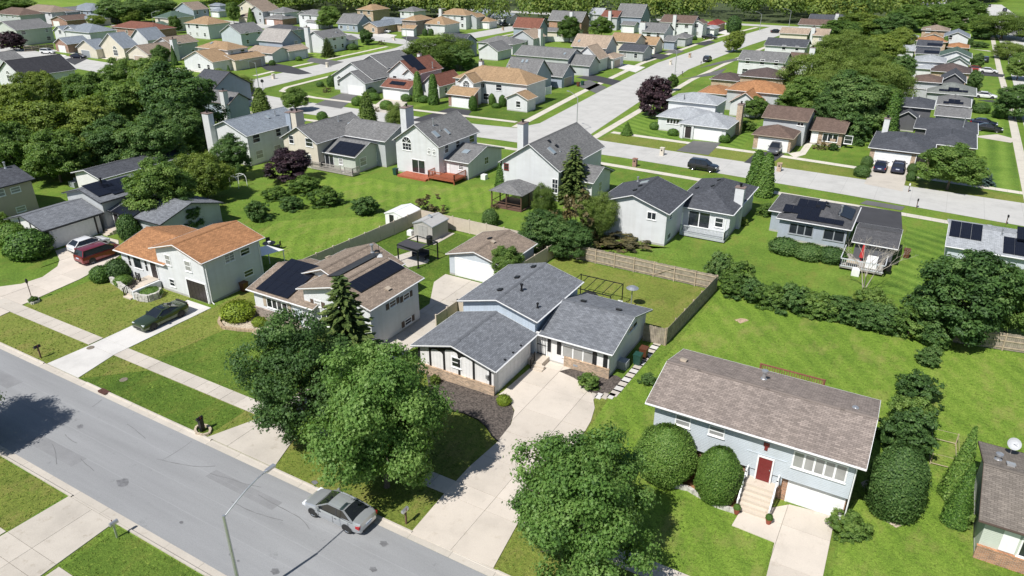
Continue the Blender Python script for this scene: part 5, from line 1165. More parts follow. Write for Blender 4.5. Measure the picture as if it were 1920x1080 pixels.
# --- right-hand side of the street running away
def rside(label, wall, roof, blocks, **k): return FH(label, wall, roof, blocks, group='houses right of the street running away', **k)
h = rside('orange-roofed house behind the pale grey corner house', GREYW, ORANGE, [(4.3, 'hip', dict(fr=(1470, 178), fl=(1360, 164), d=10, pitch=0.34, win='')), (2.7, 'hip', dict(fr=(1361, 178), fl=(1307.5, 168), d=9, pitch=0.34, win='')), (2.8, 'gy', dict(fr=(1425, 197), fl=(1366, 189), d=7, apex=(1402, 174), wall=WHITE, win=''))])
h = rside('dark brown stepped roofs behind the orange-roofed house', BRICK, DARKB, [(2.7, 'hip', dict(fr=(1384, 152.5), fl=(1330, 149), d=9, pitch=0.32, win='')), (4.4, 'hip', dict(fr=(1472, 149), fl=(1385, 139), d=10, pitch=0.32, win=''))]); a = h.bs[1]; h.chim(a.x1 - 0.5, a.y0 + 1, a.zr + 0.8, 1.0, 0.9, CREAMW)
h = rside('grey gabled roof with brown wing and white chimney beside the big tree', WHITE, GREY, [(4.4, 'gx', dict(fr=(1472, 118.5), fl=(1382, 114), d=10, pitch=0.4, win='f')), (3.4, 'gx', dict(fr=(1516, 117), fl=(1475, 114), d=9, pitch=0.4, roofm=UMBER, win=''))]); a, b = h.bs; h.chim(b.x1 + 0.4, b.y0 + 3, b.zr + 1.6, 1.4, 1.0, WHITE)
h = rside('charcoal roof between the beige roof and the grey gabled roof', WHITE, CHAR, [(4.6, 'gx', dict(fr=(1512, 89.5), fl=(1432, 86.5), d=9, pitch=0.4, win='f'))])
h = rside('beige roofs with tall white chimney near the far end of the row', CREAMW, BEIGER, [(4.2, 'gx', dict(fr=(1516, 65), fl=(1460, 62.5), d=8, pitch=0.4, win='')), (5.0, 'gx', dict(fr=(1553, 68), fl=(1522, 67), d=9, pitch=0.4, win='f'))]); a, b = h.bs; h.chim(b.x0 - 0.4, b.y0 + 1, b.zr + 0.6, 1.2, 1.0, WHITE)
h = rside('brown roof just behind the beige roofs', WHITE, UMBER, [(4.6, 'gx', dict(fr=(1560, 49), fl=(1496, 46.5), d=9, pitch=0.4, win=''))])
h = rside('charcoal roofs with white chimney farthest up the right side of the street', WHITE, CHAR, [(4.6, 'gx', dict(fr=(1562, 40), fl=(1514, 38), d=10, pitch=0.4, win='')), (5.0, 'gx', dict(fr=(1592, 41.5), fl=(1567, 40.5), d=10, pitch=0.45, win='f'))]); a, b = h.bs; h.chim(b.x0 - 0.4, b.y0 + 1, b.zr + 0.5, 1.2, 1.0, WHITE)
# --- left-hand side of the street running away
def lside(label, wall, roof, blocks, **k): return FH(label, wall, roof, blocks, group='houses left of the street running away', **k)
h = lside('blue-grey house with grey front gable beside the white vinyl fence', BLUEG, GREY, [(3.4, 'gx', dict(fr=(1001, 151), w=9, d=10, apex=(1026, 111), win='')), (2.7, 'gx', dict(fr=(1055, 145), w=8.5, br=(1079.5, 133), apex=(1066, 120), win=''))]); h.garm(h.bs[1], 'r', 3.4, 4.4, 2.1, DOORT); h.skylight(h.bs[0], 'f', 980, 115, .6, .9); h.skylight(h.bs[0], 'f', 988, 115, .6, .9)
h = lside('dark grey stepped gables with white side wall behind the blue-grey house', GREYW, GREY, [(2.7, 'gx', dict(fr=(1106, 124.5), w=10, br=(1126, 116), apex=(1116, 104), win='')), (4.2, 'gx', dict(fr=(1066, 111), w=17, d=10, pitch=0.42, win=''))]); h.skylight(h.bs[1], 'f', 1059, 101, .6, 1.0)
h = lside('beige-roofed house with white arched porch on the left of the street', GREYW, BEIGER, [(5.0, 'gx', dict(fr=(1137, 91.5), fl=(1070, 87), d=9, apex=(1146, 67), win='')), (3.4, 'gy', dict(fr=(1124, 112), fl=(1077, 94), d=7, apex=(1088, 85), wall=WHITE, win='')), (2.8, 'hip', dict(fr=(1151, 110.5), w=5, br=(1172, 102), pitch=0.4, wall=WHITE, win=''))]); h.skylight(h.bs[0], 'f', 1086, 77, .6, 1.0); h.garm(h.bs[2], 'r', 3.2, 4.4, 2.1, TRIMT)
h = lside('charcoal low roof between the beige and the tan roofed houses', GREYW, CHAR, [(2.8, 'gx', dict(fr=(1207, 98), fl=(1158, 93), d=9, pitch=0.36, win='f'))])
h = lside('tan-roofed house with separate tan garage gable on the left of the street', CREAMW, TANR, [(2.7, 'gx', dict(fr=(1230, 85.5), fl=(1195, 82), br=(1245, 78), apex=(1239, 69.5), win='')), (4.4, 'gx', dict(fr=(1192, 80), fl=(1140, 75), d=10, pitch=0.42, win=''))]); h.garm(h.bs[0], 'f', 3, 4.4, 2.1)
h = lside('grey-roofed house with white chimney and hipped garage left of the street', WHITE, GREY, [(5.0, 'gx', dict(fr=(1247, 62), fl=(1202, 59), d=10, apex=(1251, 44), win='f')), (2.8, 'hip', dict(fr=(1287, 72), fl=(1256, 68), d=9, pitch=0.4, win='', wall=GREYW)), (2.8, 'sf', dict(fr=(1266, 78), fl=(1243, 73), d=4, pitch=0.35, win='r', wall=BLUEG))]); a = h.bs[0]; h.chim(a.x0 - 0.4, a.y0 + 1, a.zr + 0.3, 2.0, 1.0, WHITE)
h = lside('brown-roofed white house with tall white chimney near the top of the street', WHITE, UMBER, [(5.2, 'gx', dict(fr=(1300, 44.5), fl=(1236, 41), d=11, pitch=0.42, win='f')), (5.0, 'gy', dict(fr=(1320, 45), w=5, d=6, pitch=0.5, win='f')), (2.7, 'hip', dict(fr=(1340, 54.5), fl=(1317, 52), d=8, pitch=0.4, roofm=PALE, win=''))]); a, b, c = h.bs; h.chim(a.x0 + 5.6, a.y0 - 0.4, a.zr + 0.5, 1.2, 0.9, WHITE); h.garm(c, 'f', 2.2, 3.6, 2.1)
h = lside('red-roofed hipped house at the far end of the left row', BRICK, shingle('crimson_shingle', (0.24, 0.05, 0.04), 0.25), [(2.8, 'hip', dict(fr=(1345, 47.5), fl=(1318, 45), br=(1363, 45), pitch=0.5, win='f'))])
h = lside('red-brown two-storey house with blue-grey side behind the round trees', BLUEG, REDR, [(5.2, 'gx', dict(fr=(1011, 54.5), fl=(960, 51), br=(1029, 47.5), apex=(1020, 34.5), win='r'))])
h = lside('grey-roofed house with orange brick front and white chimney near the wood', BRICKO, GREY, [(5.4, 'gx', dict(fr=(1091, 41.5), fl=(1027, 37), br=(1107, 36), apex=(1099, 22), win='')), (2.8, 'gx', dict(fr=(1080, 62), w=14, d=7, pitch=0.3, win='f', wall=CREAMW))]); a = h.bs[0]; h.chim(a.x1 - 4, a.y0 - 0.4, a.zr + 0.2, 1.2, 0.9, WHITE)
h = lside('patched pale and brown roof with white chimney close to the wood', GREYW, PALE, [(5.0, 'gx', dict(fr=(1128, 27.5), fl=(1103, 25), d=9, pitch=0.5, win='f')), (5.0, 'gx', dict(fr=(1158, 33), fl=(1125, 29.5), d=9, pitch=0.5, roofm=REDR, win='r'))]); b = h.bs[1]; h.chim(b.x0 + 4, b.y0 - 0.4, b.zr + 0.2, 1.2, 0.9, WHITE)
h = lside('tall grey-roofed house with white garage doors close to the wood', BLUEG, GREY, [(5.2, 'gx', dict(fr=(1203, 33), fl=(1153, 29), d=11, apex=(1211, 8), win='')), (2.9, 'gx', dict(fr=(1190, 48), fl=(1163, 45), d=6, pitch=0.4, win='', wall=WHITE))]); h.garm(h.bs[1], 'f', 3, 4.4, 2.1)
h = lside('beige-roofed house with pale gable and blue-grey chimney behind the dark roofs', GREYW, BEIGER, [(4.2, 'gy', dict(fr=(1001, 73), fl=(958, 66), d=9, apex=(976, 57), win=''))]); a = h.bs[0]; h.chim(a.x1 + 0.5, a.y0 + 4, a.zr + 0.4, 1.0, 1.6, WHITE)
h = lside('grey-green low roof left of the beige gable', SAGEW, shingle('sage_grey_shingle', (0.17, 0.195, 0.185), 0.25), [(2.8, 'gx', dict(fr=(982, 82), fl=(945, 76), d=9, pitch=0.35, win='r'))])
# --- between the two streets running away
def cen(label, wall, roof, blocks, **k): return FH(label, wall, roof, blocks, group='houses between the two far streets', **k)
h = cen('blue-grey gabled house with arched window behind the round willow', BLUEG, CHAR, [(4.4, 'gx', dict(fr=(868, 83), w=10, br=(897, 77.5), apex=(882, 64), win=''))]); a = h.bs[0]; h._win('r', h.atm(a, 'r', 4.2, 4.2), 1.6, 1, 'arch', None, False); h.winm(a, 'r', 4.2, 2.6, 1.6, 1.3, 'g32', None, False)
h = cen('white garage gable with grey hipped house behind it', WHITE, GREY, [(2.8, 'gy', dict(fr=(934, 96.5), fl=(895, 91), d=9, apex=(912, 81), win='')), (3.2, 'hip', dict(fr=(962, 84), fl=(894, 76.5), d=10, pitch=0.36, win=''))])
h = cen('tan-roofed house with projecting bay and chimney beside the far corner', WHITE, TANR, [(5.4, 'hip', dict(fr=(874, 29.5), fl=(819, 25), d=10, pitch=0.42, win='f')), (4.6, 'gy', dict(fr=(894, 33), w=5, d=7, pitch=0.5, win='', wall=GREYW)), (2.9, 'hip', dict(fr=(918, 41), fl=(890, 39), br=(934, 36.5), pitch=0.42, win=''))]); a, b, c = h.bs; h.chim(a.x0 + 1.6, a.y0 - 0.4, a.zr + 0.2, 1.3, 0.9, WHITE); h.garm(c, 'f', 3, 4.6, 2.1)
h = cen('large tan-roofed house with shingled garage front beside the street bend', WHITE, TANR, [(5.2, 'hip', dict(fr=(780, 39.5), fl=(751, 37), d=12, pitch=0.42, win='f', wall=BRICKD)), (3.8, 'hip', dict(fr=(834, 47), fl=(792, 40), d=11, pitch=0.5, win='f')), (2.8, 'sf', dict(fr=(776, 54.5), fl=(750, 52), d=2.5, pitch=0.5, win='', wall=WHITE))]); a, b, c = h.bs; h.garm(c, 'f', 3.2, 4.6, 2.1); h._win('f', h.atm(b, 'f', 2.5, 2.7), 1.6, 1, 'arch', None, False)
h = cen('grey hipped white house beneath the wood left of the tan chimney house', WHITE, GREY, [(5.2, 'hip', dict(fr=(776, 22), fl=(747.5, 19.5), br=(800, 18), pitch=0.4, win='f'))])
h = cen('grey low roofs beside the wood right of the tan garage', WHITE, STEEL, [(4.0, 'gx', dict(fr=(915, 27), fl=(886, 24), d=9, pitch=0.4, win='')), (2.9, 'gx', dict(fr=(957, 34), fl=(917, 30), d=9, pitch=0.34, win='f'))])
# --- west of the second far street
def west(label, wall, roof, blocks, **k): return FH(label, wall, roof, blocks, group='houses west of the curving street', **k)
h = west('white house with big white chimney and grey roof beside a small spruce', WHITE, GREY, [(4.6, 'gy', dict(fr=(605.6, 73), fl=(571, 68.5), br=(652, 66), apex=(586, 59), win='r')), (2.7, 'gy', dict(fr=(640, 78), w=7, br=(674, 74), pitch=0.3, win='r'))]); a = h.bs[0]; h.chim(a.x0 + 1.2, a.y0 - 0.5, a.zr + 1.2, 1.7, 1.0, WHITE); h.pipe(a, 'r', 630, 61, 0.8, 0.12, METAL, True)
h = west('house with faded blue and tan roof and garage turned to the street', WHITE, shingle('faded_shingle', (0.34, 0.32, 0.30), 0.3), [(5.0, 'gx', dict(fr=(529, 79.5), br=(567.5, 73), apex=(546, 55.5), w=11, win='r', wall=BLUEG)), (2.8, 'sr', dict(fr=(541, 97), w=3, br=(580, 90.5), pitch=0.42, roofm=BEIGER, win='')), (2.8, 'gx', dict(fr=(510, 101), w=11, d=8, apex=(523, 89), roofm=BEIGER, win=''))]); h.garm(h.bs[1], 'r', 4.6, 4.4, 2.1)
h = west('dark roof with blue-grey side behind the white chimney house', BLUEG, shingle('dim_grey_shingle', (0.09, 0.092, 0.10), 0.25), [(4.4, 'hip', dict(fr=(548, 57), w=14, br=(576, 51), pitch=0.34, win='r'))])
h = west('tan-roofed two-storey house with white gable end facing the trees', WHITE, TANR, [(5.2, 'hip', dict(fr=(426, 94.5), fl=(366, 88), br=(467.5, 87.5), pitch=0.42, win='r')), (3.0, 'gy', dict(fr=(398, 117), fl=(341, 106), d=9, apex=(361, 95.5), win='f')), (2.8, 'sr', dict(fr=(440, 114), w=4, br=(500, 106), pitch=0.3, wall=CREAMW, win=''))]); b, c = h.bs[1:]; h.garm(c, 'r', (c.y1 - c.y0) * 0.65, 4.6, 2.1, DOORT); h.skylight(h.bs[0], 'f', 387, 78, .7, 1.0); h.skylight(h.bs[0], 'f', 397, 81, .7, 1.0)
h = west('white gabled house with grey roof right of the orange hipped roof', BLUEW, GREY, [(4.4, 'gy', dict(fr=(451, 63.5), fl=(411, 60), br=(497, 57), apex=(429, 46), win='r'))])
h = west('white two-storey house with bright orange hipped roof', WHITE, TANR, [(5.2, 'hip', dict(fr=(389, 46.5), fl=(344, 42), br=(434, 41.5), pitch=0.42, win='f'))])
h = west('white two-storey house with green hipped roof', WHITE, GREENR, [(5.2, 'hip', dict(fr=(318, 34.5), fl=(287, 31), br=(366, 29.5), pitch=0.42, win='f', wall=CREAMW)), (2.8, 'hip', dict(fr=(300, 48), w=8, d=8, pitch=0.3, win='', roofm=GREENR))])
h = west('long brown-roofed house with white chimney and tan garage', CREAMW, BROWN, [(2.8, 'gy', dict(fr=(277.5, 103), fl=(236, 97), br=(335, 95), apex=(252.5, 85), win='')), (4.4, 'gy', dict(fr=(322, 84), w=9, br=(373, 76), pitch=0.42, wall=GREYW, win='r'))]); a, b = h.bs; h.garm(a, 'f', (a.x1 - a.x0) * 0.5, 4.2, 2.1, DOORT); h.chim(a.x1 + 0.6, a.y1 - 1.0, b.zr, 1.3, 1.6, WHITE)
h = west('house with light blue-grey roof and white gable behind the long brown roof', WHITE, STEEL, [(4.4, 'gy', dict(fr=(276, 76), fl=(243, 61), br=(313, 66), apex=(252, 54), win=''))])
h = west('tan brick house with blue-grey roof, arched window and dark garage door', CREAMW, STEEL, [(2.8, 'gy', dict(fr=(179, 93), fl=(141, 88), br=(211, 89), apex=(156, 75), win='')), (3.6, 'gy', dict(fr=(231, 91), fl=(185, 77), br=(262, 84), apex=(196, 62.5), win=''))]); a, b = h.bs; h.garm(a, 'f', (a.x1 - a.x0) * 0.4, 4.2, 2.1, TRIMG); h._win('f', h.atm(b, 'f', (b.x1 - b.x0) * 0.62, 3.1), 1.7, 1, 'arch', None, False); h.winm(b, 'f', (b.x1 - b.x0) * 0.62, 1.2, 2.0, 1.6, 'g42', None, False)
h = west('red brick garage house with blue-grey roof and white garage door', BRICKR, STEEL, [(2.8, 'gy', dict(fr=(125, 83.5), fl=(99, 80.5), br=(170, 76), apex=(109, 71), win=''))]); a = h.bs[0]; h.garm(a, 'f', (a.x1 - a.x0) * 0.5, 3.6, 2.1)
h = west('pale grey hipped house with small white front gables', WHITE, STEEL, [(5.0, 'hip', dict(fr=(167, 61.5), fl=(118, 57), br=(220, 55), pitch=0.42, win='')), (4.6, 'gy', dict(fr=(146, 61), fl=(115, 58), d=4, apex=(126, 48), win='f')), (4.4, 'gy', dict(fr=(120, 60), fl=(98, 57), d=6, pitch=0.5, win='f'))])
h = west('long grey two-storey house with white gable end and wooden fence', SAGEW, GREY, [(5.2, 'gy', dict(fr=(29, 57), fl=(-16, 53), br=(100, 50), apex=(7.5, 40), win='r', wall=SAGEW))])
h = west('house with nearly black roof and white gable in front of the wood', WHITE, shingle('black_shingle', (0.045, 0.045, 0.052), 0.3), [(5.0, 'gy', dict(fr=(40, 145), fl=(-10, 139), br=(144, 130), apex=(19, 114), win='')), ]); a = h.bs[0]; h._win('f', h.atm(a, 'f', 4.6, 5.2), 1.4, 1, 'arch', None, False); h.winm(a, 'f', 4.6, 3.4, 1.6, 1.5, 'g32', None, False)
h = west('grey roof at the left edge behind the black-roofed house', GREYW, GREY, [(4.8, 'gy', dict(fr=(8, 117), w=10, br=(50, 110), pitch=0.4, win=''))])
h = west('brown hipped roof with white garage beside the far meadow', WHITE, BROWN, [(5.0, 'hip', dict(fr=(95, 23.5), fl=(36, 21.5), d=11, pitch=0.42, win='f'))])
h = west('brown roof at the upper left edge of the picture', GREYW, UMBER, [(5.0, 'hip', dict(fr=(36, 29), fl=(-14, 25), d=11, pitch=0.42, win='f'))])
h = west('red brick gable with brown roof in the far upper left', BRICKR, UMBER, [(2.8, 'gy', dict(fr=(124, 39), fl=(92, 41), d=12, apex=(106, 30), win=''))]); h.garm(h.bs[0], 'f', 3.5, 4.2, 2.1)
h = west('blue two-storey hipped house nearest the meadow', BLUEG, STEEL, [(5.2, 'hip', dict(fr=(169, 20.5), fl=(124, 20), d=12, pitch=0.42, win='f')), (5.2, 'gy', dict(fr=(197, 20), fl=(170, 17), d=8, pitch=0.45, win='f')), (2.8, 'hip', dict(fr=(172, 37), fl=(144, 34), d=9, pitch=0.4, win='', wall=CREAMW))])
h = west('blue-grey small gable beside the brown hipped roof', BLUEG, GREY, [(4.6, 'gy', dict(fr=(124, 23.5), fl=(97, 25), d=10, apex=(111, 14), win='f'))])
h = west('red-brown long low roof behind the light blue-grey roof', BRICKR, REDR, [(3.0, 'hip', dict(fr=(284, 57), fl=(206, 52), d=11, pitch=0.36, win='f'))])
h = west('white house with brown roof and blue side at the top edge', WHITE, BROWN, [(5.4, 'gy', dict(fr=(362, 19), fl=(326, 9), br=(392, 13), pitch=0.45, win='fr', wall=BLUEG)), (2.8, 'hip', dict(fr=(348, 22), fl=(315, 19), d=8, pitch=0.36, roofm=BROWN, win=''))])
h = west('pale blue house with low hipped garage behind the orange hipped roof', BLUEW, STEEL, [(5.0, 'hip', dict(fr=(412, 11), fl=(390, 9), br=(428, 8), pitch=0.4, win='')), (2.8, 'hip', dict(fr=(410, 21.5), fl=(392, 20), br=(428, 19), pitch=0.4, win='')), ]); h.garm(h.bs[1], 'f', 3, 4.0, 2.1)
h = west('brown-roofed cream house beside a pointed evergreen at the top', CREAMW, BROWN, [(5.2, 'gy', dict(fr=(478, 13), fl=(446, 8), d=12, pitch=0.45, win='f')), (2.8, 'hip', dict(fr=(468, 32), fl=(444, 30), d=8, pitch=0.4, win=''))])
h = west('brown and grey hipped house with white garage at the top', GREYW, BROWN, [(5.2, 'gy', dict(fr=(492, 22), fl=(466, 17), br=(528, 17), pitch=0.5, win='f')), (5.0, 'hip', dict(fr=(533, 24), fl=(503, 22), br=(562, 18), pitch=0.42, roofm=GREY, wall=WHITE, win='f')), (2.8, 'hip', dict(fr=(529, 36), fl=(494, 33.5), d=9, pitch=0.36, roofm=GREY, win='', wall=BRICKR))]); h.garm(h.bs[2], 'f', 3, 4.0, 2.1)
h = west('white two-storey house with large grey hipped roof by the round trees', WHITE, GREY, [(5.4, 'hip', dict(fr=(600, 29), fl=(560, 25), br=(624, 19), pitch=0.46, win='f')), (5.2, 'gy', dict(fr=(577, 28), fl=(557, 26), d=4, pitch=0.5, win='f')), (2.8, 'sf', dict(fr=(596, 42), fl=(572, 39), d=2.5, pitch=0.4, win=''))]); h.garm(h.bs[2], 'f', 3, 4.0, 2.1)
h = west('grey steep-roofed house with dormer and brick front by the white car', BRICK, GREY, [(3.0, 'gx', dict(fr=(670, 46), br=(699, 38.5), apex=(688, 27), w=11, win='f', wall=BLUEG)), (5.0, 'gy', dict(fr=(660, 31), w=5, d=5, pitch=0.4, wall=WHITE, win='f'))])
h = west('tan hipped brick house below the wood', BRICK, TANR, [(5.2, 'hip', dict(fr=(699, 19.5), fl=(667, 16.5), br=(732, 15.5), pitch=0.42, win='f'))])
h = west('low brick house with blue-grey roof behind the white car', BRICK, STEEL, [(2.8, 'gy', dict(fr=(707.5, 50.5), fl=(679, 47), br=(752, 46), apex=(692, 41), win='f')), (3.0, 'gx', dict(fr=(752, 45), w=12, d=9, pitch=0.4, win=''))])
# ------------------------------------------------------------------ trees and shrubs
LEAF = {
    'maple': leafm('maple_leaves', (0.052, 0.115, 0.026), (0.125, 0.240, 0.050), (0.225, 0.345, 0.095)),
    'dark': leafm('dark_leaves', (0.045, 0.095, 0.028), (0.100, 0.190, 0.050), (0.19, 0.280, 0.088)),
    'mid': leafm('broad_leaves', (0.058, 0.112, 0.024), (0.130, 0.225, 0.046), (0.225, 0.32, 0.08)),
    'yellow': leafm('yellow_green_leaves', (0.078, 0.125, 0.022), (0.168, 0.24, 0.042), (0.27, 0.335, 0.07)),
    'olive': leafm('willow_leaves', (0.068, 0.118, 0.026), (0.15, 0.225, 0.046), (0.24, 0.31, 0.078)),
    'purple': leafm('purple_leaves', (0.014, 0.009, 0.014), (0.038, 0.021, 0.029), (0.09, 0.05, 0.056), 0.15),
    'spruce': leafm('spruce_needles', (0.036, 0.066, 0.022), (0.09, 0.14, 0.038), (0.185, 0.23, 0.066), 0.2),
    'blue': leafm('blue_spruce_needles', (0.035, 0.07, 0.06), (0.08, 0.135, 0.12), (0.17, 0.22, 0.2), 0.15),
    'box': leafm('clipped_leaves', (0.042, 0.098, 0.018), (0.098, 0.195, 0.032), (0.185, 0.285, 0.06), 0.2),
    'lime': leafm('lime_leaves', (0.12, 0.18, 0.016), (0.23, 0.31, 0.028), (0.34, 0.40, 0.05), 0.2),
    'rust': leafm('rusty_leaves', (0.06, 0.055, 0.025), (0.13, 0.115, 0.045), (0.24, 0.17, 0.08), 0.2),
}
BARK = plain('bark', (0.13, 0.105, 0.08), 0.95, 0, 0.35, 6); BARKP = plain('pale_bark', (0.40, 0.36, 0.30), 0.9, 0, 0.25, 5)
def fast_mesh(name, V, nper, mat, tint):
    """V: (n, nper, 3) leaf outlines"""
    n = V.shape[0]; me = bpy.data.meshes.new(name)
    me.vertices.add(n * nper); me.vertices.foreach_set('co', V.astype(np.float32).ravel())
    me.loops.add(n * nper); me.loops.foreach_set('vertex_index', np.arange(n * nper, dtype=np.int32))
    me.polygons.add(n); me.polygons.foreach_set('loop_start', np.arange(0, n * nper, nper, dtype=np.int32))
    me.update(calc_edges=True)
    at = me.attributes.new('tint', 'FLOAT', 'POINT'); at.data.foreach_set('value', np.repeat(tint, nper).astype(np.float32))
    me.materials.append(mat); me.validate(); return me
def leaves(P, Nn, size, rng, aspect=0.62, droop=0.0, star=False):
    """leaf blades: at points P, facing Nn, random turn"""
    n = len(P); Nn = Nn / np.linalg.norm(Nn, axis=1, keepdims=True)
    r = rng.normal(size=(n, 3)); U = r - (r * Nn).sum(1, keepdims=True) * Nn; U /= np.linalg.norm(U, axis=1, keepdims=True); W = np.cross(Nn, U)
    if droop: U = U + np.array([0, 0, -droop]); U /= np.linalg.norm(U, axis=1, keepdims=True)
    s = (size * rng.uniform(0.65, 1.3, n))[:, None]
    if star:      # lobed leaf spray outline
        ang = np.array([0, 0.6, 1.3, 3.14, 4.98, 5.68]); rad = np.array([1.05, 0.45, 0.92, 0.5, 0.92, 0.45])
        V = np.stack([P + s * 0.5 * rd * (np.cos(a) * U + np.sin(a) * W) + Nn * s * 0.07 * math.cos(3 * a) for a, rd in zip(ang, rad)], 1)
    else:
        V = np.stack([P - U * s * 0.5, P + W * s * aspect * 0.5 + Nn * s * 0.08, P + U * s * 0.5, P - W * s * aspect * 0.5 + Nn * s * 0.08], 1)
    return V
def broad(name, mat, seed, h, r, nl, per, size, zb=0.28, star=False, flat=1.0, lob=0.42, aspect=0.62, tsig=0.06, droop=0.0, taper=0.3):
    """crown of boughs: each bough a lobe whose outer shell carries leaf sprays; z0 = ground"""
    rng = np.random.default_rng(seed); zc = h * (zb + 1) / 2; rz = h * (1 - zb) / 2
    Ps, Ns, Ts = [], [], []
    for i in range(nl):
        t = (i + 0.5) / nl; ph = i * 2.399963 + rng.uniform(-.3, .3); cz = 1 - 2 * t * 0.93; sr = math.sqrt(max(0, 1 - cz * cz))
        k = rng.uniform(0.40, 0.98); tp = 1 - taper * max(0.0, cz) ** 1.3; c = np.array([sr * math.cos(ph) * r * k * tp, sr * math.sin(ph) * r * k * tp, zc + cz * rz * (0.2 + 0.8 * k) * flat])
        if i == 0: c = np.array([0, 0, zc])
        lr = r * lob * rng.uniform(0.55, 1.35)
        nt_ = max(8, per // 26); dt = rng.normal(size=(nt_, 3)); dt /= np.linalg.norm(dt, axis=1, keepdims=True)
        out = (c - np.array([0, 0, zc])); out = out / (np.linalg.norm(out) + 1e-6)
        dt = dt[(dt @ out) > -0.3]; nt_ = len(dt); tr_ = lr * rng.uniform(0.62, 1.12, nt_) ** 0.8
        tuft = c + dt * tr_[:, None] * np.array([1, 1, 0.85]); tt = rng.normal(size=nt_) * 0.12
        idx = rng.integers(0, nt_, per); d = dt[idx]; sg = tsig * r
        off = rng.normal(size=(per, 3)) * np.array([1, 1, 0.6]) * sg
        p = tuft[idx] + off
        nn = d * 0.62 + np.array([0, 0, 0.42]) + rng.normal(size=d.shape) * 0.42 + off / sg * 0.22
        tw = tt[idx] + 0.05 * off[:, 2] / sg
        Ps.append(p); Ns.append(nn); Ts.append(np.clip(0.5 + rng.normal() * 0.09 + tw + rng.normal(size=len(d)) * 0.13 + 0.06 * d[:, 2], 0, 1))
    P, Nn, T = np.concatenate(Ps), np.concatenate(Ns), np.concatenate(Ts)
    m_ = P[:, 2] > h * zb * 0.55; P, Nn, T = P[m_], Nn[m_], T[m_]
    V = leaves(P, Nn, size, rng, aspect, droop, star); return fast_mesh(name, V, V.shape[1], mat, T)
def conifer(name, mat, seed, h, r, whorls, per, size, zb=0.05, power=0.9, dense=1.0):
    rng = np.random.default_rng(seed); Ps, Ds, Ts = [], [], []
    for i in range(whorls):
        t = i / whorls; z = h * (zb + (1 - zb) * t); R0 = r * (1 - t) ** power + 0.12
        nb = max(5, int(13 * (1 - t) + 5))
        for b in range(nb):
            a = b * 2 * math.pi / nb + i * 1.3 + rng.uniform(-.25, .25); L = R0 * rng.uniform(0.75, 1.12); k = max(4, int(per * L / r * dense))
            q = rng.uniform(0.15, 1.0, k); side = rng.normal(size=k) * 0.16 * L * (1.05 - q)
            x = np.cos(a) * q * L - np.sin(a) * side; y = np.sin(a) * q * L + np.cos(a) * side; zz = z - 0.22 * L * q ** 1.6 + 0.08 * L * (q > 0.85) + rng.normal(size=k) * 0.05
            Ps.append(np.stack([x, y, zz], 1)); Ds.append(np.stack([np.cos(a) - np.sin(a) * side / (L + .01) * 2, np.sin(a) + np.cos(a) * side / (L + .01) * 2, np.full(k, -0.15)], 1))
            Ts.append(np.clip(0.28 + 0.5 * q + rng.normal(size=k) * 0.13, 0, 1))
    P, D, T = np.concatenate(Ps), np.concatenate(Ds), np.concatenate(Ts); n = len(P)
    D /= np.linalg.norm(D, axis=1, keepdims=True); Nn = np.stack([-D[:, 0] * 0.1, -D[:, 1] * 0.1, np.ones(n)], 1) + rng.normal(size=(n, 3)) * 0.35
    W = np.cross(Nn, D); W /= np.linalg.norm(W, axis=1, keepdims=True); s = (size * rng.uniform(0.7, 1.3, n))[:, None]; up = np.cross(D, W)
    V = np.stack([P - D * s * 0.4, P + W * s * 0.26 - up * s * .05, P + D * s * 0.6, P - W * s * 0.26 - up * s * .05], 1)
    return fast_mesh(name, V, 4, mat, T)
def shell(name, mat, seed, fn, n, size, aspect=0.6, fuzz=0.06, core=0.9, star=False):
    """closely leaved shrub: blades over a body of revolution-like form fn(u, v) -> point, normal; with a dense inner body"""
    rng = np.random.default_rng(seed); u = rng.uniform(0, 2 * math.pi, n); v = rng.uniform(0, 1, n)
    P, Nn = fn(u, v); depth = rng.uniform(0.86, 1.0, n) ** 1.0
    c = np.array([0, 0, 0.0]); ax = np.stack([np.zeros(n), np.zeros(n), P[:, 2]], 1); P = ax + (P - ax) * depth[:, None] + rng.normal(size=P.shape) * fuzz
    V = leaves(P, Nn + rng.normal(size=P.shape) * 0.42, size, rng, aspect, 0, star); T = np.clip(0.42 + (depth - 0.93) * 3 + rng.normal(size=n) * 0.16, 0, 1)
    if core:
        us, vs_ = np.meshgrid(np.linspace(0, 2 * math.pi, 21)[:-1], np.linspace(0.0, 1.0, 12)); F = []
        for i in range(11):
            for j in range(20):
                j2 = (j + 1) % 20; F.append([(us[i, j], vs_[i, j]), (us[i, j2], vs_[i, j2]), (us[i + 1, j2], vs_[i + 1, j2]), (us[i + 1, j], vs_[i + 1, j])])
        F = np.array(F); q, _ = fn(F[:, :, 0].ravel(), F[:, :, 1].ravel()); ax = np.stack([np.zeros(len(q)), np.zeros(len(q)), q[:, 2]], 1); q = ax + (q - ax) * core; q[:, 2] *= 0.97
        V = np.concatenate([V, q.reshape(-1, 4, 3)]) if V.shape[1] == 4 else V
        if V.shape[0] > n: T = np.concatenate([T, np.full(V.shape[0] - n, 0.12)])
    return fast_mesh(name, V, V.shape[1], mat, T)
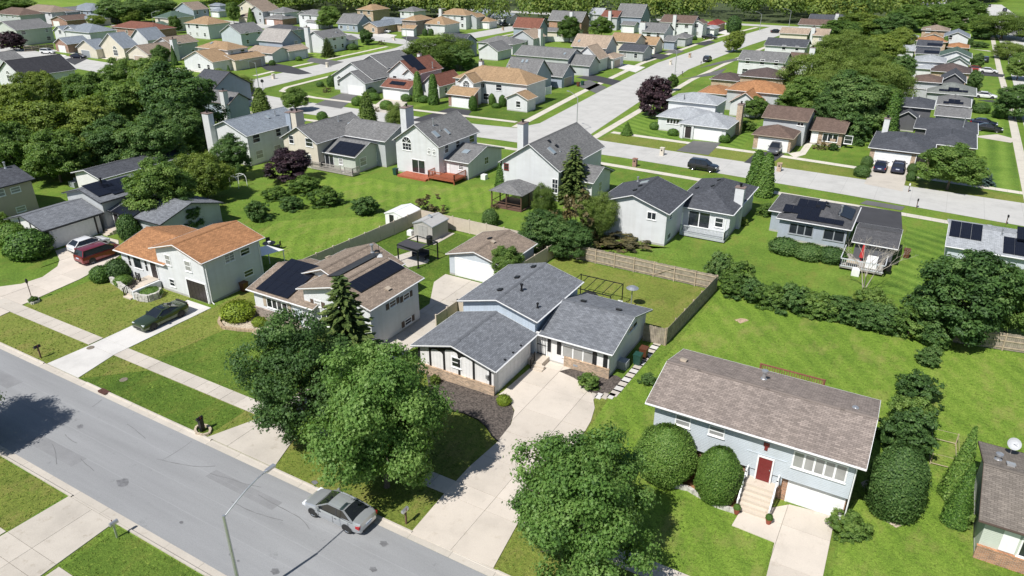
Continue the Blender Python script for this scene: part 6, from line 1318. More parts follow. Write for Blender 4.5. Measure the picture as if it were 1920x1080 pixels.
def ovoid(r, h, p=0.5, squash=1.0):
    """egg with its flat foot on the ground"""
    def fn(u, v):
        z = h * v; t = np.clip((v - 0.42) / np.where(v > 0.42, 0.58, 0.52), -1, 1); rr = r * np.sqrt(np.clip(1 - np.abs(t) ** 2.2, 0.0, 1)) + 0.02
        bump_ = 1 + 0.05 * np.sin(3 * u + 7 * v) + 0.04 * np.sin(5 * u - 11 * v)
        x, y = rr * np.cos(u) * bump_, rr * np.sin(u) * bump_; nz = t * 0.9
        return np.stack([x, y, z], 1), np.stack([np.cos(u), np.sin(u), nz + 0.15], 1)
    return fn
def conef(r, h, power=0.75):
    def fn(u, v):
        z = h * v; rr = r * np.clip(1 - v, 0, 1) ** power * np.where(v < 0.08, 0.75 + 3 * v, 1.0) + 0.02; b_ = 1 + 0.07 * np.sin(4 * u + 9 * v) + 0.05 * np.sin(7 * u - 13 * v)
        return np.stack([rr * np.cos(u) * b_, rr * np.sin(u) * b_, z], 1), np.stack([np.cos(u), np.sin(u), np.full_like(u, 0.45)], 1)
    return fn
def trunk_mesh(name, h, r, zb, rt, seed, mat=None, nb=7):
    rng = random.Random(seed); m = MB(); top = h * (zb + 0.35)
    m.tube([(0, 0, -0.1), (0.03, 0.02, 0.25), (0.05, -0.04, h * zb), (0.12, 0.05, top), (0.1, 0.1, h * 0.85)], [rt * 1.5, rt, rt * 0.8, rt * 0.5, rt * 0.12], 9)
    for i in range(nb):
        a = i * 2.4 + rng.uniform(-.4, .4); z0 = h * (zb * 0.8 + 0.05 * i); L = r * rng.uniform(0.5, 0.85); z1 = z0 + L * rng.uniform(0.5, 0.95)
        m.tube([(0.05, 0, z0), (math.cos(a) * L * 0.45, math.sin(a) * L * 0.45, z0 + (z1 - z0) * 0.6), (math.cos(a) * L, math.sin(a) * L, z1)], [rt * 0.42, rt * 0.28, rt * 0.08], 6)
    m.sm = True; return m.mesh(name, mat or BARK)
KIND = {}
def kind(k, crown, trunk, h, d): KIND[k] = (crown, trunk, h, d)
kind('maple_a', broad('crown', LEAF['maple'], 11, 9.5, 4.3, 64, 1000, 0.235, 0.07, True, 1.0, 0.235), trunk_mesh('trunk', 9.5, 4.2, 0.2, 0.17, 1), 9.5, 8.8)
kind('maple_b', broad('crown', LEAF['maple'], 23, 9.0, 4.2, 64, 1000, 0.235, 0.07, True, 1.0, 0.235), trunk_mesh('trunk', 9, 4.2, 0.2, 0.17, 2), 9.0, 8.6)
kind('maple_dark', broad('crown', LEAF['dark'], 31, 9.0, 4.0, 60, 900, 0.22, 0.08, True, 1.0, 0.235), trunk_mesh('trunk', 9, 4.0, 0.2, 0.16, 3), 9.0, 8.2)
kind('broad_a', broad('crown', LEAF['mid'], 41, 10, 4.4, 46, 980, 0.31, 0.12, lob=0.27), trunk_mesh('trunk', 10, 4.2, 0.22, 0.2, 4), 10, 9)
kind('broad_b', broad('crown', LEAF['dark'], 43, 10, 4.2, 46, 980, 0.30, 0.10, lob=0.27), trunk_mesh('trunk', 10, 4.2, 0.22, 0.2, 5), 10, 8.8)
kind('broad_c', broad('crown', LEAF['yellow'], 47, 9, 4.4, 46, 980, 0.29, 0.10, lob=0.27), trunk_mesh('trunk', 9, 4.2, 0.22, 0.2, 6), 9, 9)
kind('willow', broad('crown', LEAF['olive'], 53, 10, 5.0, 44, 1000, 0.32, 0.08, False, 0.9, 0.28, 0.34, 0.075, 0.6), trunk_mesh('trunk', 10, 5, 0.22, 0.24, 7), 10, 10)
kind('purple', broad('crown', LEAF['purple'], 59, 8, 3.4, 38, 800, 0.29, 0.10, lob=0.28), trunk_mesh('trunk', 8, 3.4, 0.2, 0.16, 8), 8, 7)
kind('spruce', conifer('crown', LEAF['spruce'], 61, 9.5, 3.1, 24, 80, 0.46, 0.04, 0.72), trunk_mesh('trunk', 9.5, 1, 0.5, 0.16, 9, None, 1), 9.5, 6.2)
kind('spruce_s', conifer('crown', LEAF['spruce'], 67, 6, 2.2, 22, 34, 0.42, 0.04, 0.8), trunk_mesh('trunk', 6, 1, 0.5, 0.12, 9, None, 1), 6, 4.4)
kind('blue_spruce', conifer('crown', LEAF['blue'], 71, 3, 1.7, 14, 34, 0.34, 0.03, 0.8), trunk_mesh('trunk', 3, 1, 0.4, 0.08, 9, None, 1), 3, 3.4)
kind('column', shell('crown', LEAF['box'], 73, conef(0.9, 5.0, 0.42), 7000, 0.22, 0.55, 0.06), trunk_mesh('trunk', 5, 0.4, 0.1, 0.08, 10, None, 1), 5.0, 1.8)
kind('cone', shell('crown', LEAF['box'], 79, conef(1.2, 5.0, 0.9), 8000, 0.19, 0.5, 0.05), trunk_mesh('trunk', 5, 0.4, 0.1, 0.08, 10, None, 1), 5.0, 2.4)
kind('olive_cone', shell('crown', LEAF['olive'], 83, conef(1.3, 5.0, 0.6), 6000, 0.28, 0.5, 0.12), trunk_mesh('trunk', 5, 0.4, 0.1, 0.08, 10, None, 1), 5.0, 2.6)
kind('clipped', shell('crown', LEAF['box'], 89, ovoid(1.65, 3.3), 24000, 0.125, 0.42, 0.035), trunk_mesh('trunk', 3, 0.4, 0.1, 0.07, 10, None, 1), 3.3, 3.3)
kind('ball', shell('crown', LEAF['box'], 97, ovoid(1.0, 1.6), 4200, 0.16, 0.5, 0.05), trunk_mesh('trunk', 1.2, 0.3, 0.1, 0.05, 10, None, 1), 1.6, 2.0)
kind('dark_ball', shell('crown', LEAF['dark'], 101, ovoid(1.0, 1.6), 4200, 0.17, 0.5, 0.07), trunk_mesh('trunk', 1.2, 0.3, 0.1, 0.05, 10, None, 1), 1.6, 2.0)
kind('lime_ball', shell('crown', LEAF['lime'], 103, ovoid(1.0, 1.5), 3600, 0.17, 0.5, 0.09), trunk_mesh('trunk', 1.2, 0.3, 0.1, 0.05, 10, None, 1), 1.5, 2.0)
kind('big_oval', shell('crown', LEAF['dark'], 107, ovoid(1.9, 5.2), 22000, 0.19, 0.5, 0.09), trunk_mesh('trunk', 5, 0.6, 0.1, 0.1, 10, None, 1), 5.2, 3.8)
kind('bush_a', broad('crown', LEAF['mid'], 109, 2.4, 1.5, 30, 420, 0.16, -0.15, False, 1, 0.30), trunk_mesh('trunk', 2, 1.0, 0.1, 0.05, 11, None, 4), 2.4, 3.0)
kind('bush_b', broad('crown', LEAF['dark'], 113, 2.4, 1.5, 30, 420, 0.16, -0.15, False, 1, 0.30), trunk_mesh('trunk', 2, 1.0, 0.1, 0.05, 12, None, 4), 2.4, 3.0)
kind('bush_c', broad('crown', LEAF['yellow'], 127, 2.2, 1.5, 30, 420, 0.155, -0.15, False, 1, 0.30), trunk_mesh('trunk', 2, 1.0, 0.1, 0.05, 13, None, 4), 2.2, 3.0)
kind('bush_rust', broad('crown', LEAF['rust'], 131, 2.4, 1.5, 12, 260, 0.20, -0.1, False, 1, 0.5), trunk_mesh('trunk', 2.2, 1.2, 0.1, 0.05, 14, None, 8), 2.4, 3.0)
def plant(name, label, k, loc, h, d, group=None, cat='tree', rz=None):
    crown, trunk, h0, d0 = KIND[k]; s = (d / d0, d / d0, h / h0)
    rt = empty(name, (loc[0], loc[1], 0), (random.uniform(0, 6.28) if rz is None else rz), label, cat, group)
    link('crown', crown, rt, sc=s); link('trunk', trunk, rt, sc=s); return rt
def depth(P): return (-P[0] * _sh + P[1] * _ch) * _cp - (P[2] - CAM_H) * _sp
def T(label, k, cx, cy, wpx, h, name='tree', group=None, cat='tree', mid=0.58):
    """by the middle of its crown in the photo, crown width there, and height in metres"""
    P = G(cx, cy, h * mid); d = wpx * depth(P) / FPX; return plant(name, label, k, P, h, d, group, cat)
def S(label, k, cx, cy, wpx, h, name='shrub', group=None): return T(label, k, cx, cy, wpx, h, name, group, 'shrub', 0.48)

# near trees
plant('maple_tree', 'leafy green maple at the kerb above the parked silver sedan', 'maple_a', (-26.2, 28.6), 10.4, 8.7, None, 'tree', 0.6)
plant('maple_tree', 'darker maple standing left of the big kerbside maple', 'maple_dark', (-35.0, 30.2), 9.4, 8.3, None, 'tree', 2.0)
plant('maple_tree', 'green maple between the curved driveway and the blue house, at the bottom edge', 'maple_b', (-12.1, 28.7), 9.2, 7.9, None, 'tree', 4.0)
plant('spruce_tree', 'tall spruce in front of the brown-roofed solar house', 'spruce', (-36.3, 36.6), 10.3, 7.0, None, 'tree')
plant('maple_tree', 'maple at the left edge casting its shadow across the street', 'maple_b', (-55.9, 15.4), 8.8, 7.6, None, 'tree')
plant('maple_tree', 'maple outside the lower left corner whose shadow falls on the lawn', 'maple_a', (-48.5, 6.4), 8.0, 7.0, None, 'tree')
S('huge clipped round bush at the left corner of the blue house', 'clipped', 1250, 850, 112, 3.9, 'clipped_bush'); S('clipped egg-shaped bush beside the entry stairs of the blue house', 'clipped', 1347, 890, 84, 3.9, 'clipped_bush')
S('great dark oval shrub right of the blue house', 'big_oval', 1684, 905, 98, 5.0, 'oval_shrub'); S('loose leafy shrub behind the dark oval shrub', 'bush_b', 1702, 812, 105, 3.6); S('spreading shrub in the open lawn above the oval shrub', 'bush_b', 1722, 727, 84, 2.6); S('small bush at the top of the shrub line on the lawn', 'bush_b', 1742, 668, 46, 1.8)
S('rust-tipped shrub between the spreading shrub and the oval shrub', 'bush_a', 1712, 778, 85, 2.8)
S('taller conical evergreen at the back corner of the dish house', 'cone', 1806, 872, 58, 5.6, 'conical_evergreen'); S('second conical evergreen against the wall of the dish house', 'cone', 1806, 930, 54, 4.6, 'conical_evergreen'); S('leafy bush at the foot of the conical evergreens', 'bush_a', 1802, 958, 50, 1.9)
S('low leafy bush beside the white garage door of the blue house', 'bush_a', 1598, 986, 72, 1.5); S('low spiky shrub in the mulch of the grey-roofed house', 'bush_a', 1106, 712, 44, 1.2); S('pale tuft of leaves beside the big mulch bed', 'lime_ball', 945, 750, 26, 0.7); S('low plant in the grass left of the blue house', 'bush_b', 1216, 711, 34, 0.8)
S('lime green bush in the gravel bed of the solar house', 'lime_ball', 446, 583, 60, 1.5); S('round green bush before the window of the solar house', 'ball', 522, 630, 42, 1.4); S('yellowish low bush in the gravel bed', 'lime_ball', 486, 603, 26, 0.7); S('leafy bush at the foot of the spruce', 'bush_a', 560, 640, 46, 1.3)
S('large shrub at the west corner of the orange-roofed house', 'dark_ball', 221, 505, 46, 2.0); S('round bush left of the large shrub by the red car', 'ball', 188, 514, 38, 1.6); S('low round bush in front of the orange-roofed house', 'ball', 230, 526, 32, 1.0); S('low round bush behind the stone wall by the steps', 'ball', 283, 549, 40, 0.9); S('pointed evergreen between the timbered garage and the orange roof', 'dark_ball', 241, 428, 38, 3.0)
S('big rounded bush at the far left by the timbered garage', 'ball', 52, 458, 80, 3.0); S('rounded bush behind the big bush at the left edge', 'ball', 22, 440, 56, 2.6); S('small bush at the left edge above the rounded bushes', 'bush_a', 5, 412, 30, 2.0)
S('yellowing weeds at the left end of the big mulch bed', 'bush_c', 815, 712, 22, 0.8)
# back gardens
T('slender tree at the corner of the detached garage', 'broad_a', 948, 492, 66, 4.2); T('tall pointed spruce before the white gabled house', 'spruce_s', 1076, 330, 82, 8.0, 'spruce_tree', mid=0.42)
T('dark leafy tree behind the cream fence corner', 'broad_b', 1020, 430, 90, 5.2); T('reddish tipped tree in the middle of the thicket by the charcoal roof', 'bush_rust', 1078, 412, 80, 6.0, mid=0.5); T('olive tree leaning over the white wall of the charcoal-roofed house', 'willow', 1122, 398, 70, 5.6); T('silvery small tree beside the tall pointed spruce', 'willow', 1020, 372, 46, 4.6); T('dark low tree in the thicket above the wood fence', 'broad_b', 1068, 446, 84, 4.0)
S('weedy reddish brush below the white wall of the charcoal-roofed house', 'bush_rust', 1165, 452, 90, 0.9)
S('evergreen column at the corner of the white two-storey house', 'column', 941, 330, 26, 4.4, 'evergreen'); S('rounded evergreen beside the white fence by the gazebo', 'dark_ball', 919, 408, 30, 2.0)
for i, (x, y, w_, h_, l) in enumerate(((1419, 322, 34, 6.0, 'left'), (1437, 330, 34, 6.2, 'right'))): S('tall green evergreen column beside the charcoal roof, %s of the pair' % l, 'column', x, y, w_, h_, 'evergreen')
S('clipped hedge shrub below the left window of the low solar house', 'dark_ball', 1472, 461, 56, 1.5, 'hedge_shrub'); S('clipped hedge shrub below the middle of the low solar house', 'dark_ball', 1517, 472, 56, 1.5, 'hedge_shrub'); S('clipped hedge shrub by the deck of the low solar house', 'dark_ball', 1560, 478, 52, 1.5, 'hedge_shrub')
S('row shrub right of the charcoal roof', 'bush_a', 1437, 392, 40, 1.6); S('small shrub along the path of the charcoal roof', 'bush_c', 1390, 415, 22, 1.0)
hx = [(1352, 500, 44, 2.6, 'bush_b'), (1383, 512, 46, 2.4, 'bush_a'), (1372, 535, 44, 2.0, 'bush_a'), (1412, 545, 50, 2.0, 'bush_b'), (1450, 555, 54, 2.0, 'bush_a'), (1492, 560, 58, 2.2, 'bush_b'), (1535, 572, 60, 2.2, 'bush_a'), (1580, 577, 60, 2.2, 'bush_b'), (1622, 590, 62, 2.4, 'bush_b'), (1668, 600, 64, 2.6, 'bush_b'), (1710, 600, 60, 2.8, 'bush_a'), (1756, 622, 56, 2.6, 'bush_b'), (1738, 568, 60, 3.4, 'bush_b'), (1640, 560, 50, 1.8, 'bush_a')]
hl = ['%s leafy bush from the wood fence in the garden hedge line' % q for q in 'first second third fourth fifth sixth seventh eighth ninth tenth eleventh'.split()] + ['last bush of the garden hedge line beside the grey wooden fence', 'tall bush before the large dark tree in the garden hedge line', 'bush at the foot of the leafless pale tree']
for l, (x, y, w_, h_, k) in zip(hl, hx): w_ *= 1.22; h_ *= random.uniform(.85, 1.3); S(l, k, x, y, w_, h_, 'hedge_bush', 'bushes of the garden hedge line')
T('large dark tree at the right edge above the slatted fence', 'broad_b', 1828, 545, 185, 8.5); T('smaller tree at the right edge behind the large dark tree', 'broad_a', 1905, 560, 90, 7.0); S('weedy bush on the slatted fence at the right', 'bush_a', 1765, 640, 40, 1.6)
T('big leafy tree shading the dark-trimmed solar house', 'broad_a', 302, 352, 118, 8.2); T('yellow-green tree right of the big leafy tree', 'broad_c', 380, 322, 92, 7.0); T('dark tree behind the yellow-green tree', 'broad_b', 432, 290, 66, 6.5); T('dark low tree below the big leafy tree', 'broad_b', 345, 400, 60, 4.0)
T('purple-leaved bush beside the weathered deck', 'purple', 545, 306, 86, 5.0)
bl = [(482, 394, 48, 2.6, 'bush_b', 'dark bush left of the garden bush line'), (548, 380, 44, 1.8, 'bush_b', 'low bush before the dark bushes in the back lawn'), (612, 368, 62, 2.6, 'bush_a', 'rounded bush right of the purple bush'), (682, 385, 52, 2.4, 'bush_b', 'isolated round bush in the middle of the back lawn'), (575, 345, 60, 2.4, 'bush_a', 'leafy bush under the purple bush'), (520, 362, 50, 1.8, 'bush_a', 'weedy bush between the purple bush and the pale fence'), (800, 386, 54, 2.4, 'bush_rust', 'thin brownish shrub behind the vinyl shed')]
for x, y, w_, h_, k, l in bl: S(l, k, x, y, w_, h_)
# the grove at the left
gv = [(55, 240, 165, 11, 'broad_c'), (150, 235, 140, 10.5, 'broad_c'), (330, 185, 150, 13, 'broad_b'), (232, 200, 120, 10.5, 'broad_a'), (75, 165, 85, 9, 'broad_c'), (160, 172, 90, 9, 'broad_a'), (20, 190, 90, 9, 'broad_c'), (285, 262, 110, 9, 'broad_b'), (210, 262, 100, 8.5, 'broad_b'), (100, 285, 110, 8, 'broad_a'), (230, 140, 70, 9, 'broad_a'), (285, 150, 90, 11, 'broad_a'), (15, 275, 100, 9, 'broad_a'), (372, 245, 60, 6, 'broad_b'), (335, 235, 90, 9, 'broad_b')]
gl = ['yellow-green tree at the left edge of the grove', 'rounded tree second from the left edge of the grove', 'tallest dark tree of the grove beside the pale house', 'dark tree in the middle of the grove', 'tree of the grove before the white gable', 'dark tree of the grove behind the black roof', 'tree of the grove at the left edge below the white gable', 'dark tree at the foot of the tallest grove tree', 'dark low tree at the front middle of the grove', 'front tree of the grove above the tan house', 'back tree of the grove by the far street', 'back tree of the grove left of the tallest tree', 'low front tree at the left edge of the grove', 'small tree under the white chimney beside the grove', 'dark front tree right of the grove middle']
for (x, y, w_, h_, k), l in zip(gv, gl): T(l, k, x, y, w_, h_, 'tree', 'trees of the grove')
# along the second street
T('round green street tree on the lawn before the charcoal-roofed house', 'broad_a', 1788, 308, 108, 6.6); S('blue spruce beside the round street tree', 'blue_spruce', 1846, 330, 44, 2.6, 'spruce_tree'); T('dark purple maple beside the street running away', 'purple', 1228, 176, 70, 8.0, 'maple_tree'); T('small green tree just behind the purple maple', 'broad_a', 1262, 152, 20, 4.0)
S('conical shrub on the striped lawn', 'cone', 1176, 242, 24, 2.4)
for x, y, w_, h_, k, l in ((1228, 236, 20, 1.3, 'ball', 'bush under the window of the pale grey house'), (1243, 230, 18, 1.4, 'dark_ball', 'dark bush at the corner of the pale grey house'), (1262, 248, 20, 1.2, 'ball', 'bush beside the porch of the pale grey house'), (1358, 259, 22, 1.6, 'ball', 'round bush right of the white garage door of the pale grey house'), (1401, 235, 40, 2.2, 'bush_a', 'leafy bush between the pale grey and brown houses'), (1419, 203, 44, 4.4, 'broad_a', 'tree between the pale grey house and the brown house'), (1540, 272, 26, 1.4, 'bush_rust', 'brownish bush in the bed of the brown house'), (1563, 275, 22, 1.2, 'bush_b', 'dark bush in the bed of the brown house'), (1598, 256, 26, 2.4, 'dark_ball', 'dark shrub at the side of the brown house'), (1626, 303, 20, 1.6, 'dark_ball', 'upper round bush left of the two parked dark cars'), (1617, 321, 28, 1.7, 'dark_ball', 'lower round bush left of the two parked dark cars'), (1711, 316, 17, 1.4, 'dark_ball', 'upper clipped bush right of the two dark cars'), (1709, 331, 17, 1.4, 'dark_ball', 'lower clipped bush right of the two dark cars'), (1840, 203, 28, 2.0, 'dark_ball', 'dark bush before the lower solar roof'), (1876, 212, 26, 2.0, 'dark_ball', 'dark bush by the right-hand pavement')): S(l, k, x, y, w_, h_)
# belt of trees between the rows on the right
bt = [(1540, 135, 130, 11, 'willow', 'broad willow-like tree beside the beige roofs'), (1600, 185, 130, 10.5, 'broad_b', 'dark tree of the belt above the brown house'), (1655, 150, 110, 10, 'willow', 'tree of the belt left of the brown stepped roofs'), (1585, 88, 110, 10, 'willow', 'tree of the belt behind the white chimneys'), (1650, 88, 95, 9, 'broad_c', 'yellowish tree of the belt near its far end'), (1510, 175, 90, 8, 'broad_a', 'tree of the belt beside the orange roof'), (1560, 205, 80, 7.5, 'broad_b', 'dark low tree at the near end of the belt'), (1600, 232, 70, 5.5, 'bush_b', 'low bush at the near edge of the belt'), (1640, 225, 70, 5, 'bush_a', 'leafy bush behind the charcoal wide roof'), (1690, 132, 60, 8, 'broad_b', 'dark tree beside the pale grey stepped roofs'), (1620, 45, 110, 10, 'broad_c', 'yellow tree far up the belt'), (1676, 50, 80, 10, 'broad_b', 'dark tree far up the belt beside the white roof'), (1715, 30, 80, 10, 'broad_a', 'tree before the white house at the top right'), (1770, 28, 80, 10, 'broad_a', 'tree hiding the beige roof at the top right'), (1810, 15, 70, 10, 'broad_a', 'tree at the top right beside the far street'), (1690, 70, 50, 8, 'broad_c', 'light tree left of the white roof in the belt'), (1785, 47, 50, 5, 'broad_a', 'low tree behind the brown hipped roof of the right-hand row'), (1845, 55, 40, 6, 'broad_b', 'dark tree beside the right-hand street lawns'), (1840, 38, 36, 6, 'broad_a', 'light tree by the far right-hand pavement'), (1575, 60, 90, 9, 'broad_a', 'tree of the belt beside the charcoal far roofs'), (1545, 165, 90, 8, 'willow', 'olive tree in the near middle of the belt'), (1625, 120, 90, 9, 'willow', 'olive tree in the middle of the belt'), (1650, 190, 90, 8, 'broad_a', 'green tree of the belt left of the dark hipped wing')]
for x, y, w_, h_, k, l in bt: T(l, k, x, y, w_, h_, 'tree', 'trees of the belt between the rows')
S('tall narrow evergreen beside the dark hipped wing', 'column', 1671, 215, 32, 7.5, 'evergreen'); S('narrow evergreen at the near end of the belt', 'column', 1549, 205, 24, 6.0, 'evergreen'); S('evergreen column between the twin solar roofs and the orange roof', 'column', 1771, 86, 14, 5.5, 'evergreen')
for x, y, w_, h_, k, l in ((1884, 45, 110, 9, 'willow', 'large tree over the far right-hand street'), (1893, 92, 60, 5, 'willow', 'olive tree on the verge of the right-hand street'), (1912, 185, 80, 7, 'broad_b', 'tree at the right edge over the pavement'), (1832, 112, 26, 4, 'broad_b', 'dark round tree before the green gables'), (1829, 150, 28, 5, 'broad_b', 'dense round tree before the dark house with the white-edged gable'), (1819, 78, 12, 3, 'bush_b', 'small dark tree beside the blue-grey roofed gable'), (1915, 120, 50, 7, 'broad_a', 'tree at the right edge farther along the right-hand street'), (1835, 82, 40, 2, 'bush_b', 'low hedge bush on the lawn beyond the orange roof')): T(l, k, x, y, w_, h_)
# among the estate houses
ee = [(783, 163, 20, 6.5, 'column', 'left column of the two tall evergreens by the red-brown roof'), (812, 168, 21, 6.5, 'column', 'right column of the two tall evergreens by the red-brown roof'), (780, 179, 20, 1.0, 'ball', 'round bush between the two tall evergreens'), (688, 207, 36, 6.5, 'olive_cone', 'brownish conical evergreen before the grey three-gabled house'), (742, 224, 40, 6.0, 'willow', 'thin tree beside the chimney of the white two-storey house'), (488, 190, 36, 5.2, 'olive_cone', 'brownish evergreen pair beside the blue-grey gable'), (552, 186, 46, 5.0, 'broad_a', 'rounded tree at the bend of the second street'), (622, 152, 18, 2.6, 'dark_ball', 'round evergreen at the corner of the grey three-gabled house'), (604, 218, 20, 1.8, 'ball', 'round bush behind the roofs by the second street'), (825, 97, 118, 9.0, 'willow', 'broad willow behind the red-brown roof'), (800, 108, 70, 6.5, 'willow', 'lower left part tree of the broad willow group'), (862, 110, 60, 6.5, 'broad_b', 'dark tree right of the broad willow'), (614, 88, 30, 6.0, 'spruce_s', 'small spruce on the lawn of the white chimney house'), (686, 70, 28, 5.0, 'broad_b', 'small round tree at the corner of the white chimney house'), (617, 33, 46, 9.0, 'broad_a', 'round tree before the grey-roofed brick house'), (1068, 55, 42, 9.0, 'broad_a', 'round tree before the orange brick house'), (1128, 51, 42, 7.5, 'broad_a', 'round tree before the patched roof'), (1378, 77, 36, 7.0, 'broad_c', 'yellowish street tree near the top of the street'), (1376, 46, 26, 6.0, 'dark_ball', 'dark evergreen clump beside the red hipped house'), (215, 22, 70, 10, 'broad_b', 'dark tree by the far meadow path'), (180, 38, 30, 4.5, 'broad_c', 'yellow-green shrub tree by the far meadow path'), (327, 46, 24, 6.5, 'broad_a', 'tree between the green and orange hipped roofs'), (378, 18, 24, 6.5, 'dark_ball', 'dark evergreens before the white house at the top edge'), (436, 24, 26, 9.0, 'broad_a', 'tall tree beside the cream house at the top'), (470, 30, 18, 6.5, 'cone', 'pointed evergreen at the top left'), (302, 104, 34, 5.5, 'broad_b', 'leafy shrub tree beside the long brown roof'), (325, 104, 14, 5.5, 'cone', 'pointed evergreen beside the long brown roof'), (22, 78, 48, 6, 'purple', 'dark reddish tree before the long grey house'), (245, 32, 36, 6, 'broad_c', 'yellowish tree before the meadow'), (20, 12, 90, 8, 'broad_a', 'tree at the top left corner'), (300, 15, 60, 9, 'broad_b', 'dark tree left of the brown roof at the top edge'), (258, 20, 60, 10, 'broad_b', 'dark tree right of the meadow path tree'), (415, 150, 60, 5, 'willow', 'olive shrub tree by the far bend'), (455, 160, 50, 4.5, 'willow', 'thin shrub tree beside the stop sign'), (430, 140, 16, 4.5, 'cone', 'narrow evergreen by the far bend')]
for x, y, w_, h_, k, l in ee: T(l, k, x, y, w_, h_, 'tree', 'trees among the estate houses', mid=0.5)
eb = [(600, 158, 14, 1.2, 'dark_ball', 'dark bush in the bed of the grey three-gabled house'), (612, 168, 16, 1.2, 'bush_rust', 'reddish bush in the bed of the grey three-gabled house'), (694, 172, 22, 1.8, 'dark_ball', 'dark bush at the side of the grey three-gabled house'), (700, 181, 24, 1.6, 'ball', 'green bush by the drive of the red-brown roofed house'), (669, 190, 20, 1.8, 'ball', 'round bush behind the brownish conical evergreen'), (724, 197, 24, 1.8, 'ball', 'round bush on the lawn of the red-brown roofed house'), (706, 205, 10, 1.0, 'bush_rust', 'tiny reddish bush by the second street'), (763, 183, 22, 1.6, 'dark_ball', 'dark bush under the porch of the red-brown roofed house'), (795, 186, 20, 1.5, 'ball', 'bush at the foot of the two tall evergreens'), (781, 185, 10, 1.0, 'lime_ball', 'yellow bush at the foot of the two tall evergreens'), (887, 195, 16, 3.0, 'ball', 'tall clipped bush beside the garage of the tan corner house'), (922, 187, 12, 2.4, 'ball', 'left clipped egg bush of the tan corner house'), (942, 190, 14, 2.4, 'ball', 'right clipped egg bush of the tan corner house'), (930, 198, 16, 1.0, 'ball', 'low bush between the clipped egg bushes'), (983, 183, 18, 3.0, 'dark_ball', 'dark bush beside the white vinyl fence'), (1016, 155, 26, 1.6, 'dark_ball', 'green bush before the blue-grey house'), (635, 88, 24, 1.8, 'bush_rust', 'rusty bush along the white chimney house'), (660, 88, 22, 1.8, 'dark_ball', 'dark bush along the white chimney house'), (715, 80, 14, 1.4, 'bush_rust', 'reddish bush by the far corner'), (797, 61, 10, 2.4, 'dark_ball', 'left dark bush before the shingled garage front'), (808, 61, 10, 2.4, 'dark_ball', 'right dark bush before the shingled garage front'), (525, 107, 22, 2.2, 'dark_ball', 'dark bush before the faded roof house'), (560, 110, 12, 1.2, 'ball', 'small bush at the garage of the faded roof house'), (510, 118, 12, 1.4, 'dark_ball', 'small dark bush by the tan-roofed drive'), (1215, 104, 16, 1.6, 'bush_rust', 'reddish bush before the tan garage gable'), (1203, 110, 12, 1.2, 'dark_ball', 'dark bush before the charcoal low roof'), (1278, 77, 14, 2.4, 'dark_ball', 'dark tree-like bush by the hipped garage'), (1300, 71, 14, 1.4, 'dark_ball', 'dark bush left of the parked black truck'), (1168, 97, 14, 3.0, 'broad_a', 'small leafy tree beside the arched porch')]
for x, y, w_, h_, k, l in eb: S(l, k, x, y, w_, h_, 'shrub', 'shrubs of the estate gardens')
# bare tree in the garden hedge
def bare(loc, h, seed):
    rng = random.Random(seed); m = MB()
    def grow(p, d, L, r, lev):
        q = p + d * L; mid = p + d * L * 0.5 + Vector((rng.uniform(-.05, .05), rng.uniform(-.05, .05), 0)) * L
        m.tube([p, mid, q], [r, r * 0.85, r * 0.7], 5 if lev < 2 else 4, False)
        if lev >= 5: return
        for i in range(3 if lev < 2 else 2):
            ax = Vector((rng.uniform(-1, 1), rng.uniform(-1, 1), rng.uniform(-0.1, 0.35))).normalized(); nd = (d * 1.0 + ax * rng.uniform(0.45, 0.8)).normalized(); grow(q, nd, L * rng.uniform(0.6, 0.82), r * 0.6, lev + 1)
    for a in range(3): grow(Vector((0, 0, 0)), Vector((0.32 * math.cos(a * 2.1), 0.32 * math.sin(a * 2.1), 1)).normalized(), h * 0.3, 0.062, 0)
    return m
rt = empty('bare_tree', G(1618, 548) * 1.0, 0.4, 'leafless pale tree in front of the cluttered white deck', 'tree'); rt.location.z = 0
bare(None, 7.0, 5).build('trunk', BARKP, rt)
# fallen pale branch in the thicket
m = MB(); p0, p1, p2 = G(1085, 442, 0.6), G(1110, 430, 0.9), G(1120, 405, 3.2); p3 = G(1112, 436, 0.3); m.tube([(0, 0, 0), p1 - p0, p2 - p0], [0.11, 0.08, 0.03], 6); m.tube([(0, 0, -0.2), p3 - p0], [0.09, 0.06], 6)
thing('fallen_branch', m, BARKP, 'pale fallen branch in the thicket behind the wood fence', 'branch', p0)
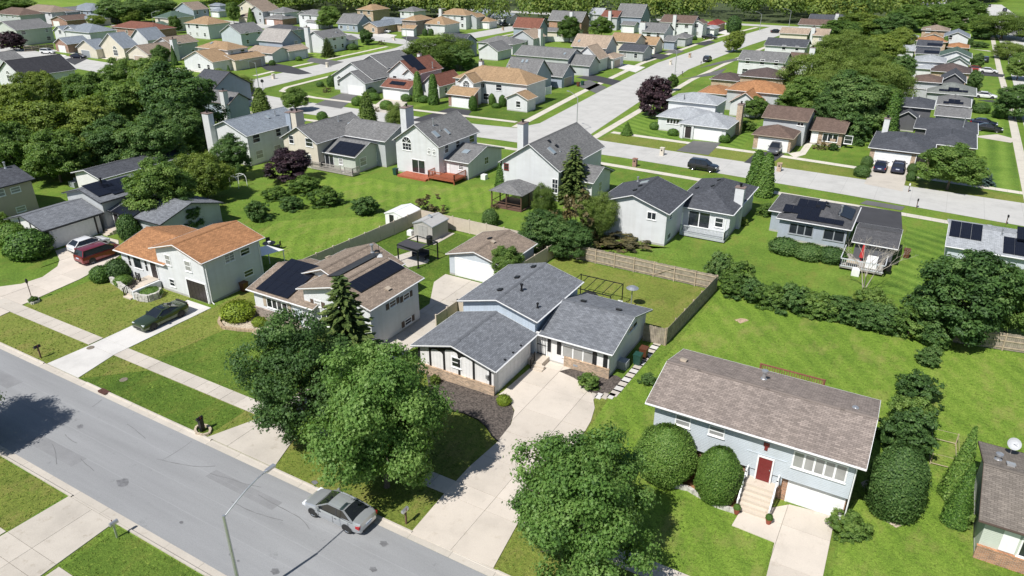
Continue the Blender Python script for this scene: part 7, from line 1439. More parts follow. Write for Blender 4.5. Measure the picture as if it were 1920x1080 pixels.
# the wood beyond the estate: one mass
def wood():
    rng = np.random.default_rng(5); pts = []
    edge = [(-520, 345), (-430, 335), (-376, 296), (-334, 278), (-300, 276), (-273, 278), (-250, 286), (-212, 288), (-188, 280), (-170, 276), (-150, 284), (-122, 300), (-97, 315), (-80, 345), (-58, 343), (-45, 322), (-30, 350), (20, 560), (60, 640)]
    FT = np.array(FOOT)
    while len(pts) < 1000:
        x = rng.uniform(-520, 60); y0 = np.interp(x, [e[0] for e in edge], [e[1] for e in edge]); t = rng.uniform() ** 2.6; y = y0 + 2 + t * 230
        if ((np.abs(FT[:, 0] - x) < FT[:, 2] + 4.5) & (np.abs(FT[:, 1] - y) < FT[:, 3] + 4.5)).any(): continue
        if -78 < x < -50 and y < 352: continue
        if 327 < y < 351 and x > -240 and x < -50: continue
        pts.append((x, y))
    Vs, Ts = [], []
    for x, y in pts:
        h = rng.uniform(10.5, 16.5); r = h * rng.uniform(0.34, 0.5); n = 330; d = rng.normal(size=(n, 3)); d[:, 2] = np.abs(d[:, 2]) * 0.9 - 0.25; d /= np.linalg.norm(d, axis=1, keepdims=True)
        lob = 1 + 0.22 * np.sin(d[:, 0] * 5 + x) * np.sin(d[:, 1] * 5 + y) + 0.14 * np.sin(d[:, 2] * 8 + x)
        p = np.array([x, y, h * 0.52]) + d * np.array([r, r, h * 0.48]) * (lob * rng.uniform(0.75, 1.0, n))[:, None]; p[:, 2] = np.maximum(p[:, 2], 0.3)
        Vs.append(leaves(p, d + np.array([0, 0, 0.6]) + rng.normal(size=d.shape) * 0.4, 1.15, rng, 0.7)); Ts.append(np.clip(0.45 + rng.normal() * 0.22 + rng.normal(size=n) * 0.15, 0, 1))
    o = link('woodland', fast_mesh('woodland', np.concatenate(Vs), 4, leafm('woodland_leaves', (0.05, 0.095, 0.022), (0.135, 0.21, 0.042), (0.25, 0.30, 0.065)), np.concatenate(Ts)))
    tag(o, 'dense green wood beyond the last houses', 'wood', None, 'stuff')
wood()
# turf tufts over the near lawns and along their ragged borders
def inside(P, poly):
    x, y = P[:, 0], P[:, 1]; r_ = np.zeros(len(P), bool); n = len(poly)
    for i in range(n):
        (x0, y0), (x1, y1) = poly[i][:2], poly[(i + 1) % n][:2]
        if y0 == y1: continue
        r_ ^= ((y0 > y) != (y1 > y)) & (x < (x1 - x0) * (y - y0) / (y1 - y0) + x0)
    return r_
def tufts():
    rng = np.random.default_rng(9); n = 150000; P = np.stack([rng.uniform(-78, 24, n), rng.uniform(12, 84, n)], 1); ok = rng.uniform(size=n) < np.clip((84 - P[:, 1]) / 30, 0, 1) * np.clip((P[:, 0] + 78) / 12, 0, 1); ok &= ~((P[:, 1] > 17.4) & (P[:, 1] < 26.12))
    sh = rng.normal(size=(n, 2)) * 0.04
    for poly in HARD: 
        if min(q[1] for q in poly) < 86: ok &= ~inside(P + sh, poly)
    for cx, cy, hw, hd in FOOT: ok &= ~((np.abs(P[:, 0] - cx) < hw - .3) & (np.abs(P[:, 1] - cy) < hd - .3))
    P = P[ok]; n = len(P); h = rng.uniform(.018, .045, n); w_ = rng.uniform(.05, .12, n); a = rng.uniform(0, 6.28, n); ln = rng.normal(size=(n, 2)) * .05
    B = np.stack([P[:, 0], P[:, 1], np.full(n, 0.004)], 1); U = np.stack([np.cos(a) * w_, np.sin(a) * w_, np.zeros(n)], 1); Tp = B + np.stack([ln[:, 0], ln[:, 1], h], 1)
    V = np.stack([B - U, B + U, Tp + U * .5, Tp - U * .5], 1)
    o = link('grass', fast_mesh('grass', V, 4, grass('tuft_blades', (0.085, 0.138, 0.024), (0.142, 0.212, 0.038), (0.20, 0.268, 0.056), 0.5), rng.uniform(0, 1, n))); tag(o, 'short uneven turf of the near gardens', 'grass', None, 'stuff')
tufts()
# ------------------------------------------------------------------ cars
TYRE = plain('tyre_rubber', (0.018, 0.018, 0.018), 0.8); RIM = plain('alloy_rim', (0.62, 0.63, 0.64), 0.25, 0.8); RIMD = plain('dark_rim', (0.04, 0.04, 0.045), 0.3, 0.6)
CARGL = plain('car_glass', (0.015, 0.018, 0.022), 0.03, 0, 0.2, 1, 0.9); LAMPR = plain('tail_lamp', (0.35, 0.01, 0.015), 0.2); LAMPW = plain('head_lamp', (0.7, 0.72, 0.74), 0.1); PLASTIC = plain('black_plastic', (0.02, 0.02, 0.021), 0.6); PLATE = plain('licence_plate', (0.5, 0.55, 0.65), 0.5)
def paint(name, col, metal=0.5): return plain(name, col, 0.28, metal, 0.02, 1, 0.5, 1.0)
STY = {   # stations: (x, half width, top of body, bottom) from tail to nose; cabin: tail base, roof tail, roof nose, screen base, level base, level roof, half widths
    'sedan': dict(L=4.85, st=[(-2.43, .66, .74, .42), (-2.36, .80, .98, .30), (-2.1, .88, 1.04, .24), (-1.4, .915, 1.03, .2), (-.5, .92, .99, .19), (.5, .92, .97, .19), (1.15, .915, .95, .2), (1.7, .90, .87, .2), (2.15, .84, .76, .24), (2.36, .74, .66, .28), (2.43, .60, .56, .34)], cab=(-1.95, -1.02, .30, 1.18, .97, 1.46, .83, .62), wb=(1.42, -1.38), wr=.33),
    'muscle': dict(L=5.05, st=[(-2.52, .72, .80, .42), (-2.46, .88, 1.08, .32), (-2.1, .95, 1.10, .22), (-1.4, .965, 1.06, .2), (-.5, .95, 1.0, .19), (.5, .94, .98, .19), (1.1, .95, .97, .2), (1.8, .95, .92, .2), (2.3, .92, .84, .22), (2.47, .84, .74, .25), (2.52, .74, .62, .3)], cab=(-1.9, -.85, .15, 1.0, .98, 1.42, .82, .60), wb=(1.5, -1.5), wr=.36),
    'hatch': dict(L=4.4, st=[(-2.2, .74, .85, .42), (-2.14, .86, 1.06, .32), (-1.7, .92, 1.07, .26), (-.8, .925, 1.04, .24), (.4, .92, 1.01, .24), (1.05, .915, .99, .24), (1.6, .89, .92, .24), (2.0, .83, .82, .26), (2.16, .72, .7, .3), (2.2, .6, .6, .36)], cab=(-2.02, -1.35, .2, 1.1, 1.02, 1.52, .83, .62), wb=(1.32, -1.3), wr=.34),
    'suv': dict(L=4.75, st=[(-2.37, .80, .90, .46), (-2.33, .90, 1.12, .36), (-1.8, .95, 1.13, .3), (-.8, .955, 1.10, .28), (.4, .95, 1.08, .28), (1.1, .945, 1.06, .28), (1.75, .93, 1.0, .28), (2.15, .87, .92, .3), (2.33, .78, .78, .34), (2.37, .64, .66, .4)], cab=(-2.27, -2.0, .25, 1.12, 1.09, 1.72, .86, .68), wb=(1.4, -1.4), wr=.37),
    'van': dict(L=5.1, st=[(-2.55, .84, .92, .40), (-2.5, .94, 1.12, .3), (-1.9, .985, 1.13, .24), (-.8, .99, 1.10, .22), (.6, .985, 1.07, .22), (1.4, .975, 1.04, .22), (2.0, .94, .94, .24), (2.38, .86, .8, .26), (2.52, .72, .66, .32), (2.55, .6, .58, .38)], cab=(-2.45, -2.15, .55, 1.65, 1.08, 1.74, .9, .72), wb=(1.6, -1.5), wr=.36),
    'pickup': dict(L=5.6, st=[(-2.8, .86, 1.1, .5), (-2.76, .94, 1.18, .42), (-1.6, .96, 1.18, .36), (-.5, .965, 1.16, .34), (.6, .96, 1.14, .34), (1.3, .955, 1.12, .34), (2.1, .94, 1.06, .34), (2.55, .88, .96, .36), (2.77, .78, .82, .4), (2.8, .68, .7, .44)], cab=(-.95, -.75, .5, 1.25, 1.15, 1.82, .86, .68), wb=(1.75, -1.7), wr=.4),
}
CAR = {}
def car_meshes(sty):
    if sty in CAR: return CAR[sty]
    D = STY[sty]; st = np.array(D['st']); xs = np.linspace(st[0, 0], st[-1, 0], 34)
    xs = np.unique(np.concatenate([xs, st[:, 0]])); W, Tz, Bz = (np.interp(xs, st[:, 0], st[:, i]) for i in (1, 2, 3))
    body = MB(); prof = []
    for x, w_, t, b_ in zip(xs, W, Tz, Bz):
        half = [(0.0, b_), (w_ * .86, b_), (w_ * .96, b_ + .10), (w_, b_ + (t - b_) * .45), (w_ * .985, t - .13), (w_ * .94, t - .035), (w_ * .84, t), (w_ * .45, t + .025), (0, t + .03)]
        prof.append([(x, y, z) for y, z in half] + [(x, -y, z) for y, z in half[-2:0:-1]])
    n = len(prof[0])
    for i in range(len(prof) - 1):
        for k in range(n): k2 = (k + 1) % n; body.poly([prof[i][k], prof[i + 1][k], prof[i + 1][k2], prof[i][k2]])
    body.poly(prof[0]); body.poly(prof[-1][::-1])
    a, r1, r2, c, zb, zt, wb_, wt = D['cab']; roof = MB(); gl = MB()
    def cs(x, w_, z): return [(x, -w_, z), (x, w_, z)]
    # roof skin with rounded edges, and pillars
    nx = 8; R_ = []
    for i in range(nx + 1):
        x = r1 + (r2 - r1) * i / nx; e = abs(2 * i / nx - 1) ** 3 * .035; R_.append([(x, y * wt, zt - e - .05 * abs(y) ** 3) for y in (-1, -.75, -.3, .3, .75, 1)])
    for i in range(nx):
        for k in range(5): roof.poly([R_[i][k], R_[i + 1][k], R_[i + 1][k + 1], R_[i][k + 1]])
    for s in (-1, 1):
        roof.bar((a + .05, s * wb_, zb), (r1, s * (wt + .01), zt - .06), .09, .07); roof.bar((c - .02, s * (wb_ + .01), zb), (r2, s * (wt + .01), zt - .06), .08, .05)
        roof.bar((r1, s * (wt + .005), zt - .055), (r2, s * (wt + .005), zt - .055), .06, .05)
    # glass: windscreen, rear window, sides
    e = .012
    gl.poly([(r2, -wt, zt - .05), (c, -wb_, zb), (c, wb_, zb), (r2, wt, zt - .05)]); gl.poly([(a, -wb_, zb + .01), (r1, -wt, zt - .05), (r1, wt, zt - .05), (a, wb_, zb + .01)])
    for s in (-1, 1):
        q = [(a + .12, s * (wb_ + e), zb), (c - .10, s * (wb_ + e), zb), (r2, s * (wt + e), zt - .07), (r1, s * (wt + e), zt - .07)]; gl.poly(q if s < 0 else q[::-1])
    pil = MB()
    for s in (-1, 1):
        for t in (0.36, 0.66) if sty in ('van', 'suv') else (0.45,):
            xb = a + .12 + (c - a - .22) * t; xt = r1 + (r2 - r1) * t; pil.bar((xb, s * (wb_ + .02), zb), (xt, s * (wt + .02), zt - .07), .07, .03)
    arch = MB()
    for x in D['wb']:
        for s in (-1, 1):
            w_ = np.interp(x, st[:, 0], st[:, 1]); rr = D['wr'] + .06; pts = [(x + rr * math.cos(q), s * (w_ + .004), D['wr'] + rr * math.sin(q)) for q in np.linspace(-.35, math.pi + .35, 16)]
            arch.poly(pts if s > 0 else pts[::-1])
    ty, ri = MB(), MB(); r = D['wr']
    prof2 = [(r * .66, -.11), (r * .92, -.115), (r, -.085), (r, .085), (r * .92, .115), (r * .66, .11)]
    for i in range(len(prof2) - 1):
        for k in range(20):
            q0, q1 = 2 * math.pi * k / 20, 2 * math.pi * (k + 1) / 20; (ra, ya), (rb, yb) = prof2[i], prof2[i + 1]
            ty.poly([(ra * math.cos(q0), ya, ra * math.sin(q0)), (ra * math.cos(q1), ya, ra * math.sin(q1)), (rb * math.cos(q1), yb, rb * math.sin(q1)), (rb * math.cos(q0), yb, rb * math.sin(q0))])
    for s in (-.085, .085):
        for k in range(6):
            q = 2 * math.pi * k / 6
            for (q0, q1, ra, rb) in ((q - .16, q + .16, 0.04, r * .64),): ri.poly([(ra * math.cos(q0), s, ra * math.sin(q0)), (rb * math.cos(q0), s, rb * math.sin(q0)), (rb * math.cos(q1), s, rb * math.sin(q1)), (ra * math.cos(q1), s, ra * math.sin(q1))])
        for k in range(20):
            q0, q1 = 2 * math.pi * k / 20, 2 * math.pi * (k + 1) / 20; ri.poly([(r * .6 * math.cos(q0), s, r * .6 * math.sin(q0)), (r * .68 * math.cos(q0), s * 1.25, r * .68 * math.sin(q0)), (r * .68 * math.cos(q1), s * 1.25, r * .68 * math.sin(q1)), (r * .6 * math.cos(q1), s, r * .6 * math.sin(q1))])
    x0, x1 = st[0, 0], st[-1, 0]; tz = st[1, 2]; nz = st[-3, 2]
    tl, hl, bp, pl, mi, gr_ = MB(), MB(), MB(), MB(), MB(), MB()
    for s in (-1, 1):
        tl.box(x0 - .005 + .05, s * .84 - .2, tz - .30, x0 + .34, s * .84 + .04, tz - .10) if s > 0 else tl.box(x0 - .005 + .05, s * .84 - .04, tz - .30, x0 + .34, s * .84 + .2, tz - .10)
        hl.box(x1 - .36, s * .68 - .16, nz - .17, x1 - .09, s * .68 + .16, nz - .03); mi.box(c - .38, s * (wb_ + .16) - .09, zb - .02, c - .22, s * (wb_ + .16) + .09, zb + .13)
    bp.box(x0 - .01, -.6, .34, x0 + .1, .6, .46); gr_.box(x1 - .1, -.48, .36, x1 + .008, .48, .54); pl.box(x0 - .02, -.26, tz - .34, x0 + .05, .26, tz - .2)
    sm_ = MB()      # door seams, belt line, handles
    for s in (-1, 1):
        for t in (.02, .5, .96):
            x = a + .35 + (c - a - .5) * t; w_ = float(np.interp(x, st[:, 0], st[:, 1])); zt_ = float(np.interp(x, st[:, 0], st[:, 2])); sm_.box(x - .008, s * w_ - .006, .36, x + .008, s * w_ + .006, zt_ - .1)
        for t in (.42, .9): x = a + .35 + (c - a - .5) * t; w_ = float(np.interp(x, st[:, 0], st[:, 1])); sm_.box(x - .11, s * w_ * .992 - .02, zb - .2, x + .05, s * w_ * .992 + .02, zb - .17)
        sm_.bar((a + .1, s * (wb_ + .03), zb + .005), (c - .1, s * (wb_ + .03), zb + .005), .03, .02)
    sm_.box(c + .02, -.75, float(np.interp(c + .05, st[:, 0], st[:, 2])) + .02, c + .05, .75, float(np.interp(c + .05, st[:, 0], st[:, 2])) + .04)
    body.sm = roof.sm = True
    CAR[sty] = dict(body=body, roof=roof, glass=gl, pillar=pil, arch=arch, ty=ty, ri=ri, tl=tl, hl=hl, bp=bp, pl=pl, mi=mi, gr=gr_, seam=sm_); return CAR[sty]
CACHE = {}
def cm(sty, key, mat):
    k = (sty, key, mat.name)
    if k not in CACHE: CACHE[k] = car_meshes(sty)[key].mesh(key, mat)
    return CACHE[k]
def car(label, sty, loc, heading, mat, group=None, rim=None, name='car', cat='car'):
    o = empty(name, (loc[0], loc[1], 0.04 if len(loc) < 3 else loc[2]), R(heading), label, cat, group); D = STY[sty]
    b = link('body', cm(sty, 'body', mat), o); link('roof', cm(sty, 'roof', mat), o); link('windows', cm(sty, 'glass', CARGL), o); link('door_pillar', cm(sty, 'pillar', PLASTIC), o); link('wheel_arch', cm(sty, 'arch', PLASTIC), b)
    st = np.array(D['st'])
    for x in D['wb']:
        for s in (-1, 1):
            w_ = float(np.interp(x, st[:, 0], st[:, 1])) - .10; wh = empty('wheel', (x, s * w_, D['wr'])); wh.parent = o
            link('tyre', cm(sty, 'ty', TYRE), wh); link('rim', cm(sty, 'ri', rim or RIM), wh)
    link('tail_light', cm(sty, 'tl', LAMPR), o); link('headlight', cm(sty, 'hl', LAMPW), o); link('bumper', cm(sty, 'bp', PLASTIC), o); link('licence_plate', cm(sty, 'pl', PLATE), o); link('side_mirror', cm(sty, 'mi', mat), o); link('grille', cm(sty, 'gr', PLASTIC), o); link('door_seam', cm(sty, 'seam', PLASTIC), b)
    return o
P_SIL = paint('silver_paint', (0.50, 0.52, 0.54), 0.55); P_GRN = paint('olive_green_paint', (0.05, 0.075, 0.032), 0.5); P_WHT = paint('white_paint', (0.72, 0.72, 0.72), 0.0); P_RED = paint('dark_red_paint', (0.21, 0.012, 0.022), 0.3); P_BLK = paint('black_paint', (0.010, 0.011, 0.015), 0.2); P_NAV = paint('navy_paint', (0.012, 0.016, 0.05), 0.3); P_GRY = paint('grey_paint', (0.16, 0.16, 0.165), 0.5)
car('silver sedan parked at the kerb under the big maple', 'sedan', (-27.0, 24.93, 0.02), 180, P_SIL)
gc = car('dark green muscle sedan on the pale new driveway', 'muscle', (-59.62, 36.15, 0.065), -90, P_GRN, None, RIMD)
m = MB(); m.box(-2.5, -.8, 1.13, -2.3, .8, 1.17); m.box(-2.42, -.78, 1.05, -2.36, -.72, 1.13); m.box(-2.42, .72, 1.05, -2.36, .78, 1.13); m.build('spoiler', PLASTIC, gc); m = MB(); m.box(-.35, -.4, 1.415, .02, .4, 1.432); m.build('sunroof', CARGL, gc)
car('white hatchback before the white timbered garage door', 'hatch', (-82.9, 43.6, 0.065), 88, P_WHT)
car('dark red minivan parked beside the white hatchback', 'van', (-79.2, 42.6, 0.065), 88, P_RED)
def gx(px, py): p = G(px, py); return (p.x, p.y)
car('black sport utility car at the kerb of the second street', 'suv', gx(1318, 319), -1, P_BLK)
car('black sport utility car driving up the street running away', 'suv', gx(1326, 115), 93, P_BLK)
car('left navy car in the drive of the wide charcoal-roofed house', 'sedan', gx(1650, 318), 90, P_NAV, None); car('right navy car in the drive of the wide charcoal-roofed house', 'suv', gx(1683, 321), 90, P_NAV)
car('dark grey pickup before the brown-roofed split-level garage', 'pickup', gx(1453, 286), -90, P_GRY, None, None, 'pickup_truck', 'truck')
car('white sedan beside the upper solar roof', 'sedan', gx(1846, 184), 0, P_WHT); car('black sedan at the end of the charcoal hipped house', 'sedan', gx(1852, 246), 0, P_BLK); car('dark blue sedan behind the black sedan', 'sedan', gx(1843, 236), 0, P_NAV)
car('white sedan farther along the right-hand row', 'sedan', gx(1852, 137), 0, P_WHT); car('red car beside the farther white sedan', 'hatch', gx(1830, 134), 0, paint('red_paint', (0.3, 0.02, 0.03), 0.1)); car('dark car on the lawn drive by the green gables', 'suv', gx(1846, 116), 90, P_BLK)
car('white sport utility car before the red brick garage', 'suv', gx(91, 101), 20, P_WHT); car('dark blue car before the dark grey garage door', 'sedan', gx(148, 109), 20, P_NAV); car('blue car before the tan garage of the long brown house', 'sedan', gx(246, 120), 5, P_NAV)
car('white car before the low brick house', 'suv', gx(722, 62), 10, P_WHT); car('black truck in the drive of the brown-roofed white house', 'pickup', gx(1330, 73), 0, P_BLK, None, None, 'pickup_truck', 'truck'); car('dark car half hidden at the far bend by the shrub tree', 'suv', gx(472, 180), 60, P_NAV); car('black car near the far end of the right row', 'sedan', gx(1456, 62), 20, P_BLK); car('black car by the grey low roofs near the wood', 'suv', gx(945, 49), 90, P_BLK); car('dark car far along the right-hand street', 'suv', (21, 470), 90, P_BLK); car('second dark car far along the right-hand street', 'sedan', (14.5, 500), 90, P_GRY)
car('navy car at the drive of the white far house', 'suv', gx(1728, 17), 90, P_NAV)

# ------------------------------------------------------------------ street lamps, mailboxes, signs
def lamp(label, x, y, rz, h=6.4, arm=3.15, rise=0.85):
    o = empty('street_lamp', (x, y, 0), rz, label, 'street lamp', 'street lamps'); m = MB(); m.tube([(0, 0, 0), (0, 0, h)], [0.11, 0.075], 10); m.lathe([(0.2, 0), (0.2, 0.06), (0.13, 0.1)], (0, 0, 0), 10); m.sm = True; m.build('pole', METAL, o)
    a = MB(); pts = [(0, 0, h - 0.12)] + [(0, arm * t, h - 0.12 + rise * math.sin(t * math.pi / 2)) for t in (0.15, 0.3, 0.5, 0.75, 1.0)]; a.tube(pts, [0.045] * 6, 8); a.sm = True; a.build('arm', METAL, o)
    hd = MB(); hd.box(-0.11, arm - 0.15, h + rise - 0.22, 0.11, arm + 0.45, h + rise - 0.08); hd.box(-0.07, arm - 0.3, h + rise - 0.18, 0.07, arm - 0.15, h + rise - 0.1); hd.build('lamp_head', METAL, o); return o
lamp('tall street lamp arching over the near street at the bottom edge', -27.0, 17.15, 0.0)
for l, px, py, rz in (('street lamp at the corner of the second street and the street running away', 1081, 247, 60), ('street lamp beside the black car on the street running away', 1265, 142, 60), ('street lamp near the far end of the street running away', 1424, 58, 60), ('street lamp at the bend by the stop sign', 486, 168, 150), ('street lamp before the shingled garage front', 763, 88, 40), ('street lamp by the meadow path at the upper left', 290, 55, -60), ('street lamp before the wood at the top', 1479, 50, 120), ('street lamp among the wood edge behind the orange brick house', 1084, 38, 60)): p = gx(px, py); lamp(l, p[0], p[1], R(rz))
def mailbox(label, x, y, rz=0.0, style='post', mat=None):
    o = empty('mailbox', (x, y, 0), rz, label, 'mailbox', 'mailboxes'); mat = mat or DARKM
    if style == 'brick':
        m = MB(); m.box(-.32, -.32, 0, .32, .32, 1.25); m.box(-.38, -.38, 1.25, .38, .38, 1.33); m.build('pier', mat, o); f = MB(); f.box(-.12, -.34, .8, .12, -.321, 1.05); f.build('box_door', DARKM, o); return o
    p = MB(); hgt = 1.05
    if style == 'fat': p.box(-.14, -.16, 0, .14, .16, 1.1)
    else: p.box(-.05, -.05, 0, .05, .05, hgt)
    p.build('post', mat if style in ('fat', 'grey') else plain('mailbox_post_wood', (0.14, 0.08, 0.05), 0.8), o)
    b = MB(); n = 8; pr = [(-.1, 0), (.1, 0), (.1, .14)] + [(.1 * math.cos(math.pi * k / n), .14 + .1 * math.sin(math.pi * k / n)) for k in range(1, n)] + [(-.1, .14)]
    y0, y1 = -.30, .22
    for i in range(len(pr)):
        (xa, za), (xb, zb) = pr[i], pr[(i + 1) % len(pr)]; b.poly([(xa, y1, za + hgt), (xa, y0, za + hgt), (xb, y0, zb + hgt), (xb, y1, zb + hgt)][::-1])
    b.poly([(q[0], y0, q[1] + hgt) for q in pr]); b.poly([(q[0], y1, q[1] + hgt) for q in pr][::-1]); b.build('box', mat, o)
    f = MB(); f.box(.1, -.05, hgt + .08, .115, .0, hgt + .3); f.build('flag', DOORR, o); return o
for l, px, py, st_, mt, rz in (('black mailbox on a brown post on the verge at the left', 77, 671, 'post', DARKM, 0), ('black mailbox on a thick post in a stone ring', 380, 808, 'fat', DARKM, 0), ('grey mailbox on a grey post at the lower left driveway', 220, 1008, 'grey', METAL, 180), ('grey mailbox on a wood post beside the silver sedan', 762, 982, 'post', METAL, 0)): p = gx(px, py); mailbox(l, p[0], p[1], R(rz), st_, mt)
for l, px, py, mt in (('white masonry mailbox pier by the pale grey house', 1241, 291, CREAMW), ('tan stone mailbox pier below the brown-roofed house', 1460, 321, BRICK), ('red brick mailbox pier on the near side of the second street', 1190, 312, BRICKR), ('pale mailbox pier by the faded roof house', 614, 126, CREAMW), ('pale mailbox pier at the bend by the tan-roofed house', 513, 148, CREAMW), ('white mailbox pier at the rounded tree', 575, 194, CREAMW), ('tan mailbox pier on the street running away', 1293, 108, BRICK), ('pale mailbox pier farther down the street running away', 1257, 121, CREAMW), ('pale mailbox pier beside the yellowish street tree', 1392, 67, CREAMW), ('pale mailbox pier by the shingled garage front', 739, 76, CREAMW), ('pale mailbox pier at the far corner lawn', 943, 57, BRICK)): p = gx(px, py); mailbox(l, p[0], p[1], 0, 'brick', mt)
for l, px, py in (('white post mailbox under the two navy cars', 1703, 360), ('black post mailbox across from the two navy cars', 1718, 390), ('black post mailbox above the pale solar roof', 1886, 421), ('dark mailbox behind the purple maple', 1279, 143), ('dark mailbox beside the black car on the street', 1314, 124)): p = gx(px, py); mailbox(l, p[0], p[1], 0, 'post', PVC if 'white' in l else DARKM)
o = edging('planter_ring', 'ring of tan blocks round the thick black mailbox', [(366, 809), (370, 815), (380, 818), (392, 815), (396, 808), (391, 801), (380, 799), (369, 802), (366, 809)], 0.2, 0.16, 0.3, plain('ring_block', (0.46, 0.38, 0.28), .9))
p = gx(494, 171); o = empty('stop_sign', (p[0], p[1], 0), R(25), 'dark back of a stop sign at the bend of the second street', 'sign'); m = MB(); m.bar((0, 0, 0), (0, 0, 2.6), .06); m.build('post', METAL, o); m = MB(); m.prism([(.42 * math.cos(R(22.5 + 45 * k)), .42 * math.sin(R(22.5 + 45 * k))) for k in range(8)], -.01, .01); q = m.build('sign_plate', DARKM, o); q.rotation_euler = (R(90), 0, 0); q.location = (0, .04, 2.4)
p = gx(61, 563); o = empty('lamp_post', (p[0], p[1], 0), 0, 'small garden lamp post on a dark pole at the left driveway', 'lamp post'); m = MB(); m.tube([(0, 0, 0), (0, 0, 1.9)], .04, 8); m.build('pole', TRIMB, o); m = MB(); m.lathe([(.05, 1.9), (.12, 2.0), (.14, 2.25), (.06, 2.4), (0, 2.45)], (0, 0, 0), 8); m.build('lantern', DARKM, o)
edging('planter_ring', 'small white stone planter at the foot of the garden lamp post', [(54, 567), (62, 571), (74, 566), (70, 560), (58, 561), (54, 567)], 0.25, 0.18, 0.3)
S('tuft of plants round the garden lamp post', 'bush_a', 64, 561, 17, 0.7)
# storm drain, lids, stains
m = MB(); m.box(-.5, -.22, 0, .5, .22, .135); m.box(-.42, -.26, .02, .42, -.22, .1); p = gx(187, 740); thing('storm_drain', m, plain('rusty_iron', (0.10, 0.045, 0.035), .8, .3, .3, 8), 'rusty storm drain inlet in the kerb of the near street', 'drain', (p[0], 26.0, 0))
for l, px, py, z in (('round iron lid in the dry verge', 232, 712, .02), ('round iron lid in the pale driveway apron', 170, 653, .07)): p = gx(px, py); m = MB(); m.lathe([(0, 0.02), (.3, .02), (.33, 0)], (0, 0, 0), 16); thing('manhole_cover', m, plain('iron_lid', (0.20, 0.17, 0.13), .8, .2, .3, 9), l, 'manhole cover', (p[0], p[1], z))

# ------------------------------------------------------------------ fences
def vinyl(label, path, hgt, mat, bay=2.4, cap=True, closed=False, name='vinyl_fence'):
    o = empty(name, (path[0][0], path[0][1], 0), 0, label, 'fence'); O_ = Vector((path[0][0], path[0][1], 0))
    for i in range(len(path) - 1):
        a, b = Vector((*path[i], 0)) - O_, Vector((*path[i + 1], 0)) - O_; L = (b - a).length; n = max(1, int(round(L / bay))); d = (b - a) / n; ang = math.atan2(d.y, d.x)
        for k in range(n):
            M = Matrix.Translation(a + d * k) @ Matrix.Rotation(ang, 4, 'Z'); l = d.length; m = MB()
            m.box(.06, -.02, .08, l - .06, .02, hgt - .08, M); m.box(.06, -.03, hgt - .12, l - .06, .03, hgt - .02, M); m.box(.06, -.03, .06, l - .06, .03, .18, M)
            nb = int((l - .12) / .18)
            for q in range(1, nb): m.box(.06 + q * .18 - .006, -.026, .18, .06 + q * .18 + .006, .026, hgt - .12, M)
            m.build('panel', mat, o)
            for e in ((0, 1) if k == n - 1 else (0,)):
                M2 = Matrix.Translation(a + d * (k + e)) @ Matrix.Rotation(ang, 4, 'Z'); pm_ = MB(); pm_.box(-.065, -.065, 0, .065, .065, hgt + .04, M2)
                if cap: pm_.box(-.08, -.08, hgt + .04, .08, .08, hgt + .09, M2)
                pm_.build('post', mat, o)
    return o
TANV = plain('tan_vinyl', (0.56, 0.48, 0.39), 0.45)
vinyl('tan vinyl privacy fence round the garden with the two sheds', [(-55.8, 50.5), (-54.2, 70.4), (-34.1, 70.0), (-34.6, 62.0)], 1.8, TANV)
vinyl('tan vinyl gate panels between the driveway and the grey-roofed house', [(-35.6, 47.6), (-35.6, 51.2), (-32.3, 51.2)], 1.8, TANV)
vinyl('white vinyl fence behind the tan corner house', [(-88.0, 159.8), (-81.2, 147.6), (-79.6, 156.5)], 1.8, TRIMW)
vinyl('white fence behind the orange brick house', [(-135, 238), (-118, 248)], 1.8, TRIMW); vinyl('white fence beside the tall grey-roofed house', [(-112, 285), (-98, 292)], 1.8, TRIMW)
WOODG = plain('weathered_fence_wood', (0.30, 0.255, 0.20), 0.9, 0, 0.3, 3); WOODR = plain('fence_rail_wood', (0.42, 0.34, 0.24), 0.9, 0, 0.2, 3)
def picket(label, path, hgt, rail_side, bay=2.4, gate=None, mat=None, grp=None):
    """boards on rails: each bay a board panel with its own rails and post"""
    o = empty('wood_fence', (path[0][0], path[0][1], 0), 0, label, 'fence', grp); O_ = Vector((path[0][0], path[0][1], 0)); rnd = random.Random(3); cnt = 0
    for i in range(len(path) - 1):
        a, b = Vector((*path[i], 0)) - O_, Vector((*path[i + 1], 0)) - O_; L = (b - a).length; n = max(1, int(round(L / bay))); d = (b - a) / n; ang = math.atan2(d.y, d.x); l = d.length
        for k in range(n):
            M = Matrix.Translation(a + d * k) @ Matrix.Rotation(ang, 4, 'Z'); m = MB(); nb = int(l / .15); w_ = l / nb
            for q in range(nb): m.box(q * w_ + .008, -.012 + rnd.uniform(-.004, .004), .05 + rnd.uniform(-.01, .02), (q + 1) * w_ - .008, .012, hgt + rnd.uniform(-.035, .03), M)
            pn = m.build('board_panel', mat or WOODG, o); s = rail_side
            r_ = MB()
            for z in (.3, .95, hgt - .25): r_.box(0, min(s * .014, s * .06), z - .045, l, max(s * .014, s * .06), z + .045, M)
            if gate is not None and cnt == gate: r_.bar(M @ Vector((.1, s * .06, .3)), M @ Vector((l - .1, s * .06, hgt - .25)), .09, .04)
            r_.build('rail', WOODR, pn); cnt += 1
            for e in ((0, 1) if k == n - 1 else (0,)): M2 = Matrix.Translation(a + d * (k + e)) @ Matrix.Rotation(ang, 4, 'Z'); pm_ = MB(); pm_.box(-.05, -.05 + s * .075, 0, .05, .05 + s * .075, hgt + .05, M2); pm_.build('post', WOODR, o)
    return o
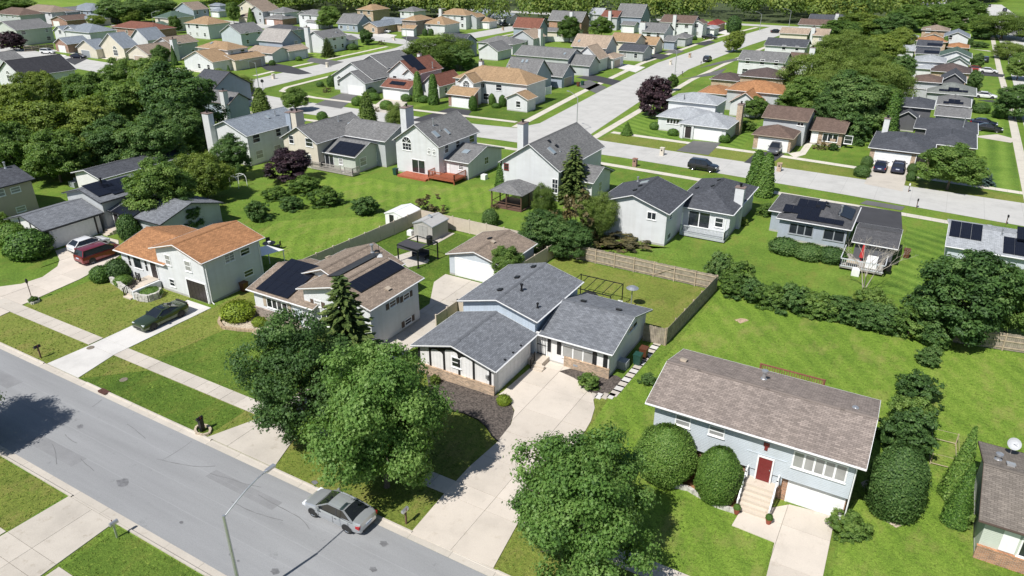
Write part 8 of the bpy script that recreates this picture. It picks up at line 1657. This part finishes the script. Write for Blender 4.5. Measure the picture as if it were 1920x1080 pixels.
picket('weathered wooden board fence round the garden of the grey-roofed house', [(-33.9, 69.75), (-15.5, 69.5), (-16.3, 55.9), (-18.35, 55.7)], 1.75, -1, gate=5)
picket('grey wooden fence under the trees at the right edge', [(5.5, 69.4), (14.5, 71.0), (24, 72.6)], 1.7, -1)
picket('dark wooden fence below the long grey two-storey house', [tuple(gx(47, 97)), tuple(gx(102, 93))], 1.8, -1, mat=plain('dark_fence_wood', (0.06, 0.06, 0.055), .9))
o = empty('vegetable_plot', (5.2, 49.4, 0), 0, 'thin wooden vegetable plot frame on the lawn at the lower right', 'garden frame')
for i, (x, y) in enumerate(((0, 0), (1.6, .1), (1.5, 3.3), (-.2, 3.2))): m = MB(); m.box(x - .03, y - .03, 0, x + .03, y + .03, 1.0); m.build('post', WOODR, o)
for a, b in (((0, 0), (1.6, .1)), ((1.6, .1), (1.5, 3.3)), ((1.5, 3.3), (-.2, 3.2)), ((-.2, 3.2), (0, 0))): m = MB(); m.bar((*a, .15), (*b, .15), .04); m.bar((*a, .95), (*b, .95), .018); m.build('rail', WOODR, o)

# ------------------------------------------------------------------ garden buildings
h = House('detached_garage', 'white detached garage with brown roof at the end of the driveway', BLUEW, BROWN, TRIMW, 'garage')
b = h.blk(2.45, 'gy', 0.27, fl=(835, 476), w=7.2, d=7.6, br=(978, 455), oh=0.3); h.garm(b, 'f', (b.x1 - b.x0) / 2, 4.9, 2.1)
h.boxvent(b, 'r', 924, 454, TRIMT); h.boxvent(b, 'r', 919, 448)
h = House('metal_shed', 'white metal shed with an open dark doorway behind the tan fence', PVC, plain('white_metal_roof', (0.78, 0.78, 0.78), 0.35), TRIMW, 'shed')
b = h.blkm if False else None
h.O = Vector((-57.6, 67.2, 0)); h.root.location = h.O; b = h.blkm(0, 0, 3.1, 3.6, 1.75, 'gy', 0.3, 0.08); m = MB(); m.box(.75, b.y0 - .03, .05, 1.5, b.y0 - .003, 1.65); m.build('doorway', TRIMD, h.root); m = MB(); m.box(1.5, b.y0 - .05, .05, 2.1, b.y0 - .02, 1.65); m.build('sliding_door', PVC, h.root)
h = House('vinyl_shed', 'grey vinyl shed with double doors inside the tan fence', siding('grey_plank', (0.42, 0.40, 0.37), vertical=True), plain('grey_plastic_roof', (0.42, 0.41, 0.39), 0.6), TRIMG, 'shed')
h.O = Vector((-52.0, 65.7, 0)); h.root.location = h.O; b = h.blkm(0, 0, 3.0, 3.5, 1.95, 'gy', 0.36, 0.1)
for k in (0, 1): m = MB(); m.box(.85 + k * .68, b.y0 - .04, .1, 1.5 + k * .68, b.y0 - .003, 1.85); [m.box(.9 + k * .68, b.y0 - .06, z, 1.45 + k * .68, b.y0 - .04, z + .06) for z in (.15, .7, 1.25, 1.75)]; m.build('shed_door', plain('shed_door_grey', (0.36, 0.35, 0.33), .7), h.root)
h.skylight(b, 'r', 806, 406, .35, .5)
sheet('concrete_pad', [(-52.4, 65.0), (-48.3, 65.0), (-48.3, 69.4), (-52.4, 69.4)], 0.035, PAVE)
m = MB(); m.box(0, 0, 0, .7, .6, .6); m.box(.05, .05, .6, .65, .55, .68); thing('storage_box', m, PVC, 'white plastic box beside the grey vinyl shed', 'storage box', (-53.1, 65.9, 0))
m = MB(); m.lathe([(.33, 0), (.38, .1), (.38, 1.0), (.34, 1.08), (.2, 1.15), (0, 1.17)], (0, 0, 0), 14); thing('compost_bin', m, DARKM, 'black round bin before the grey vinyl shed', 'bin', (-48.9, 64.9, 0))
# swing pergola with dark canopy
sheet('concrete_pad', gp([(738, 482), (765, 502), (800, 494), (806, 488), (775, 470)]), 0.03, PAVE)
o = empty('pergola', (-48.9, 58.9, 0), 0, 'black metal pergola with a sagging dark canopy in the fenced garden', 'pergola')
cor = [(0, 0), (3.0, -.3), (3.4, 2.9), (.3, 3.3)]
for x, y in cor: m = MB(); m.box(x - .06, y - .06, 0, x + .06, y + .06, 2.15); m.box(x - .16, y - .16, 0, x + .16, y + .16, .05); m.build('post', DARKM, o)
for i in range(4): m = MB(); m.bar((*cor[i], 2.12), (*cor[(i + 1) % 4], 2.12), .08); m.build('beam', DARKM, o)
cv = MB(); CL = plain('dark_canopy_cloth', (0.05, 0.048, 0.055), .9); g_ = [[(x * 3.0 / 6, y * 1.7 / 4 - .02, 2.2 - .1 * math.sin(x / 6 * math.pi) + .02 * math.sin(x * 5 + y)) for x in range(7)] for y in range(5)]
for y in range(4):
    for x in range(6): cv.poly([g_[y][x], g_[y][x + 1], g_[y + 1][x + 1], g_[y + 1][x]])
for x in range(6): cv.poly([(x * .5, -.04, 2.15), ((x + 1) * .5, -.04, 2.15), ((x + 1) * .5, -.1, 1.75), (x * .5, -.1, 1.75)])
cv.build('canopy', CL, o)
m = MB(); m.box(0, 0, .35, 1.9, .8, .5); m.box(0, .7, .5, 1.9, .85, 1.05); m.box(0, 0, .1, .12, .8, .7); m.box(1.78, 0, .1, 1.9, .8, .7); thing('garden_sofa', m, CL, 'dark garden sofa under the black pergola', 'sofa', (-48.3, 60.6, .03))
# gazebo of the white gabled house
GZ = plain('gazebo_timber', (0.11, 0.06, 0.04), .8); o = empty('gazebo', (-49.6, 80.4, 0), 0, 'dark timber gazebo with grey shingle roof beside the evergreen column', 'gazebo')
L_, D_ = 4.6, 4.4
for x in (0, L_ / 2, L_):
    for y in (0, D_ / 2, D_):
        if x == L_ / 2 and y == D_ / 2: continue
        m = MB(); m.box(x - .07, y - .07, 0, x + .07, y + .07, 2.3); m.build('post', GZ, o)
m = MB(); m.box(-.1, -.1, 0, L_ + .1, D_ + .1, .12); m.build('floor_deck', GZ, o)
for a, b_ in (((0, 0), (L_, 0)), ((L_, 0), (L_, D_)), ((L_, D_), (0, D_)), ((0, D_), (0, 0))): m = MB(); m.bar((*a, 2.3), (*b_, 2.3), .12); m.bar((*a, .9), (*b_, .9), .07); m.build('beam', GZ, o)
rf = MB(); e = .35; zr = 3.35; pts = [(-e, -e, 2.35), (L_ + e, -e, 2.35), (L_ + e, D_ + e, 2.35), (-e, D_ + e, 2.35)]; ra, rb = (L_ / 2, 0.9, zr), (L_ / 2, D_ - .9, zr)
rf.poly([pts[0], pts[1], ra], [(0, 0), (5, 0), (2.5, 2)]); rf.poly([pts[2], pts[3], rb], [(0, 0), (5, 0), (2.5, 2)]); rf.poly([pts[1], pts[2], rb, ra], [(0, 0), (5, 0), (4, 2), (1, 2)]); rf.poly([pts[3], pts[0], ra, rb], [(0, 0), (5, 0), (4, 2), (1, 2)]); rf.poly(pts[::-1]); rf.build('roof', GREY, o)
sc_ = MB(); [sc_.poly(q) for q in ([(.1, D_, .9), (L_ - .1, D_, .9), (L_ - .1, D_, 2.2), (.1, D_, 2.2)], [(L_, .1, .2), (L_, D_ - .1, .2), (L_, D_ - .1, 2.2), (L_, .1, 2.2)])]; sc_.build('screen', TRIMD, o)
S('red flowering plant beside the gazebo', 'bush_rust', 928, 386, 14, .9, 'flowering_plant')
# patio frame and things behind the grey-roofed house
o = empty('patio_pergola', (-27.4, 58.4, 0), 0, 'thin black metal frame over the patio behind the grey-roofed house', 'pergola')
for x, y in ((0, 0), (4.6, -.1), (0, 3.2), (4.6, 3.1)): m = MB(); m.box(x - .04, y - .04, 0, x + .04, y + .04, 2.3); m.build('post', DARKM, o)
for y in (0, 3.1): m = MB(); m.bar((0, y, 2.3), (4.6, y, 2.3), .07); m.build('beam', DARKM, o)
for i in range(6): m = MB(); x = i * .92; m.bar((x, -.1, 2.34), (x, 3.2, 2.34), .05); m.build('rafter', DARKM, o)
m = MB(); m.lathe([(.05, 0), (.9, .55), (.95, .7), (.6, .95), (0, 1.05)], (0, 0, 0), 16); thing('covered_table', m, plain('black_cover', (0.02, 0.02, 0.022), .7), 'round table under a black cover below the patio frame', 'table', (-25.9, 60.4, 0))
for i, (x, y, l) in enumerate(((-24.8, 59.8, 'left'), (-22.9, 60.2, 'right'))): m = MB(); m.box(0, 0, .38, .5, .5, .44); m.box(0, .45, .44, .5, .5, .9); [m.box(a, b_, 0, a + .05, b_ + .05, .38) for a in (0, .45) for b_ in (0, .45)]; thing('patio_chair', m, PVC, 'white patio chair behind the grey-roofed house, %s one' % l, 'chair', (x, y, 0), 0, 'white patio chairs')
m = MB(); m.lathe([(.45, 0), (.42, .1), (.06, .2), (.06, 1.9), (.1, 2.0), (.55, 2.05), (.62, 2.12), (.3, 2.3), (0, 2.35)], (0, 0, 0), 14); thing('patio_heater', m, METAL, 'silver-topped patio heater beside the patio frame', 'heater', (-21.8, 61.5, 0))
# bins
def bin_(label, x, y, mat, lid=None, rz=0):
    o = empty('wheeled_bin', (x, y, 0), rz, label, 'bin', 'wheeled bins'); m = MB(); a, b_ = .27, .33
    c0 = [(-a, -a, .06), (a, -a, .06), (a, a, .06), (-a, a, .06)]; c1 = [(-b_, -b_, .98), (b_, -b_, .98), (b_, b_, .98), (-b_, b_, .98)]
    for i in range(4): m.poly([c0[i], c0[(i + 1) % 4], c1[(i + 1) % 4], c1[i]])
    m.poly(c0[::-1]); m.poly(c1); m.build('body', mat, o); l = MB(); l.box(-b_ - .02, -b_ - .02, .985, b_ + .02, b_ + .06, 1.06); l.build('lid', lid or mat, o); w_ = MB(); [w_.tube([(s * .3 - .04, .26, .1), (s * .3 + .04, .26, .1)], .1, 10) for s in (-1, 1)]; w_.build('wheel', TYRE, o); return o
BG = plain('green_bin_plastic', (0.015, 0.06, 0.045), .5); BB = plain('brown_bin_plastic', (0.11, 0.04, 0.02), .5); BL = plain('blue_bin_plastic', (0.015, 0.05, 0.28), .5)
p = gx(1195, 683); bin_('dark green wheeled bin beside the grey-roofed house', p[0], p[1], BG); p = gx(1206, 671); bin_('brown-lidded bin just behind the dark green bin', p[0], p[1], BB)
p = gx(459, 546); bin_('brown bin at the side of the orange-roofed house', p[0], p[1], BB); p = gx(966, 461); bin_('blue bin by the tan fence behind the detached garage', p[0], p[1], BL); p = gx(981, 466); bin_('brown bin next to the blue bin', p[0], p[1], BB); p = gx(1698, 483); bin_('brown bin beside the low solar house deck', p[0], p[1], BB); p = gx(742, 328); bin_('green bin beside the red deck', p[0], p[1], BG)
p = gx(1084, 162); bin_('brown bin by the blue-grey front gable', p[0], p[1], BB); p = gx(1092, 160); bin_('green bin by the blue-grey front gable', p[0], p[1], BG)
# pots, hose reel, stand
for l, px, py in (('left flower pot at the foot of the entry stairs', 1380, 964), ('right flower pot at the foot of the entry stairs', 1440, 983)):
    p = gx(px, py); o = empty('flower_pot', (p[0], p[1], .06), 0, l, 'flower pot', 'flower pots'); m = MB(); m.lathe([(.13, 0), (.2, .34), (.22, .36), (.22, .4), (.17, .4), (.15, .34)], (0, 0, 0), 14); m.build('pot', plain('terracotta', (0.28, 0.07, 0.04), .8), o); c_ = link('plant', KIND['ball'][0], o, (0, 0, .33), 0, (.22, .22, .25))
p = gx(1074, 683); o = empty('plant_stand', (p[0], p[1], .06), 0, 'wrought metal stand with a dark pot before the brick wall', 'plant stand'); m = MB(); [m.tube([(.22 * math.cos(a), .22 * math.sin(a), 0), (.1 * math.cos(a), .1 * math.sin(a), .3), (.17 * math.cos(a), .17 * math.sin(a), .6)], .015, 5) for a in (0.3, 2.4, 4.5)]; m.build('leg', METAL, o); m = MB(); m.lathe([(.1, .5), (.17, .75), (.16, .8), (0, .78)], (0, 0, 0), 12); m.build('pot', TRIMB, o)
p = gx(1169, 690); m = MB(); m.lathe([(.05, -.2), (.3, -.2), (.3, .2), (.05, .2)], (0, 0, 0), 14); m.box(-.35, -.25, -.3, -.28, .25, .3); thing('hose_reel', m, plain('yellow_hose', (0.42, 0.36, 0.12), .5), 'yellow hose reel at the corner of the grey-roofed house', 'hose reel', (p[0], p[1], .32))
p = gx(1160, 693); m = MB(); m.box(-.4, -.4, 0, .4, .4, .75); m.lathe([(.3, .75), (.3, .78), (.05, .8), (0, .8)], (0, 0, 0), 14); thing('air_conditioner', m, TRIMG, 'grey air conditioner unit at the side of the grey-roofed house', 'air conditioner', (p[0] + .2, p[1] + .5, 0))
p = gx(908, 336); m = MB(); m.box(-.4, -.4, 0, .4, .4, .75); m.lathe([(.3, .75), (.3, .78), (.05, .8), (0, .8)], (0, 0, 0), 14); thing('air_conditioner', m, PVC, 'white air conditioner unit beside the white two-storey house', 'air conditioner', (p[0], p[1], 0))
# garden furniture of the neighbours
p = gx(506, 466); o = empty('patio_table', (p[0], p[1], 0), 0, 'dark patio table with a white pot behind the orange-roofed house', 'table'); m = MB(); m.lathe([(.02, .68), (.75, .68), (.75, .73), (.02, .74)], (0, 0, 0), 16); m.tube([(0, 0, 0), (0, 0, .7)], .05, 8); m.build('table_top', DARKM, o); m = MB(); m.lathe([(.1, .74), (.2, 1.0), (.21, 1.03), (0, 1.0)], (0.3, -.2, 0), 12); m.build('pot', PVC, o)
for k in range(3): a = 0.5 + k * 2.0; m = MB(); m.box(-.25, -.25, .4, .25, .25, .45); m.box(-.25, .2, .45, .25, .25, .95); [m.box(x, y, 0, x + .04, y + .04, .4) for x in (-.25, .21) for y in (-.25, .21)]; thing('patio_chair', m, DARKM, 'dark patio chair %s the table behind the orange-roofed house' % ['right of', 'behind', 'left of'][k], 'chair', (p[0] + 1.1 * math.cos(a), p[1] + 1.1 * math.sin(a), 0), a - 1.57, 'dark patio chairs')
# cluttered white deck behind the low solar house
o = empty('back_deck', G(1572, 505), 0, 'cluttered white railed deck behind the bare tree', 'deck'); o.location.z = 0
e1 = G(1655, 520) - o.location; DW, DD = e1.x, 4.4
m = MB()
for i in range(int(DW / .15)): m.box(i * .15, 0, .3, i * .15 + .14, DD, .42)
m.build('deck_floor', GREYD, o)
class _H: pass
hh = _H(); hh.root = o; PALEW = plain('pale_deck_paint', (0.52, 0.54, 0.55), .6); railing(hh, [(0, DD, .42), (0, 0, .42), (DW, 0, .42), (DW, DD, .42)], .95, PALEW, bal=.2, top=.1)
ox, oy = o.location.x, o.location.y
m = MB(); m.box(0, 0, .42 - .42, 1.1, 2.0, .75); thing('deck_storage_box', m, TRIMW, 'white long box on the cluttered deck', 'storage box', (ox + 2.5, oy + 1.0, .42)); m = MB(); m.box(0, 0, 0, .8, .8, .75); thing('deck_storage_box', m, PVC, 'white box on the grass in front of the cluttered deck', 'storage box', (ox + 1.4, oy - 1.1, 0)); m = MB(); m.lathe([(.03, 0), (.03, 1.0), (.28, .5), (.1, 1.9), (0, 2.0)], (0, 0, 0), 10); thing('folded_umbrella', m, plain('red_cloth', (0.45, 0.03, 0.03), .8), 'folded red umbrella on the cluttered deck', 'umbrella', (ox + 1.9, oy + 2.6, .42)); m = MB(); m.box(0, 0, .35, 1.2, .7, .42); [m.box(x, y, 0, x + .06, y + .06, .35) for x in (0, 1.14) for y in (0, .64)]; thing('deck_table', m, WOODR, 'brown low table on the cluttered deck', 'table', (ox + .6, oy + .5, .42)); m = MB(); m.box(0, 0, 0, .9, .6, .5); m.box(.1, .1, .5, .8, .5, .95); thing('barbecue', m, DARKM, 'black covered barbecue on the cluttered deck', 'barbecue', (ox + 4.2, oy + 1.0, .42))
# things on the other decks
p = gx(1346, 441); m = MB(); m.box(-.4, -.3, 0, .4, .3, .7); m.lathe([(.38, .7), (.4, .9), (.25, 1.1), (0, 1.15)], (0, 0, 0), 12); thing('barbecue', m, plain('grill_grey', (0.10, 0.105, 0.11), .5), 'dark grey barbecue on the railed deck of the charcoal-roofed house', 'barbecue', (p[0] - 1.2, p[1] + 2.2, .46)); m = MB(); m.box(0, 0, 0, .6, 1.5, .35); m.box(.45, 0, .35, .6, 1.5, .85); thing('deck_sofa', m, DARKM, 'black sofa at the right end of the railed deck', 'sofa', (p[0] + .6, p[1] + 1.6, .46)); m = MB(); m.box(0, 0, .35, 1.2, .7, .42); [m.box(x, y, 0, x + .06, y + .06, .35) for x in (0, 1.14) for y in (0, .64)]; thing('deck_table', m, TRIMG, 'low grey table on the railed deck of the charcoal-roofed house', 'table', (p[0] - 3.4, p[1] + 1.6, .46))
p = gx(602, 322); m = MB(); m.lathe([(.3, .5), (.38, .75), (.3, 1.0), (0, 1.1)], (0, 0, 0), 12); [m.bar((.2 * math.cos(a), .2 * math.sin(a), .55), (.35 * math.cos(a), .35 * math.sin(a), 0), .03) for a in (0, 2.1, 4.2)]; thing('kettle_barbecue', m, DARKM, 'black kettle barbecue on the weathered deck', 'barbecue', (p[0], p[1] + .6, .4)); p = gx(640, 318); m = MB(); m.box(-.6, -.3, 0, .6, .3, .8); m.box(-.5, -.25, .8, .5, .25, 1.1); thing('barbecue', m, DARKM, 'black grill at the right of the weathered deck', 'barbecue', (p[0], p[1] + .5, .4))
p = gx(440, 352); o = empty('play_frame', (p[0], p[1], 0), 0, 'white arched play frame on the grass right of the yellow-green tree', 'play frame')
for y in (0, 1.6): m = MB(); m.tube([(-.9, y, 0), (-.85, y, 1.3), (-.5, y, 1.7), (.5, y, 1.7), (.85, y, 1.3), (.9, y, 0)], .04, 6); m.build('arch', PVC, o)
for x in (-.5, .5): m = MB(); m.tube([(x, 0, 1.7), (x, 1.6, 1.7)], .035, 6); m.build('rail', PVC, o)
p = gx(130, 350); m = MB(); m.box(0, 0, 0, 1.4, 1.0, .8); m.box(.1, .8, .8, 1.3, 1.0, 1.2); thing('garden_bench', m, TRIMG, 'dark garden furniture by the tan two-storey house', 'bench', (p[0], p[1], 0))
h = House('gambrel_shed', 'small white barn-roofed shed beside the tall grey-roofed house', WHITE, PALE, TRIMW, 'shed'); b = h.blk(2.0, 'gy', 0.7, fr=(1226, 39), w=4.0, d=4.5, oh=.2)
# worn spot and leaf litter
sheet('worn_spot', gp([(1377, 600), (1388, 597), (1398, 598), (1404, 601), (1396, 604), (1388, 607), (1384, 604)]), 0.02, plain('straw_earth', (0.42, 0.30, 0.2), .95, 0, .4, 8))
